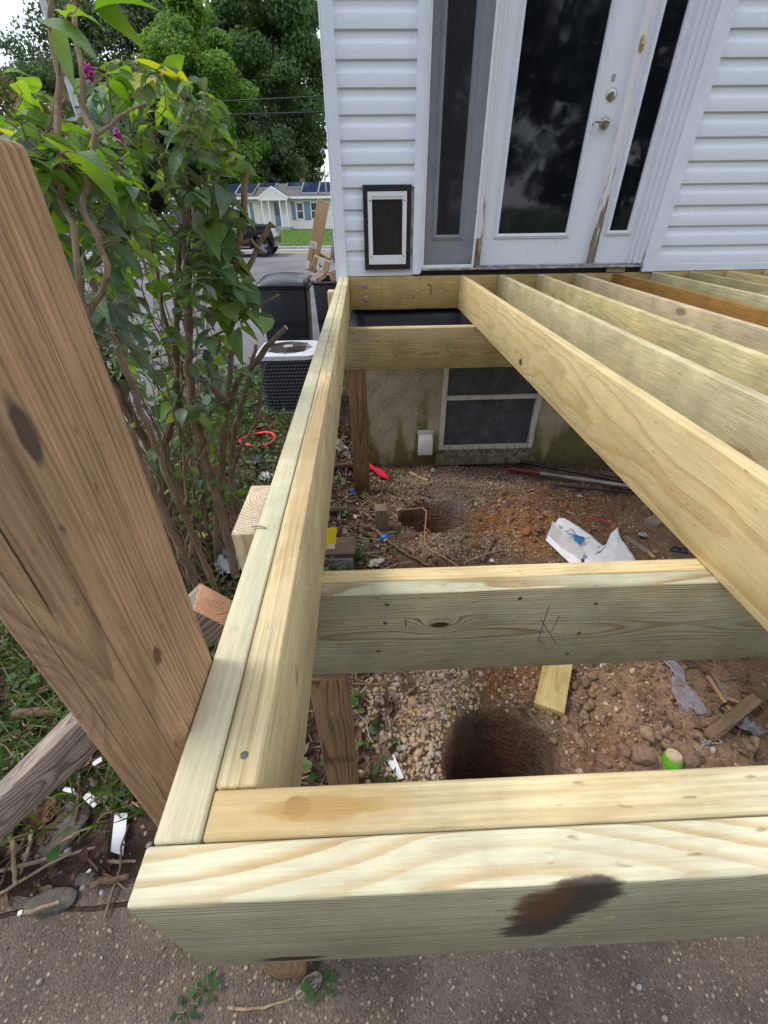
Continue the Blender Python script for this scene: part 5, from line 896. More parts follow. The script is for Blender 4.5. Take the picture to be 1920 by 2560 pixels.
# leaf litter: small curled dead leaves
def leaf_tpl(L_, W_, curl, fold, seed, n=4, tip=0.0):
    rg_ = np.random.default_rng(seed); V = []; F = []
    for i in range(n+1):
        t = i/n; w_ = W_*math.sin(math.pi*min(1, 0.06+t*0.94)**0.8)*(1 if i < n else 0.05); y_ = L_*t; z_ = -curl*(t-0.15)**2*L_ + 0.05*L_*math.sin(t*5+seed)
        V += [(-w_, y_, z_+fold*w_+rg_.normal(0, 0.03)*W_), (0, y_, z_), (w_, y_, z_+fold*w_+rg_.normal(0, 0.03)*W_)]
    for i in range(n): a = i*3; F += [(a, a+1, a+4, a+3), (a+1, a+2, a+5, a+4)]
    return np.array(V), np.array(F)
DL = [leaf_tpl(1, 0.28, 0.7*(-1)**k, 0.35+0.15*k, k) for k in range(6)]
M_DL = island_mat('dead leaves', [(0.085, 0.05, 0.032), (0.15, 0.085, 0.05), (0.055, 0.035, 0.026), (0.22, 0.15, 0.10), (0.12, 0.055, 0.035), (0.25, 0.20, 0.15)], 0.75, 60)
def dl(x, y): return np.where(inhole(x, y), 0, np.clip((x < 0.25+0.3*(fbm(x*3, y*3)-0.3))*1.0*(y > 0.30)+0.16*(x < 0.8)*(y > 1.4)+0.04+0.25*blob(x, y, 1.75, 0.9, 0.4, 0.5), 0, 1)*(~drive_mask(x, y)))
P = place(5200, rg, -1.6, 2.4, 0.28, 4.2, dl); P[:, 2] += rg.uniform(0.0, 0.02, len(P)); s = rg.uniform(0.018, 0.055, len(P)); scatter('leaf_litter', P, np.stack([s, s, s], 1), DL, M_DL, rg, 0.86)
# fine twigs and straw
TW = []
for k in range(5):
    mb = MB(); r_ = random.Random(k); pts = [Vector((r_.uniform(-.05, .05), t-0.5, r_.uniform(-.04, .04))) for t in np.linspace(0, 1, 5)]; mb.tube(pts, [0.020, 0.022, 0.018, 0.016, 0.010], 4, False); TW.append((np.array(mb.v), np.array(mb.f)))
M_TWG = island_mat('dry twigs', [(0.16, 0.10, 0.065), (0.26, 0.18, 0.11), (0.09, 0.06, 0.045), (0.36, 0.28, 0.18), (0.19, 0.12, 0.08)], 0.8, 50)
P = place(1300, rg, -1.6, 2.4, 0.25, 4.0, dl); P[:, 2] += rg.uniform(0.004, 0.03, len(P)); s = rg.uniform(0.05, 0.26, len(P)); scatter('twig_litter', P, np.stack([0.12+s*0.35, s, 0.12+s*0.35], 1), TW, M_TWG, rg, 0.93)
# bits of grit and wood chips on the concrete
P = place(900, rg, -1.0, 2.2, -0.8, 0.24, lambda x, y: 0.2+0.8*blob(x, y, 0.1, 0.05, 0.35, 0.3)); P[:, 2] = -1.194; s = 0.0022*np.exp(rg.normal(0, 0.55, len(P))); scatter('grit', P, s[:, None]*rg.uniform(0.6, 1.6, (len(P), 3)), lumpy(1, 0.15, 3), island_mat('grit', [(0.35, 0.24, 0.12), (0.15, 0.11, 0.09), (0.42, 0.32, 0.20), (0.25, 0.27, 0.30), (0.10, 0.07, 0.05)], 0.7), rg)
P = place(800, rg, -1.2, 0.2, 0.27, 1.1, lambda x, y: 0.6+0*x); s = 0.004*np.exp(rg.normal(0, 0.6, len(P))); scatter('grit', P, s[:, None]*rg.uniform(0.6, 1.5, (len(P), 3)), lumpy(1, 0.15, 4), island_mat('litter grit', [(0.20, 0.17, 0.14), (0.12, 0.09, 0.07), (0.30, 0.26, 0.22), (0.40, 0.40, 0.40)], 0.8), rg)
# grass and low green cover
GB = [leaf_tpl(1, 0.022, 0.9*(1 if k % 2 else -0.5), 0.2, k, 4) for k in range(5)]; GB = [(v[:, [0, 2, 1]], f) for v, f in GB]
M_GRS = leaf_mat('grass blades', (0.035, 0.07, 0.012), (0.07, 0.13, 0.025), (0.15, 0.20, 0.05), 0.3)
def dgr(x, y): return np.clip((fbm(x*1.3, y*1.3) > 0.47)*1.0+0.12, 0, 1)*(x < -0.30)*(~drive_mask(x, y))
P = place(8000, rg, -3.2, -0.25, 0.45, 6.4, dgr); s = rg.uniform(0.05, 0.16, len(P)); scatter('grass', P, np.stack([s*1.3, s, s], 1), GB, M_GRS, rg, 0.90)
GL = [leaf_tpl(1, 0.36, 0.5, 0.25, k) for k in range(5)]; M_WEED = leaf_mat('low weed leaves', (0.025, 0.075, 0.015), (0.05, 0.13, 0.025), (0.12, 0.22, 0.05), 0.3)
P = place(4600, rg, -3.0, 0.15, 0.33, 6.0, lambda x, y: np.clip((fbm(x*2.2+4, y*2.2) > 0.5)*1.0+0.06, 0, 1)*(~drive_mask(x, y))*np.where(x > -0.25, 0.35, 1)); P[:, 2] += rg.uniform(0.01, 0.09, len(P)); s = rg.uniform(0.018, 0.05, len(P)); scatter('weeds', P, np.stack([s, s, s], 1), GL, M_WEED, rg, 0.86)
P = place(3000, rg, -2.4, -0.9, 1.4, 6.0, lambda x, y: 0.25+0.75*(fbm(x*2, y*2) > 0.45)); P[:, 2] += rg.uniform(0.02, 0.32, len(P))*rg.random(len(P)); s = rg.uniform(0.025, 0.07, len(P)); scatter('weeds', P, np.stack([s, s, s], 1), GL, M_WEED, rg, 0.80)
P = place(9000, rg, -14, 2, 25.3, 46, lambda x, y: 0.5+0*x); P[:, 2] = gh(P[:, 0], P[:, 1], False)+0.09; s = rg.uniform(0.06, 0.14, len(P)); scatter('lawn_grass', P, np.stack([s*3, s, s], 1), GB, leaf_mat('lawn blades', (0.05, 0.13, 0.015), (0.08, 0.18, 0.02), (0.14, 0.24, 0.04), 0.3), rg, 0.92)
# ================================================================== SHRUBS
M_STEM = None
b = NB('stem bark'); x, y, z = b.sep(b.pos()); n = b.noise(b.vec(b.mul(x, 60.0), b.mul(y, 60.0), b.mul(z, 9.0)), 1.0, 5, 0.7); n2 = b.noise(b.pos(), 9.0, 4)
M_STEM = b.out(b.mix(b.rng(b.add(b.mul(n, 0.6), b.mul(n2, 0.4)), 0.35, 0.65), (0.13, 0.082, 0.052), (0.33, 0.24, 0.165)), 0.85, b.bump(n, 0.006), 0, 0.2); M_CUT = plain('cut stem end', (0.55, 0.40, 0.22), 0.8, 0.15, 60)
def big_leaf(L_, W_, droop, fold, seed, ns=6):
    """leaf with midrib fold, wavy margin and a drooping tip; local Y along the leaf, origin at the petiole"""
    rg_ = np.random.default_rng(seed); V = []; F = []; n = 7; ph = rg_.uniform(0, 6)
    prof_ = [0.02, 0.55, 0.92, 1.0, 0.86, 0.60, 0.30, 0.0]
    for i in range(n+1):
        t = i/n; w_ = W_*prof_[i]; yy = L_*t*math.cos(droop*t*0.5); zz = -droop*0.55*L_*t*t
        for k in (-1.0, -0.5, 0.0, 0.5, 1.0): V.append((k*w_, yy, zz+fold*abs(k)*w_-0.25*fold*w_*k*k+0.10*W_*abs(k)*math.sin(ph+t*9+k)+(0.012*L_ if abs(k) == .5 and i % 2 else 0)))
    for i in range(n):
        for k in range(4): a = i*5+k; F.append((a, a+1, a+6, a+5))
    return np.array(V), np.array(F)
def shrub_leaf_mat(name, c0, c1, c2, back, trans=0.35):
    b = NB(name); r = b.n('ObjectInfo').outputs['Random']; geo = b.n('NewGeometry'); r = b.ma('FRACT', b.add(r, b.mul(geo.outputs['Random Per Island'], 3.7))); rp = b.n('ValToRGB'); el = rp.color_ramp.elements; el[0].color = (*c0, 1); el[1].color = (*c2, 1); e = el.new(0.45); e.color = (*c1, 1); b.put(rp.inputs[0], r)
    x, y, z = b.sep(b.obj()); n = b.noise(b.obj(), 35.0, 4); vein = b.rng(b.ma('ABSOLUTE', b.sub(b.ma('FRACT', b.mul(b.sub(y, b.mul(b.ma('ABSOLUTE', x), 0.9)), 70.0)), 0.5)), 0.40, 0.5)
    mid = b.rng(b.ma('ABSOLUTE', x), 0.0, 0.0022, 1.0, 0.0); col = b.mix(b.mul(vein, 0.10), rp.outputs[0], (0.12, 0.20, 0.06)); col = b.mix(b.mul(mid, 0.5), col, (0.22, 0.28, 0.10)); f = b.rng(n, 0.3, 0.7, 0.8, 1.2); col = b.mix(1.0, col, b.n('CombineColor', i0=f, i1=f, i2=f).outputs[0], 'MULTIPLY')
    col = b.mix(geo.outputs['Backfacing'], col, back)
    def ex(p_):
        t = b.n('BsdfTranslucent', i0=b.mix(1.0, rp.outputs[0], (1.9, 1.8, 0.6), 'MULTIPLY')); mx = b.n('MixShader', i0=trans); b.t.links.new(p_.outputs[0], mx.inputs[1]); b.t.links.new(t.outputs[0], mx.inputs[2]); return mx.outputs[0]
    return b.out(col, 0.48, b.bump(b.add(b.mul(vein, -0.5), n), 0.0015), 0, 0.4, ex)
ML1 = shrub_leaf_mat('shrub leaf', (0.055, 0.120, 0.046), (0.095, 0.180, 0.064), (0.17, 0.27, 0.07), (0.20, 0.25, 0.17)); ML2 = shrub_leaf_mat('grey green leaf', (0.06, 0.10, 0.07), (0.10, 0.15, 0.10), (0.14, 0.19, 0.14), (0.22, 0.26, 0.20), 0.2); ML3 = shrub_leaf_mat('yellow leaf', (0.36, 0.38, 0.03), (0.42, 0.38, 0.03), (0.42, 0.42, 0.05), (0.42, 0.40, 0.06), 0.45); ML4 = shrub_leaf_mat('sun-painted leaf', (0.09, 0.20, 0.02), (0.14, 0.26, 0.03), (0.20, 0.32, 0.05), (0.16, 0.26, 0.07), 0.5)  # the bright yellow-green set has sunlight put into its leaf colour
def leafset(L0, W0, mat, seed, k=4):
    out = []
    for i in range(k):
        V, F = big_leaf(L0*(0.85+0.1*i), W0*(0.9+0.08*i), 0.35+0.22*i, 0.22+0.08*i, seed+i); me = fast_mesh('leaf', V, F, True); me.materials.append(mat); out.append((me, V, F))
    return out
LS = {'g': leafset(0.100, 0.021, ML1, 10), 'b': leafset(0.090, 0.021, ML2, 20), 'y': leafset(0.09, 0.020, ML3, 30, 2), 'n': leafset(0.090, 0.022, ML4, 40), 'w': leafset(0.080, 0.034, ML1, 50)}
def orient(P, d, up, roll, rg_):
    Y = Vector(d).normalized(); X = Y.cross(Vector(up)); 
    if X.length < 1e-3: X = Vector((1, 0, 0))
    X.normalize(); Z = X.cross(Y); M = Matrix((X, Y, Z)).transposed().to_4x4() @ Matrix.Rotation(roll, 4, 'Y'); M.translation = Vector(P); return M
def inside(poly, px, py):
    c_ = False; j = len(poly)-1
    for i in range(len(poly)):
        if (poly[i][1] > py) != (poly[j][1] > py) and px < (poly[j][0]-poly[i][0])*(py-poly[i][1])/(poly[j][1]-poly[i][1])+poly[i][0]: c_ = not c_
        j = i
    return c_
def shrub(name, label, stems, regions, seed, nsingle, scale=1.0, extra=()):
    """STEMS: polylines of (px, py, Y, radius); REGIONS: (polygon, count, Ymin, Ymax, kinds, size) where leaves grow"""
    rg_ = random.Random(seed); st3 = []
    base = None
    for s_ in stems:
        pts = [Vector(on_y(a, b_, Y)) for a, b_, Y, r_ in s_]; st3.append((pts, [r_ for *_, r_ in s_]))
    bp = st3[0][0][0]; root = empty(name, (bp.x, bp.y, float(gh(bp.x, bp.y, False))), label, 'shrub', 'shrubs left of the deck')
    st3 += extra
    mb = MB(); nodes = []
    for pts, rad in st3:
        fine = []; fr_ = []
        for i in range(len(pts)-1):
            k = max(2, int((pts[i+1]-pts[i]).length/0.035))
            for q_ in range(k): t = q_/k; fine.append(pts[i].lerp(pts[i+1], t)+Vector((rg_.gauss(0, 1), rg_.gauss(0, 1), 0))*0.0035); fr_.append((rad[i]*(1-t)+rad[i+1]*t)*(1+rg_.uniform(-0.08, 0.12)+(0.25 if rg_.random() < 0.08 else 0)))
        fine.append(pts[-1]); fr_.append(rad[-1]); mb.cur = 0; mb.tube(fine, fr_, 8, False); mb.cur = 1
        d_ = (fine[-1]-fine[-2]).normalized(); a_ = d_.orthogonal().normalized(); c_ = d_.cross(a_); mb.add([fine[-1]+(a_*math.cos(t)+c_*math.sin(t))*fr_[-1]*0.99 for t in np.linspace(0, 2*math.pi, 9)[:-1]], [tuple(range(8))]); nodes += fine[len(fine)//5:]
    mb.build('stems', [M_STEM, M_CUT], root, True)
    tw = MB(); singles = []
    for poly, cnt, Ya, Yb, kinds, size in regions:
        xs_ = [q_[0] for q_ in poly]; ys_ = [q_[1] for q_ in poly]; made = 0; tries = 0
        while made < cnt and tries < cnt*40:
            tries += 1; px = rg_.uniform(min(xs_), max(xs_)); py = rg_.uniform(min(ys_), max(ys_))
            if not inside(poly, px, py): continue
            Y = rg_.uniform(Ya, Yb); p = Vector(on_y(px, py, Y)); near = min(nodes, key=lambda q_: (q_-p).length_squared+(0.5*max(0, q_.z-p.z))**2); dist = (near-p).length
            if dist > 0.55: continue
            if dist > 0.03:
                mid = near.lerp(p, 0.5)+Vector((rg_.uniform(-.02, .02), rg_.uniform(-.02, .02), 0.05*dist+rg_.uniform(0, .02))); q1 = near.lerp(mid, 0.5)+Vector((0, 0, 0.03*dist)); q2 = mid.lerp(p, 0.5)+Vector((0, 0, 0.04*dist)); r0 = 0.0013+0.005*min(dist, 0.4); tw.tube([near, q1, mid, q2, p], [r0, r0*0.85, r0*0.7, r0*0.55, r0*0.4], 5, False); nodes += [q1, mid, q2]
            k = rg_.choice((1, 2, 2, 3))
            for _ in range(k):
                if made >= cnt: break
                kd = rg_.choice(kinds); me, V, F = rg_.choice(LS[kd]); a = rg_.uniform(0, 2*math.pi); out_d = (p-near).normalized()*0.5+Vector((math.cos(a), math.sin(a), rg_.uniform(-0.75, 0.35))); sc = size*rg_.choice((rg_.uniform(0.4, 0.8), rg_.uniform(0.7, 1.25)))*scale
                M = orient(p, out_d, (0, 0, 1), rg_.gauss(0, 0.45), rg_) @ Matrix.Scale(sc, 4); singles.append((sc/ (p-Vector(CAM)).length, M, me, V, F, kd)); made += 1
    if tw.v: tw.build('twigs', M_STEM, root, True)['kind'] = 'stuff'
    singles.sort(key=lambda t: -t[0])
    for sc, M, me, V, F, kd in singles[:nsingle]:
        o = bpy.data.objects.new('leaf', me); COL.objects.link(o); o.matrix_basis = M; adopt(o, root)
    rest = {}
    for sc, M, me, V, F, kd in singles[nsingle:]: rest.setdefault(kd, []).append((M, V, F))
    for kd, L_ in rest.items():
        VV = []; FF = []; off = 0
        for M, V, F in L_:
            A_ = np.array(M); VV.append(V @ A_[:3, :3].T+A_[:3, 3]); FF.append(F+off); off += len(V)
        o = link('foliage', fast_mesh('foliage', np.concatenate(VV), np.concatenate(FF), True), root, LS[kd][0][0].materials[0]); o['kind'] = 'stuff'
    return root
# near shrub: two long stems right behind the brown post
S1 = [[(235, 1000, 0.880, 0.0080), (222, 830, 0.880, 0.0080), (213, 775, 0.880, 0.0074), (200, 700, 0.880, 0.0058), (179, 560, 0.909, 0.0058), (161, 498, 0.937, 0.0054), (148, 389, 0.966, 0.0050), (145, 259, 0.994, 0.0050), (127, 52, 1.022, 0.0046), (122, -60, 1.051, 0.0040)],
      [(213, 790, 0.880, 0.0074), (244, 735, 0.880, 0.0064), (273, 692, 0.880, 0.0058), (258, 640, 0.895, 0.0054), (240, 590, 0.895, 0.0050), (213, 524, 0.909, 0.0050), (223, 467, 0.937, 0.0050), (238, 337, 0.966, 0.0050), (205, 280, 0.994, 0.0046), (207, 207, 1.022, 0.0046), (190, 90, 1.051, 0.0043), (176, -50, 1.079, 0.0040)],
      [(120, 420, 1.065, 0.0040), (145, 280, 1.065, 0.0040), (165, 215, 1.065, 0.0034), (150, 120, 1.079, 0.0027)], [(60, 472, 0.994, 0.0040), (180, 470, 0.994, 0.0040), (260, 478, 0.994, 0.0043), (312, 472, 0.994, 0.0037)], [(60, 460, 1.136, 0.0046), (90, 400, 1.136, 0.0040), (125, 310, 1.136, 0.0034), (160, 180, 1.136, 0.0027)],
      [(238, 337, 0.994, 0.0034), (300, 290, 1.065, 0.0027), (365, 258, 1.136, 0.0021)], [(243, 470, 0.994, 0.0034), (275, 430, 0.994, 0.0027), (300, 408, 0.994, 0.0024)]]
R1 = [([(0, 290), (60, 290), (230, 320), (330, 420), (350, 560), (330, 680), (250, 760), (205, 700), (130, 560), (40, 440), (0, 340)], 430, 0.95, 1.55, 'ggnnbbgn', 0.85),
      ([(60, -20), (140, -20), (260, -30), (250, 60), (160, 90), (80, 90)], 7, 0.85, 1.0, 'nng', 1.05), ([(40, 310), (100, 310), (100, 370), (40, 370)], 1, 0.85, 0.88, 'y', 1.0), ([(60, 330), (200, 330), (200, 480), (90, 500)], 22, 0.85, 1.0, 'gnn', 1.1), ([(180, 700), (330, 690), (340, 880), (240, 980)], 110, 0.95, 1.5, 'bbbg', 0.95), ([(0, 180), (60, 180), (120, 300), (0, 300)], 16, 1.0, 1.5, 'gn', 0.9)]
sh1 = shrub('butterfly_bush', 'tall shrub with long drooping leaves and pink flowers right behind the brown post', S1, R1, 3, 170, extra=[([Vector((a_.x-0.01, a_.y+0.01, float(gh(a_.x, a_.y, False))-0.03)), a_.lerp(Vector((a_.x, a_.y, -1.2)), 0.5)+Vector((0.012, 0, 0)), a_], [0.018, 0.015, 0.011]) for a_ in [Vector(on_y(*S1[0][0][:3]))]]+[([Vector((a_.x+0.05, a_.y+0.04, float(gh(a_.x, a_.y, False))-0.03)), a_.lerp(Vector((a_.x+.04, a_.y, -1.2)), 0.4), a_], [0.012, 0.010, 0.006]) for a_ in [Vector(on_y(*S1[k_][0][:3])) for k_ in (2, 3, 4)]])
# far shrub: thick stems rooted left of the deck, cut stubs at the top
S2 = [[(425, 1440, 1.75, 0.026), (417, 1270, 1.75, 0.024), (398, 1148, 1.72, 0.020), (352, 1088, 1.70, 0.016), (317, 1025, 1.68, 0.015), (290, 971, 1.66, 0.014), (268, 922, 1.65, 0.012), (235, 830, 1.63, 0.009)], [(408, 1180, 1.72, 0.018), (417, 1090, 1.70, 0.019), (439, 1020, 1.70, 0.015), (444, 917, 1.70, 0.013), (440, 808, 1.70, 0.011), (445, 700, 1.70, 0.010), (452, 560, 1.72, 0.008)],
      [(590, 1440, 1.60, 0.024), (561, 1300, 1.62, 0.022), (506, 1134, 1.62, 0.019), (474, 971, 1.64, 0.016), (471, 836, 1.66, 0.015), (468, 700, 1.68, 0.014), (462, 600, 1.68, 0.013), (470, 492, 1.68, 0.012), (508, 335, 1.70, 0.011), (521, 262, 1.70, 0.010)], [(548, 1430, 1.80, 0.026), (542, 1300, 1.80, 0.024), (558, 1107, 1.80, 0.022), (561, 1012, 1.80, 0.018), (545, 985, 1.80, 0.014), (498, 945, 1.80, 0.013), (470, 900, 1.80, 0.010)], [(561, 1030, 1.80, 0.015), (576, 1010, 1.80, 0.013), (601, 944, 1.80, 0.011), (640, 905, 1.80, 0.013), (680, 850, 1.80, 0.012), (716, 818, 1.80, 0.011)],
      [(600, 1420, 1.95, 0.018), (575, 1250, 1.95, 0.016), (585, 1080, 1.95, 0.013), (620, 950, 1.95, 0.010), (640, 860, 1.95, 0.008)], [(570, 1010, 1.78, 0.010), (580, 870, 1.80, 0.012), (575, 760, 1.80, 0.012), (592, 640, 1.80, 0.012), (604, 570, 1.80, 0.012), (617, 428, 1.80, 0.010)], [(585, 760, 1.76, 0.008), (605, 735, 1.76, 0.009), (622, 672, 1.76, 0.010), (643, 625, 1.76, 0.009), (679, 556, 1.76, 0.008)], [(590, 610, 1.74, 0.005), (625, 600, 1.74, 0.006), (660, 632, 1.74, 0.006)],
      [(500, 868, 1.7, 0.004), (580, 810, 1.7, 0.005), (640, 770, 1.7, 0.005), (697, 737, 1.7, 0.004)], [(445, 960, 1.68, 0.009), (430, 860, 1.68, 0.008), (405, 760, 1.68, 0.007), (385, 640, 1.70, 0.006), (370, 500, 1.72, 0.005)], [(490, 1400, 1.9, 0.011), (455, 1200, 1.9, 0.010), (450, 1050, 1.9, 0.008), (455, 900, 1.9, 0.006)], [(360, 1400, 1.7, 0.010), (370, 1230, 1.7, 0.008), (345, 1130, 1.7, 0.006), (300, 1000, 1.7, 0.005)],
      [(466, 560, 1.68, 0.008), (430, 470, 1.7, 0.006), (395, 380, 1.72, 0.005), (360, 270, 1.74, 0.004), (345, 200, 1.75, 0.003)], [(468, 620, 1.68, 0.006), (420, 560, 1.7, 0.005), (350, 470, 1.72, 0.004), (300, 380, 1.74, 0.003)], [(470, 450, 1.7, 0.005), (440, 350, 1.72, 0.004), (420, 260, 1.74, 0.003)], [(604, 640, 1.8, 0.004), (560, 560, 1.8, 0.003), (545, 480, 1.8, 0.002)], [(560, 640, 1.76, 0.004), (540, 560, 1.76, 0.003), (600, 500, 1.76, 0.002)],
      [(577, 1180, 1.78, 0.010), (600, 1120, 1.74, 0.009), (640, 1060, 1.72, 0.006), (655, 960, 1.70, 0.004), (664, 910, 1.70, 0.003)], [(520, 1330, 1.85, 0.008), (500, 1180, 1.85, 0.006), (470, 1060, 1.85, 0.005), (395, 1000, 1.85, 0.004)], [(420, 1280, 1.68, 0.008), (470, 1150, 1.68, 0.006), (530, 1020, 1.68, 0.005), (600, 985, 1.68, 0.004), (668, 990, 1.66, 0.003)]]
R2 = [([(210, 190), (300, 140), (400, 130), (480, 200), (560, 260), (560, 420), (500, 560), (560, 700), (470, 760), (330, 700), (240, 520), (215, 330)], 800, 1.4, 2.1, 'ggbwnnbgbn', 0.86), ([(480, 480), (590, 430), (605, 520), (600, 620), (600, 700), (560, 760), (480, 700)], 85, 1.5, 1.95, 'gwwgb', 1.2), ([(520, 640), (600, 690), (640, 720), (640, 790), (560, 850), (500, 760)], 60, 1.5, 1.8, 'wwgn', 1.3), ([(370, 180), (470, 210), (470, 250), (380, 250)], 4, 1.5, 1.7, 'y', 1.3), ([(220, 740), (460, 740), (600, 900), (560, 1050), (420, 1020), (280, 980)], 260, 1.4, 2.2, 'gbbgwbn', 0.95), ([(300, 1000), (560, 1000), (600, 1250), (440, 1400), (380, 1250)], 150, 1.5, 2.3, 'ggnw', 0.9), ([(540, 260), (600, 330), (580, 420), (520, 390)], 8, 1.6, 1.8, 'gw', 1.3)]
_r = random.Random(77); EX = []
for i in range(100):
    bx_, by_ = _r.uniform(-1.35, -0.62), _r.uniform(1.25, 2.5); z0_ = float(gh(bx_, by_, False)); p_ = Vector((bx_, by_, z0_-0.02)); h_ = _r.uniform(0.7, 1.75); lx_, ly_ = _r.uniform(-0.22, 0.16), _r.uniform(-0.12, 0.12); r0_ = _r.uniform(0.003, 0.0075)
    pts_ = [p_]+[p_+Vector((lx_*t+_r.gauss(0, .018), ly_*t+_r.gauss(0, .018), h_*t)) for t in (0.25, 0.5, 0.75, 1.0)]; EX.append((pts_, [r0_, r0_*.9, r0_*.75, r0_*.6, r0_*.4]))
sh2 = shrub('lilac_shrub', 'multi-stemmed shrub with thick brown trunks and freshly cut stubs beside the deck', S2, R2, 9, 290, extra=EX)
# flowers and dry seed heads
M_PNK = plain('magenta flower', (0.36, 0.02, 0.20), 0.6, 0.3, 80); M_SEED = plain('dry seed head', (0.030, 0.022, 0.018), 0.9, 0.4, 120)
def cluster(c_, r_, n, s_, mat, nm, par, seed):
    rg_ = np.random.default_rng(seed); d = rg_.normal(0, 1, (n, 3)); d /= np.linalg.norm(d, axis=1)[:, None]; P = np.array(c_)+d*(r_*rg_.random((n, 1))**0.5)*np.array([0.8, 0.8, 1.3]); V, F = ico(1); Rm = rotm(n, rg_); v = np.einsum('nij,nvj->nvi', Rm, V[None]*np.array([0.5, 1.3, 0.4])*s_)+P[:, None, :]; f = F[None]+(np.arange(n)*len(V))[:, None, None]
    return link(nm, fast_mesh(nm, v.reshape(-1, 3), f.reshape(-1, 3), True), par, mat)
cluster(on_y(222, 178, 1.2), 0.012, 30, 0.006, M_PNK, 'flower', sh1, 1); cluster(on_y(298, 345, 1.25), 0.012, 30, 0.006, M_PNK, 'flower', sh1, 2); cluster(on_y(232, 950, 1.2), 0.012, 24, 0.006, M_PNK, 'flower', sh1, 3)
for i, q_ in enumerate(((400, 290), (415, 350), (370, 470), (385, 500), (250, 880), (300, 930), (475, 420))): cluster(on_y(q_[0], q_[1], 1.66), 0.035, 120, 0.008, M_SEED, 'seed_head', sh2, 10+i)
# ================================================================== SINGLE THINGS ON THE GROUND
def V3(p): return Vector(tuple(float(v) for v in p))
def GP(px, py, dz=0.0): return V3(G(px, py, dz))
def thing_mesh(o, label, cat, group=None): return tag(o, label, cat, group)
def board_on(name, pa, pb, w_, t_, mat, dz=0.0, label=None, cat=None, group=None, bevel=0.002, bend=0.0):
    """flat stick or board lying between two points"""
    a_, b_ = V3(pa), V3(pb); X = (b_-a_).normalized(); Z = Vector((0, 0, 1)); Y = Z.cross(X).normalized(); Z = X.cross(Y); M = Matrix((X, Y, Z)).transposed().to_4x4(); M.translation = (a_+b_)/2+Vector((0, 0, t_/2+dz)); L_ = (b_-a_).length
    o = MB().box((-L_/2, -w_/2, -t_/2), (L_/2, w_/2, t_/2)).build(name, mat, None, True, bevel); o.matrix_basis = M; return tag(o, label, cat, group)
def stick(name, pts, r, mat, label, cat='stick', group=None, taper=0.7, n=8, seed=0, par=None):
    rg_ = random.Random(seed); P = []; R = []
    for i in range(len(pts)-1):
        for k in range(4): t = k/4; P.append(V3(pts[i]).lerp(V3(pts[i+1]), t)+Vector((rg_.gauss(0, r*0.25), rg_.gauss(0, r*0.25), rg_.gauss(0, r*0.15)))); u = (i+t)/(len(pts)-1); R.append(r*(1-u*(1-taper))*rg_.uniform(0.9, 1.12))
    P.append(V3(pts[-1])); R.append(r*taper); o = MB().tube(P, R, n).build(name, mat, par, True)
    return tag(o, label, cat, group) if par is None else o
def crumple(name, c, sx, sy, h, mat, seed, label, cat, rot=0.0, n=14, outline=None, thick=0.0015, fold=1.0, group=None):
    """a crumpled sheet lying on the ground: own outline, folds and thickness"""
    V = []; F = []; c = V3(c); ca, sa = math.cos(rot), math.sin(rot)
    for j in range(n+1):
        for i in range(n+1):
            u = i/n*2-1; v = j/n*2-1; k = math.sqrt(max(0, 1-v*v*0.5)), math.sqrt(max(0, 1-u*u*0.5)); uu, vv = u*k[0], v*k[1]
            if outline: s_ = outline(math.atan2(vv, uu)); uu *= s_; vv *= s_
            x_ = uu*sx; y_ = vv*sy; wx, wy = c.x+x_*ca-y_*sa, c.y+x_*sa+y_*ca
            f1 = abs(float(vnoise(np.array(u*2.1+seed*3.1), np.array(v*2.1+seed)))-0.5)*2; f2 = abs(float(vnoise(np.array(u*5+seed), np.array(v*5+9.0+seed)))-0.5)*2
            V.append((wx, wy, float(gh(wx, wy, False))+0.012+h*(0.75*f1+0.4*f2)*fold*(1-0.4*max(abs(u), abs(v)))))
    for j in range(n):
        for i in range(n): a = j*(n+1)+i; F.append((a, a+1, a+n+2, a+n+1))
    o = MB().add(V, F).build(name, mat, None, True, angle=28, recalc=False); md = o.modifiers.new('thick', 'SOLIDIFY'); md.thickness = thick; return tag(o, label, cat, group)
W1 = dict(early=(0.26, 0.17, 0.10), late=(0.13, 0.08, 0.045)); W_DK = wood('dark old wood', (0.13, 0.085, 0.055), (0.06, 0.04, 0.028), ring=0.006, pith=(0.02, 0.01)); W_GY = wood('grey old wood', (0.24, 0.20, 0.16), (0.12, 0.10, 0.08), ring=0.006, pith=(0.02, 0.01)); W_TN = wood('tan chip', (0.48, 0.30, 0.15), (0.34, 0.19, 0.09), ring=0.006, pith=(0.02, 0.01)); W_PL = wood('fresh pine', (0.66, 0.52, 0.26), (0.50, 0.34, 0.13), ring=0.009, pith=(0.10, -0.02), wobble=0.02); M_STK = plain('brown stick', (0.15, 0.095, 0.06), 0.85, 0.35, 45, 0, 0.2, 0.01); M_STP = plain('pale stick', (0.30, 0.22, 0.14), 0.8, 0.3, 45, 0, 0.2, 0.008)
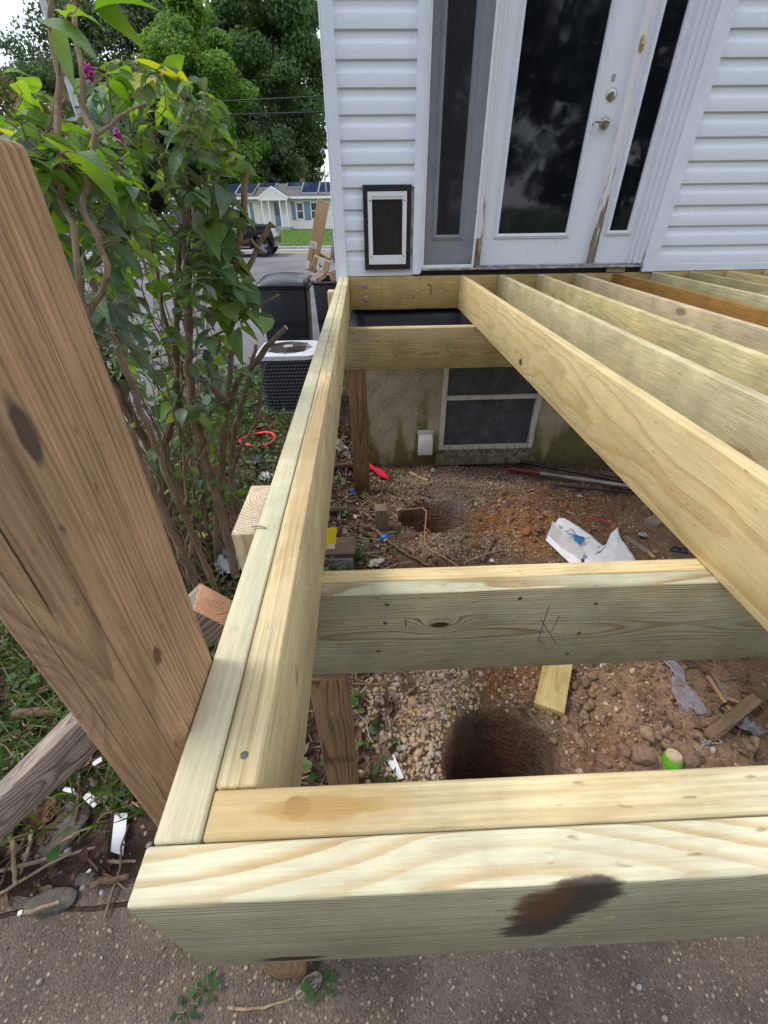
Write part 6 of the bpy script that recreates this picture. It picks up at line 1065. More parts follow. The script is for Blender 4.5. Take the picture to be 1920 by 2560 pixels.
# --- by the back post
p = V3((0.099, yb+0.035, -1.585)); o = MB().box((-0.115, -0.045, -0.03), (0.115, 0.075, 0.010)).build('wood_block', W_PL, None, True, 0.003); o.location = p; tag(o, 'pale pine block under the foot of the back post', 'wood block')
a_ = GP(955, 1331); st_ = post('post_stub', a_.x-0.045, a_.x+0.040, a_.y, a_.y+0.085, a_.z-0.15, a_.z+0.185, None, early=(0.20, 0.15, 0.10), late=(0.10, 0.07, 0.045), pith=(0.01, 0.0), ring=0.008, tilt=0.03, strength=0.9, bevel=0.004)
tag(st_, 'short grey-brown stub of a sawn-off post standing in the leaf litter', 'post stub')
M_BLU = plain('blue rubber', (0.010, 0.10, 0.42), 0.35, 0.15, 30, 0, 0.5)
def ball(px, py, r, lab, mat=M_BLU, spike=0):
    c_ = GP(px, py, r*0.8); t = empty('ball', (c_.x, c_.y, c_.z-r*0.8), lab, 'ball', 'small blue balls in the litter'); V, F = ico(3); me = fast_mesh('shell', V*r+np.array(c_), F, True); link('shell', me, t, mat)
    M = Matrix.Translation(c_) @ Euler((0.7, 0.4, 0)).to_matrix().to_4x4(); MB().lathe([(r*0.34, r*0.93), (r*0.30, r*1.01), (r*0.2, r*1.0), (r*0.16, r*0.9)], 18, M, False).build('collar', mat, t, True); MB().lathe([(0.0, r*0.95), (r*0.19, r*0.955)], 16, M, False).build('opening', plain('dark opening', (0.003, 0.01, 0.05), 0.8), t); return t
ball(882, 1238, 0.030, 'blue ball touching the back post'); ball(962, 1352, 0.031, 'blue ball in front of the sawn-off post stub'); ball(938, 1365, 0.011, 'tiny blue bead beside the long stick')
o = crumple('grey_rag', G(850, 1122), 0.10, 0.14, 0.09, plain('grey cloth', (0.36, 0.33, 0.32), 0.9, 0.2, 12), 3, 'crumpled grey rag on a dark board behind the back post', 'rag', 0.5); board_on('dark_board', G(800, 1166), G(878, 1163), 0.16, 0.03, W_DK, 0.0, 'dark old board under the grey rag', 'board')
b_ = GP(972, 1206, 0.03); a_ = GP(905, 1158, 0.045); mt = plain('red cloth', (0.55, 0.012, 0.035), 0.7, 0.25, 60, 0, 0.3, 0.01); toy = empty('red_toy', tuple((a_+b_)/2-Vector((0, 0, .03))), 'long red cloth toy with a thick pointed end lying by the stucco wall', 'toy')
mb = MB(); ds = [0, .2, .4, .55, .62, .75, .9, 1.0]; rs = [.016, .022, .024, .022, .033, .040, .028, .004]; mb.tube([a_.lerp(b_, t)+Vector((0.004*math.sin(t*14), 0.006*math.sin(t*9), 0.004*math.sin(t*11))) for t in ds], rs, 12); mb.build('body', mt, toy, True)
mb = MB(); mb.tube([a_+Vector((0.06, -0.02, 0)), a_+Vector((0.09, -0.045, -0.01)), a_+Vector((0.12, -0.04, -0.015))], 0.007, 6); mb.build('white_strap', plain('white strap', (0.6, 0.58, 0.56)), toy, True)
crumple('grey_wrapper', G(935, 1150), 0.05, 0.06, 0.06, plain('dark wrapper', (0.10, 0.11, 0.13), 0.4, 0.3, 30), 7, 'dark grey wrapper by the wall just behind the red toy', 'wrapper')
board_on('wood_shim', G(1024, 1184), G(1070, 1205), 0.035, 0.010, W_TN, 0.01, 'thin orange-brown wood shim lying below the vent hood', 'wood shim')
c_ = GP(1081, 1182); t = empty('pipe_cap', tuple(c_), 'small pale blue pipe cap standing under the basement window', 'pipe cap'); MB().lathe([(0.011, 0.0), (0.012, 0.02)], 16, Matrix.Translation(c_), False).build('pipe', plain('dark pipe', (0.05, 0.05, 0.05)), t, True); MB().lathe([(0.0, 0.047), (0.012, 0.044), (0.0155, 0.036), (0.0155, 0.018)], 16, Matrix.Translation(c_), False).build('cap', plain('pale blue cap', (0.30, 0.50, 0.58), 0.4), t, True)
# orange wire hanging over the back hole
M_ORW = plain('orange cable', (0.40, 0.19, 0.095), 0.6, 0.15, 40); pts = [(883, 1292), (907, 1267), (921, 1257), (936, 1263), (952, 1254), (974, 1250), (984, 1258), (990, 1274), (1003, 1281), (1032, 1285), (1055, 1283), (1065, 1294), (1064, 1310), (1061, 1333), (1062, 1364), (1073, 1379), (1099, 1393), (1120, 1408), (1150, 1425)]
P = [GP(x_, y_, 0.015+0.02*((i*7) % 3)/3+(0.03 if 9 <= i <= 11 else 0)) for i, (x_, y_) in enumerate(pts)]; tag(MB().tube(P, 0.0042, 8).build('orange_cable', M_ORW, None, True), 'thin orange cable looping across the edge of the back hole', 'cable')
# yellow tag, concrete block and its wooden lid
p = GP(885, 1424); blk = empty('concrete_block', tuple(p), 'grey concrete block at the foot of the left rim, below the yellow tag', 'concrete block'); M_BLK = plain('concrete block grey', (0.18, 0.17, 0.165), 0.95, 0.25, 50, 0, 0.2, 0.012)
MB().box((p.x-0.40, p.y, p.z-0.12), (p.x, p.y+0.19, p.z+0.085)).build('body', M_BLK, blk, True, 0.006); MB().box((p.x-0.36, p.y-0.006, p.z-0.10), (p.x-0.04, p.y-.0005, p.z+0.06)).build('end_face', M_BLK, blk, True, 0.004)
o = MB().box((p.x-0.40, p.y+0.01, p.z+0.087), (p.x+0.012, p.y+0.17, p.z+0.12)).build('wood_plank', W_DK, None, True, 0.003); tag(o, 'rotten brown plank lying on top of the concrete block', 'plank')
q = V3(on_y(836, 1382, p.y+0.05)); M_YEL = plain('yellow card', (0.72, 0.52, 0.012), 0.5, 0.08, 20); t = empty('yellow_tag', tuple(q), 'yellow card tag with a white patch standing beside the left rim', 'tag'); c4 = [V3(on_y(*u, p.y+dy)) for u, dy in (((800, 1378), .05), ((837, 1381), .05), ((843, 1318), .09), ((805, 1322), .09))]
nrm = (c4[1]-c4[0]).cross(c4[3]-c4[0]).normalized(); mb = MB(); mb.add(c4+[v-nrm*0.0015 for v in c4], [(0, 1, 2, 3), (7, 6, 5, 4)]+[(i, i+4, (i+1) % 4+4, (i+1) % 4) for i in range(4)]); mb.build('card', M_YEL, t)
def on_card(u0, u1, v0, v1, m, nm, k=1): f_ = lambda u, v: c4[0].lerp(c4[1], u).lerp(c4[3].lerp(c4[2], u), v)+nrm*0.0008*k*(1 if nrm.y < 0 else -1); return MB().quad(f_(u0, v0), f_(u1, v0), f_(u1, v1), f_(u0, v1)).build(nm, m, t)
on_card(0.5, 0.93, 0.14, 0.34, plain('white patch', (0.62, 0.62, 0.66)), 'label')
for k in range(6): on_card(0.45, 0.9-0.1*(k % 2), 0.45+0.08*k, 0.465+0.08*k, plain('tag print', (0.35, 0.24, 0.01)), 'print')
stick('long_stick', [GP(921, 1316, .02), GP(965, 1356, .03), GP(1010, 1388, .025), GP(1075, 1422, .02)], 0.013, M_STK, 'long dark stick running from the post stub towards the middle beam', seed=1)
stick('root', [GP(800, 1280, .03), GP(850, 1285, .04), GP(905, 1290, .035), GP(945, 1302, .02)], 0.028, W_DK, 'thick dark root lying in front of the back post', 'root', seed=2)
for i, (pa, pb, r_, m_, lab) in enumerate((((845, 1163), (862, 1195), .004, M_STP, 'thin pale twig below the grey rag'), ((1055, 1243), (1076, 1262), .004, M_STP, 'short pale twig on the gravel slope above the back hole'), ((1205, 1408), (1240, 1338), .014, M_STK, 'brown stick standing against the clay heap left of the paper bag'), ((1160, 1412), (1258, 1378), .006, M_STP, 'thin grey stick lying left of the paper bag'), ((955, 1430), (1030, 1408), .004, M_STP, 'thin pale twig just above the middle beam'))): stick('stick', [GP(*pa, .015), GP((pa[0]+pb[0])/2, (pa[1]+pb[1])/2, .03), GP(*pb, .015)], r_, m_, lab, seed=10+i)
crumple('paper_scrap', G(892, 1296), 0.025, 0.02, 0.03, M_LAB, 4, 'small white paper scrap left of the post stub', 'paper scrap'); crumple('paper_scrap', G(940, 1412), 0.06, 0.035, 0.04, plain('dirty white', (0.45, 0.42, 0.37), 0.8, 0.2, 20), 6, 'dirty white paper scrap just above the middle beam', 'paper scrap', 0.6); crumple('paper_scrap', G(1228, 1408), 0.016, 0.014, 0.03, M_LAB, 8, 'tiny white paper scrap by the thin grey stick', 'paper scrap')
# --- clay heap side: tools, bag, offcuts
def tool(label, pa, pb, grip, r, m1, m2, dz=0.03):
    a_, b_ = GP(*pa, dz), GP(*pb, dz); a_.z = max(a_.z, b_.z-0.05); t = empty('tool_handle', tuple(a_.lerp(b_, .5)-Vector((0, 0, dz))), label, 'tool', 'digging tools along the wall'); g_ = a_.lerp(b_, grip); MB().tube([a_, a_.lerp(b_, 0.01), g_], [r*0.8, r*1.15, r*1.12], 12).build('grip', m1, t, True); MB().tube([g_, b_], r, 12).build('shaft', m2, t, True)
M_BLKP = plain('black tool paint', (0.012, 0.010, 0.012), 0.3, 0.2, 20, 0, 0.5); M_REDG = plain('red grip', (0.17, 0.022, 0.024), 0.5, 0.15, 20); M_GRS2 = plain('muddy grey shaft', (0.24, 0.22, 0.20), 0.6, 0.35, 8)
tool('black tool handle, longest of those along the wall', (1297, 1174), (1680, 1242), 0.18, 0.017, M_BLKP, plain('dark shaft', (0.035, 0.022, 0.024), 0.35, 0.3, 10), 0.055); tool('grey tool handle with a dark red grip below the black one', (1270, 1181), (1660, 1238), 0.22, 0.018, M_REDG, M_GRS2, 0.035); tool('thin dark rod nearest the clay heap', (1371, 1219), (1640, 1246), 0.02, 0.011, M_BLKP, M_BLKP, 0.03)
stick('muddy_log', [GP(1500, 1196, .05), GP(1560, 1204, .06), GP(1640, 1222, .05)], 0.032, W_DK, 'muddy dark log behind the tool handles', 'log', seed=4, taper=0.9)
# torn paper bag with teal lettering
BAG = plain('white paper', (0.62, 0.62, 0.64), 0.7, 0.06, 25, 0, 0.25, 0.002); BAGG = plain('grey paper inside', (0.42, 0.40, 0.38), 0.75, 0.1, 20); TEAL = plain('teal print', (0.012, 0.13, 0.30), 0.6); TEALD = plain('dark teal print', (0.01, 0.07, 0.12), 0.6)
bag = empty('paper_bag', tuple(GP(1440, 1390)), 'torn white paper bag with teal lettering on the clay heap', 'paper bag')
def bp(px, py, dz): return GP(px, py, dz)
def fold_sheet(name, rows, mat, par, sub=3):
    """a folded paper sheet through rows of (px, py, height) points"""
    R = [[bp(*q_) for q_ in r_] for r_ in rows]; n = len(R[0]); V = [v for r_ in R for v in r_]; F = [(j*n+i, j*n+i+1, (j+1)*n+i+1, (j+1)*n+i) for j in range(len(R)-1) for i in range(n-1)]
    o = MB().add(V, F).build(name, mat, par, True, angle=25, recalc=False); s_ = o.modifiers.new('sub', 'SUBSURF'); s_.subdivision_type = 'SIMPLE'; s_.levels = s_.render_levels = sub
    tx = bpy.data.textures.new('crease', 'CLOUDS'); tx.noise_scale = 0.05; dm = o.modifiers.new('crease', 'DISPLACE'); dm.texture = tx; dm.strength = 0.016; dm.texture_coords = 'GLOBAL'; md = o.modifiers.new('thick', 'SOLIDIFY'); md.thickness = 0.0012; return o
fold_sheet('back_panel', [[(1372, 1334, .02), (1388, 1326, .10), (1402, 1325, .10)], [(1402, 1356, .03), (1430, 1362, .05), (1460, 1352, .07)], [(1440, 1386, .02), (1455, 1388, .03), (1505, 1378, .04)], [(1470, 1420, .01), (1500, 1420, .02), (1560, 1412, .02)]], BAG, bag)
fold_sheet('side_panel', [[(1366, 1346, .01), (1374, 1332, .10)], [(1395, 1372, .015), (1402, 1358, .08)], [(1425, 1400, .01), (1436, 1380, .075)], [(1445, 1415, .01), (1458, 1400, .06)]], BAGG, bag); fold_sheet('bottom_flap', [[(1364, 1352, .005), (1370, 1343, .03)], [(1398, 1385, .005), (1403, 1370, .03)], [(1440, 1425, .005), (1452, 1412, .03)]], BAG, bag)
fold_sheet('torn_flap', [[(1516, 1362, .09), (1530, 1352, .11), (1540, 1362, .07)], [(1505, 1388, .06), (1535, 1375, .07), (1552, 1370, .05)], [(1480, 1410, .03), (1530, 1405, .05), (1575, 1392, .03)], [(1460, 1425, .01), (1530, 1425, .02), (1592, 1412, .01)]], BAG, bag)
fold_sheet('torn_edge', [[(1490, 1386, .05), (1512, 1376, .06)], [(1480, 1396, .04), (1500, 1390, .045)]], BAG, bag, 2)
LT = MB(); LT2 = MB()
def pen(mb, pts, r=0.0022, h=0.078): mb.tube([bp(x_, y_, h) for x_, y_ in pts], r, 5)
pen(LT, [(1391, 1341), (1394, 1337)]); pen(LT, [(1397, 1344), (1398, 1339)]); pen(LT, [(1404, 1353), (1409, 1349), (1411, 1353), (1415, 1349)]); pen(LT, [(1416, 1345), (1426, 1350), (1430, 1356), (1425, 1359), (1416, 1357)]); pen(LT, [(1412, 1357), (1418, 1361), (1421, 1357), (1424, 1362)]); pen(LT, [(1426, 1360), (1440, 1364), (1455, 1368), (1466, 1370)])
LT.build('lettering', TEALD, bag, True); fold_sheet('print_patch', [[(1424, 1364, .085), (1432, 1362, .085)], [(1430, 1374, .07), (1446, 1366, .08)], [(1438, 1379, .065), (1456, 1373, .075)]], TEAL, bag, 2)
stick('orange_stake', [GP(1462, 1299, .02), GP(1495, 1307, .03), GP(1532, 1314, .02)], 0.005, plain('orange red plastic', (0.55, 0.05, 0.03), 0.5), 'thin orange-red plastic stake above the paper bag', 'stake', seed=3, taper=0.6)
board_on('wood_chunk', G(1622, 1318), G(1662, 1292), 0.085, 0.045, W_GY, 0.0, 'short brown wood chunk under the nearest joist', 'wood chunk'); board_on('old_slat', G(1560, 1347), G(1618, 1386), 0.035, 0.02, W_GY, 0.005, 'dark weathered slat right of the paper bag', 'slat'); board_on('wood_sliver', G(1614, 1380), G(1632, 1400), 0.022, 0.014, W_TN, 0.01, 'short tan sliver at the end of the weathered slat', 'wood sliver')
for qx, qy, lab in ((1688, 1378, 'left one of the two dark round caps right of the weathered slat'), (1708, 1380, 'right one of the two dark round caps right of the weathered slat')):
    c_ = GP(qx, qy); o = MB().lathe([(0.0, 0.028), (0.018, 0.026), (0.026, 0.018), (0.030, 0.0)], 18, Matrix.Translation(c_), False).lathe([(0.010, 0.027), (0.013, 0.032), (0.016, 0.027)], 14, Matrix.Translation(c_), False).build('plastic_disc', plain('dark cap', (0.02, 0.022, 0.028), 0.5), None, True); tag(o, lab, 'disc', 'dark round caps')
for i, (qx, qy, s_, lab) in enumerate(((1655, 1415, .02, 'clear plastic scrap right of the weathered slat'), (1605, 1342, .014, 'small grey blue scrap near the brown wood chunk'), (1448, 1245, .012, 'tiny white scrap between the tools and the clay heap'))): crumple('plastic_scrap', G(qx, qy), s_*2, s_*2, 0.03, plain('grey plastic', (0.25+.2*(i == 2), 0.27+.2*(i == 2), 0.30+.2*(i == 2)), 0.3), 20+i, lab, 'plastic scrap')
# --- in the near bay
cs = [GP(*q_) for q_ in ((1358, 1655), (1430, 1672), (1400, 1799), (1331, 1772))]; zz = [0.055, 0.05, 0.03, 0.03]; V = [Vector((c_.x, c_.y, c_.z+z_)) for c_, z_ in zip(cs, zz)]; nn_ = (V[1]-V[0]).cross(V[3]-V[0]).normalized(); nn_ = nn_ if nn_.z > 0 else -nn_
Xv = (V[3]-V[0]).normalized(); Yv = nn_.cross(Xv); Mo = Matrix((Xv, Yv, nn_)).transposed().to_4x4(); Mo.translation = sum(V, Vector())/4; Lb = ((V[3]-V[0]).length+(V[2]-V[1]).length)/2; Wb = ((V[1]-V[0]).length+(V[2]-V[3]).length)/2
o = MB().box((-Lb/2, -Wb/2, -0.019), (Lb/2, Wb/2, 0.019)).build('board_offcut', wood('offcut pine', (0.55, 0.42, 0.18), (0.42, 0.28, 0.09), ring=0.007, pith=(0.0, -0.3), wobble=0.02, streak=0.2), None, True, 0.002); o.matrix_basis = Mo; tag(o, 'clean yellow board offcut lying by the front hole', 'board offcut')
b = NB('clear plastic'); n = b.noise(b.pos(), 30.0, 4)
def _cl(p_):
    t = b.n('BsdfTransparent', i0=(0.9, 0.9, 0.92)); mx = b.n('MixShader', i0=b.rng(n, 0.35, 0.65, 0.25, 0.6)); b.t.links.new(t.outputs[0], mx.inputs[1]); b.t.links.new(p_.outputs[0], mx.inputs[2]); return mx.outputs[0]
M_CLR = b.out((0.42, 0.40, 0.42), 0.18, b.bump(n, 0.004), 0, 0.6, _cl); pb_ = empty('plastic_bag', tuple(GP(1700, 1720)), 'clear plastic bag strip lying in the dirt on the right', 'plastic bag')
fold_sheet('strip', [[(1640, 1652, .03), (1668, 1648, .02)], [(1668, 1680, .03), (1700, 1678, .03)], [(1674, 1700, .025), (1704, 1692, .03)], [(1674, 1726, .015), (1708, 1718, .03)], [(1682, 1752, .02), (1735, 1745, .03)], [(1700, 1788, .01), (1766, 1790, .012)]], M_CLR, pb_)
board_on('log', G(1764, 1852), G(1880, 1757), 0.045, 0.034, wood('split brown wood', (0.24, 0.155, 0.09), (0.12, 0.07, 0.04), ring=0.005, pith=(0.02, 0.0), crack=1.5), 0.012, 'short split brown log with a frayed end at the right of the front bay', 'log', bevel=0.010)
M_CHN = plain('grey fibres', (0.30, 0.29, 0.29), 0.7); c_ = GP(1762, 1856, .02); mb = MB(); rg_ = random.Random(3)
for k in range(12): a_ = c_+Vector((rg_.uniform(-.03, .03), rg_.uniform(-.02, .015), rg_.uniform(-.005, .01))); mb.tube([a_, a_+Vector((rg_.uniform(-.02, .02), rg_.uniform(-.02, .01), 0.006)), a_+Vector((rg_.uniform(-.03, .03), rg_.uniform(-.03, .01), 0))], 0.0018, 5)
o = mb.build('fibre_tuft', M_CHN, None, True); tag(o, 'tuft of grey fibres at the lower end of the split brown log', 'fibre tuft'); o['kind'] = 'stuff'
o = crumple('foil_scrap', G(1852, 1815), 0.035, 0.06, 0.05, plain('blue grey bark', (0.16, 0.15, 0.16), 0.35, 0.4, 40), 12, 'split grey and rust scrap right of the split brown log', 'bark scrap', 0.7)
for i, (pa, pb, lab) in enumerate((((1765, 1695), (1822, 1782), 'left one of two split wood slivers right of the plastic strip'), ((1780, 1692), (1815, 1758), 'right one of two split wood slivers right of the plastic strip'), ((1815, 1752), (1846, 1762), 'short flat wood sliver at the foot of the two split ones'))): board_on('wood_splinter', G(*pa), G(*pb), 0.016, 0.008, [W_TN, W_GY][i % 2], 0.012, lab, 'wood sliver')
c_ = GP(1676, 1905, 0.02); t = empty('bottle', tuple(c_-Vector((0, 0, .02))), 'small lime green bottle with a cream cap half buried in the dirt', 'bottle'); Mq = Matrix.Translation(c_) @ Euler((-0.25, 0.15, 0.3)).to_matrix().to_4x4(); MB().lathe([(0.020, -0.05), (0.030, -0.03), (0.031, 0.0), (0.027, 0.014)], 20, Mq, True).build('body', plain('lime plastic', (0.16, 0.46, 0.03), 0.35), t, True); MB().lathe([(0.0, 0.030), (0.010, 0.030), (0.012, 0.026), (0.023, 0.025), (0.026, 0.020), (0.026, 0.010)], 20, Mq, False).build('cap', plain('cream cap', (0.55, 0.44, 0.27), 0.5), t, True)
q4 = [GP(966, 1908, .02), GP(984, 1896, .035), GP(1010, 1951, .02), GP(998, 1952, .012)]; o = MB().add(q4+[v-Vector((0, 0, .002)) for v in q4], [(0, 1, 2, 3), (7, 6, 5, 4)]+[(i, i+4, (i+1) % 4+4, (i+1) % 4) for i in range(4)]).build('plastic_shard', M_LAB, None); tag(o, 'white plastic shard on the gravel left of the front hole', 'plastic shard')
for i, (pts, r_, m_, lab) in enumerate((([(876, 1782), (905, 1740), (935, 1703)], .009, M_STP, 'bent pale stick beside the middle brown post'), ([(1010, 1745), (1025, 1735), (1042, 1722)], .006, M_STP, 'short pale twig on the gravel'))): stick('stick', [GP(*q_, .02) for q_ in pts], r_, m_, lab, seed=30+i)
board_on('old_slat', G(925, 1772), G(992, 1738), 0.038, 0.014, W_GY, 0.008, 'grey slat lying on the gravel edge', 'slat'); board_on('stone_chip', G(980, 1716), G(1000, 1700), 0.024, 0.012, plain('pale stone', (0.42, 0.37, 0.32), 0.8, 0.1, 30), 0.01, 'flat pale stone chip at the top of the gravel patch', 'stone chip')
# big clods one by one
CB = craggy(3, 400, 6, 18, 0.03); clm = []
for v, f in CB:
    nn2 = 0; me = fast_mesh('dirt_clod', (v+nn2)*np.array([1, 0.85, 0.7]), f, True); me.materials.append(M_CLOD); clm.append(me)
rg_ = random.Random(8)
clods = [(1462, 1708, .035), (1478, 1695, .030), (1425, 1905, .022), (1500, 1790, .030), (1470, 1772, .027), (1458, 1790, .024), (1445, 1770, .020), (1428, 1834, .032), (1505, 1805, .022), (1600, 1890, .055), (1690, 1810, .026), (1705, 1880, .045), (1720, 1895, .050), (1665, 1868, .030), (1640, 1835, .020), (1525, 1760, .020), (1560, 1770, .018), (1345, 1720, .02), (1480, 1740, .02), (1450, 1810, .02), (1560, 1880, .035), (1685, 1850, .03), (1650, 1780, .025), (1436, 1718, .024)]
for i, (qx, qy, r_) in enumerate(clods):
    o = bpy.data.objects.new('dirt_clod', clm[i % 6]); COL.objects.link(o); o.location = GP(qx, qy, r_*0.25); o.scale = (r_, r_*rg_.uniform(.8, 1.2), r_*rg_.uniform(.7, 1.0)); o.rotation_euler = (rg_.uniform(0, .6), rg_.uniform(0, .6), rg_.uniform(0, 6)); tag(o, 'lump of dug brown soil right of the front hole', 'dirt clod', 'dirt clods right of the front hole')
# --- left of the deck
cw = [GP(*q_, .03) for q_ in ((295, 2044), (327, 2041), (316, 2147), (286, 2137))]
o = MB().add(cw+[v-Vector((0, 0, .003)) for v in cw], [(0, 1, 2, 3), (7, 6, 5, 4)]+[(i, i+4, (i+1) % 4+4, (i+1) % 4) for i in range(4)]).build('label_strip', M_LAB, None); tag(o, 'white plastic label strip in the litter near the deck corner', 'label strip')
for i, (qa, qb, w_, lab) in enumerate((((168, 1980), (205, 1990), .014, 'narrow white plastic piece under the weathered timber'), ((222, 1995), (250, 2020), .022, 'torn white plastic piece beside the narrow one under the timber'), ((238, 1920), (262, 1906), .02, 'white plastic corner peeping out under the timber end'), ((218, 2192), (232, 2176), .010, 'small white chip in the dark litter near the slab'), ((50, 2288), (62, 2282), .012, 'small white chip on the concrete at the far left'))): board_on('plastic_piece', G(*qa), G(*qb), w_, 0.003, M_LAB, 0.025 if i < 3 else 0.012, lab, 'plastic piece')
M_RUB = plain('broken concrete', (0.125, 0.108, 0.09), 0.95, 0.25, 40, 0, 0.2, 0.02)
def rock(px, py, sx, sy, sz, seed, lab, rot=0.0, cat='concrete chunk', dz=0.0):
    V, F = craggy(3, seed*7, 1, 22, 0.015)[0]; V = np.sign(V)*np.abs(V)**0.7*np.array([sx, sy, sz])*1.15; me = fast_mesh('concrete_chunk', V, F, True); me.materials.append(M_RUB); o = bpy.data.objects.new('concrete_chunk', me); COL.objects.link(o); o.location = GP(px, py, sz*0.35+dz); o.rotation_euler = (0.1, -0.05, rot); return tag(o, lab, cat)
rock(158, 2085, 0.055, 0.085, 0.018, 41, 'flat slab of broken concrete in the litter under the timber', -0.35); rock(128, 2258, 0.07, 0.03, 0.018, 42, 'grey concrete lump at the broken edge of the slab'); rock(215, 2200, 0.035, 0.02, 0.015, 43, 'small dark concrete lump between litter and slab edge')
M_LOGC = plain('cut branch end', (0.42, 0.24, 0.11), 0.8, 0.1, 60); br = empty('branch', tuple(GP(100, 1800)), 'cut brown branch with an orange end near the weathered timber', 'branch'); a_, b_ = GP(48, 1795, .03), GP(165, 1790, .03); MB().tube([a_, a_.lerp(b_, .5)+Vector((0, 0, .006)), b_], 0.019, 10).build('wood', M_STK, br, True); dv = (b_-a_).normalized(); ov = dv.orthogonal().normalized(); ow = dv.cross(ov); MB().add([a_-dv*0.001+(ov*math.cos(t)+ow*math.sin(t))*0.0185 for t in np.linspace(0, 2*math.pi, 13)[:-1]], [tuple(range(12))]).build('cut_end', M_LOGC, br)
for i, (pts, r_, m_, lab) in enumerate((([(0, 2185), (120, 2155), (245, 2125)], .006, M_STP, 'long pale twig crossing the litter left of the label strip'), ([(5, 2245), (80, 2200), (190, 2140)], .005, M_STP, 'second long twig below the long pale one in the litter'), ([(45, 2080), (50, 2160), (57, 2222)], .007, M_STP, 'upright tan twig near the left edge of the litter'), ([(92, 2070), (78, 2130), (60, 2190)], .006, M_STP, 'tan twig leaning against the upright tan one'), ([(240, 2218), (290, 2210), (332, 2198)], .010, M_STK, 'thick dark stick at the slab edge beside the deck corner'), ([(75, 2292), (120, 2278), (165, 2264)], .006, M_STP, 'pale twig lying on the concrete below the grey lump'), ([(258, 2158), (310, 2160), (345, 2158)], .005, M_STP, 'pale twig just under the label strip'), ([(205, 1960), (206, 2000), (200, 2060)], .006, M_STK, 'dark upright twig beside the torn white plastic piece'), ([(170, 2115), (215, 2088), (250, 2075)], .005, M_STP, 'tan twig on the flat concrete slab piece'))): stick('stick', [GP(*q_, .02+0.01*(i % 3)) for q_ in pts], r_, m_, lab, seed=50+i)
# weeds that can be picked out
wm = [fast_mesh('leaf', V_, F_, True) for V_, F_ in (big_leaf(1.0, 0.33, 0.5, 0.25, 60+k) for k in range(3))]
MLW = shrub_leaf_mat('weed leaf', (0.03, 0.09, 0.025), (0.05, 0.13, 0.03), (0.09, 0.18, 0.05), (0.12, 0.18, 0.09), 0.25); _ = [m_.materials.append(MLW) for m_ in wm]
def weed(px, py, n, size, lab, seed, erect=0.35):
    rg_ = random.Random(seed); c_ = GP(px, py); t = empty('weed', tuple(c_), lab, 'weed', 'weeds on the ground'); mb = MB()
    for i in range(n):
        a = 2.4*i+rg_.uniform(-.3, .3); el = erect+rg_.uniform(-.2, .5); L_ = size*rg_.uniform(.5, 1.1); d_ = Vector((math.cos(a)*math.cos(el), math.sin(a)*math.cos(el), math.sin(el))); e_ = c_+d_*L_*0.6+Vector((0, 0, 0.012)); mb.tube([c_, c_.lerp(e_, .5)+Vector((0, 0, .006)), e_], 0.0012, 5, False)
        o = bpy.data.objects.new('leaf', wm[i % 3]); COL.objects.link(o); o.matrix_basis = orient(e_, d_+Vector((0, 0, -0.5)), (0, 0, 1), rg_.gauss(0, .3), rg_) @ Matrix.Scale(L_*0.75, 4); adopt(o, t)
    mb.build('stem', plain('weed stem', (0.08, 0.12, 0.04)), t, True)
for i, (qx, qy, n_, s_, lab) in enumerate(((952, 1856, 9, .065, 'largest weed on the gravel left of the front hole'), (960, 1935, 7, .055, 'weed beside the white plastic shard'), (912, 1762, 7, .05, 'spiky weed beside the bent pale stick'), (1125, 1768, 6, .028, 'tiny weed at the top of the gravel patch'), (515, 2478, 7, .042, 'four-leaved weed on the concrete below the deck corner'), (800, 2462, 8, .040, 'weed growing at the base of the brown post under the front board'), (690, 2430, 5, .03, 'small weed at the slab joint under the deck corner'), (465, 2535, 5, .03, 'dark little weed at the bottom of the concrete'), (282, 1988, 7, .055, 'light green weed between timber and brown post'), (60, 1790, 9, .07, 'leafy weed behind the weathered timber'), (80, 1700, 8, .09, 'narrow-leaved weed at the left edge'), (1000, 1332, 5, .05, 'grey green weed right of the post stub'), (985, 1372, 6, .045, 'weed below the blue ball in front of the stub'), (905, 1378, 5, .04, 'bright weed left of the long stick'), (1022, 1212, 4, .04, 'small weed above the back hole'), (845, 1215, 8, .07, 'weed clump left of the back post'), (850, 1290, 6, .06, 'weed by the dark root'))): weed(qx, qy, n_, s_, lab, 100+i)
o = crumple('dead_leaf', G(775, 2468), 0.035, 0.018, 0.03, plain('grey dead leaf', (0.26, 0.23, 0.18), 0.8, 0.2, 50), 31, 'curled grey dead leaf on the concrete under the front board', 'leaf', 0.5); stick('stick', [GP(570, 2520, .004), GP(660, 2522, .006), GP(735, 2495, .004)], 0.0035, M_STP, 'long thin twig on the concrete under the deck corner', seed=80)
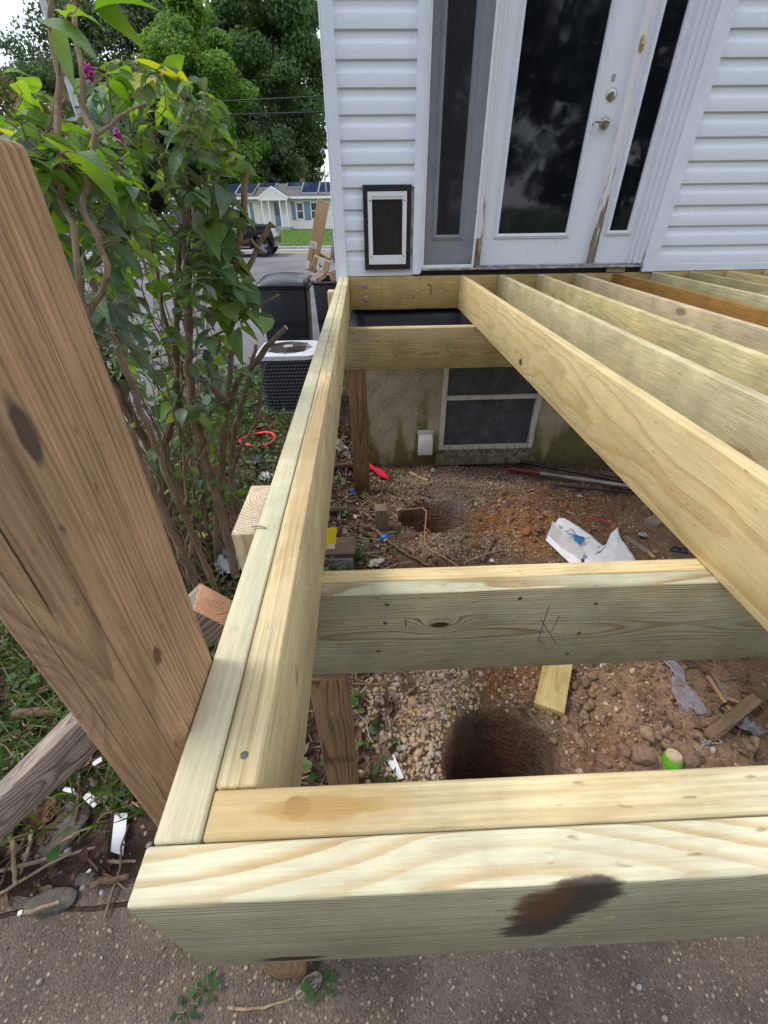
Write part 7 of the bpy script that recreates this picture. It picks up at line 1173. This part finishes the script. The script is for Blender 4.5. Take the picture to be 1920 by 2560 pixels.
crumple('dead_leaf', G(118, 2045), 0.05, 0.04, 0.06, plain('brown dead leaf', (0.15, 0.085, 0.045), 0.8, 0.25, 40), 33, 'large curled brown dead leaf beside the flat concrete piece', 'leaf', 1.0); crumple('dead_leaf', G(930, 1345), 0.035, 0.03, 0.04, plain('rust leaf', (0.24, 0.10, 0.05), 0.8, 0.2, 40), 34, 'rust brown oak leaf left of the front blue ball', 'leaf', 0.3)
# behind the shrub
c_ = GP(647, 1112, .014); hoop = MB(); M_RED = plain('red hoop plastic', (0.62, 0.03, 0.025), 0.4, 0.1, 20)
hoop.tube([(c_.x+0.155*math.cos(a), c_.y+0.155*math.sin(a), float(gh(c_.x+0.155*math.cos(a), c_.y+0.155*math.sin(a), False))+0.055+0.012*math.sin(a*2)) for a in np.linspace(0, 2*math.pi, 49)], 0.0145, 10, False); tag(hoop.build('hoop', M_RED, None, True), 'bright red ring toy lying in the grass beyond the shrub stems', 'ring toy')
crumple('purple_toy', G(642, 1160), 0.035, 0.05, 0.08, plain('purple cloth', (0.26, 0.02, 0.36), 0.6, 0.2, 30), 51, 'purple cloth scrap near the red ring', 'cloth scrap'); crumple('paper_scrap', G(668, 1198), 0.06, 0.055, 0.07, plain('white sheet', (0.55, 0.56, 0.58), 0.7, 0.1, 20), 52, 'crumpled white sheet at the rim below the red ring', 'paper scrap'); crumple('white_bag', G(583, 1415), 0.09, 0.12, 0.12, plain('white bag', (0.48, 0.49, 0.54), 0.45, 0.1, 20), 53, 'white plastic bag between the shrub stems and the pale post', 'plastic bag', 0.3)
for i, (qx, qy, s_, col_, lab) in enumerate(((646, 1072, .025, (0.55, 0.16, 0.08), 'orange scrap in the grass in front of the air conditioner'), (658, 1120, .03, (0.62, 0.42, 0.03), 'yellow leaf inside the red ring'), (675, 1085, .03, (0.03, 0.03, 0.035), 'black scrap touching the back of the red ring'), (640, 1010, .03, (0.48, 0.40, 0.28), 'tan card scrap in the grass left of the air conditioner'), (680, 1155, .05, (0.42, 0.40, 0.34), 'pale torn strip right of the purple scrap'))): crumple('scrap', G(qx, qy), s_, s_*.8, 0.05, plain('scrap', col_, 0.6), 60+i, lab, 'scrap', group='scraps around the red ring')
board_on('lumber_offcut', G(474, 1338), G(520, 1350), 0.04, 0.036, W_PL, 0.0, 'pale pine offcut on the ground behind the shrub stems', 'lumber offcut')
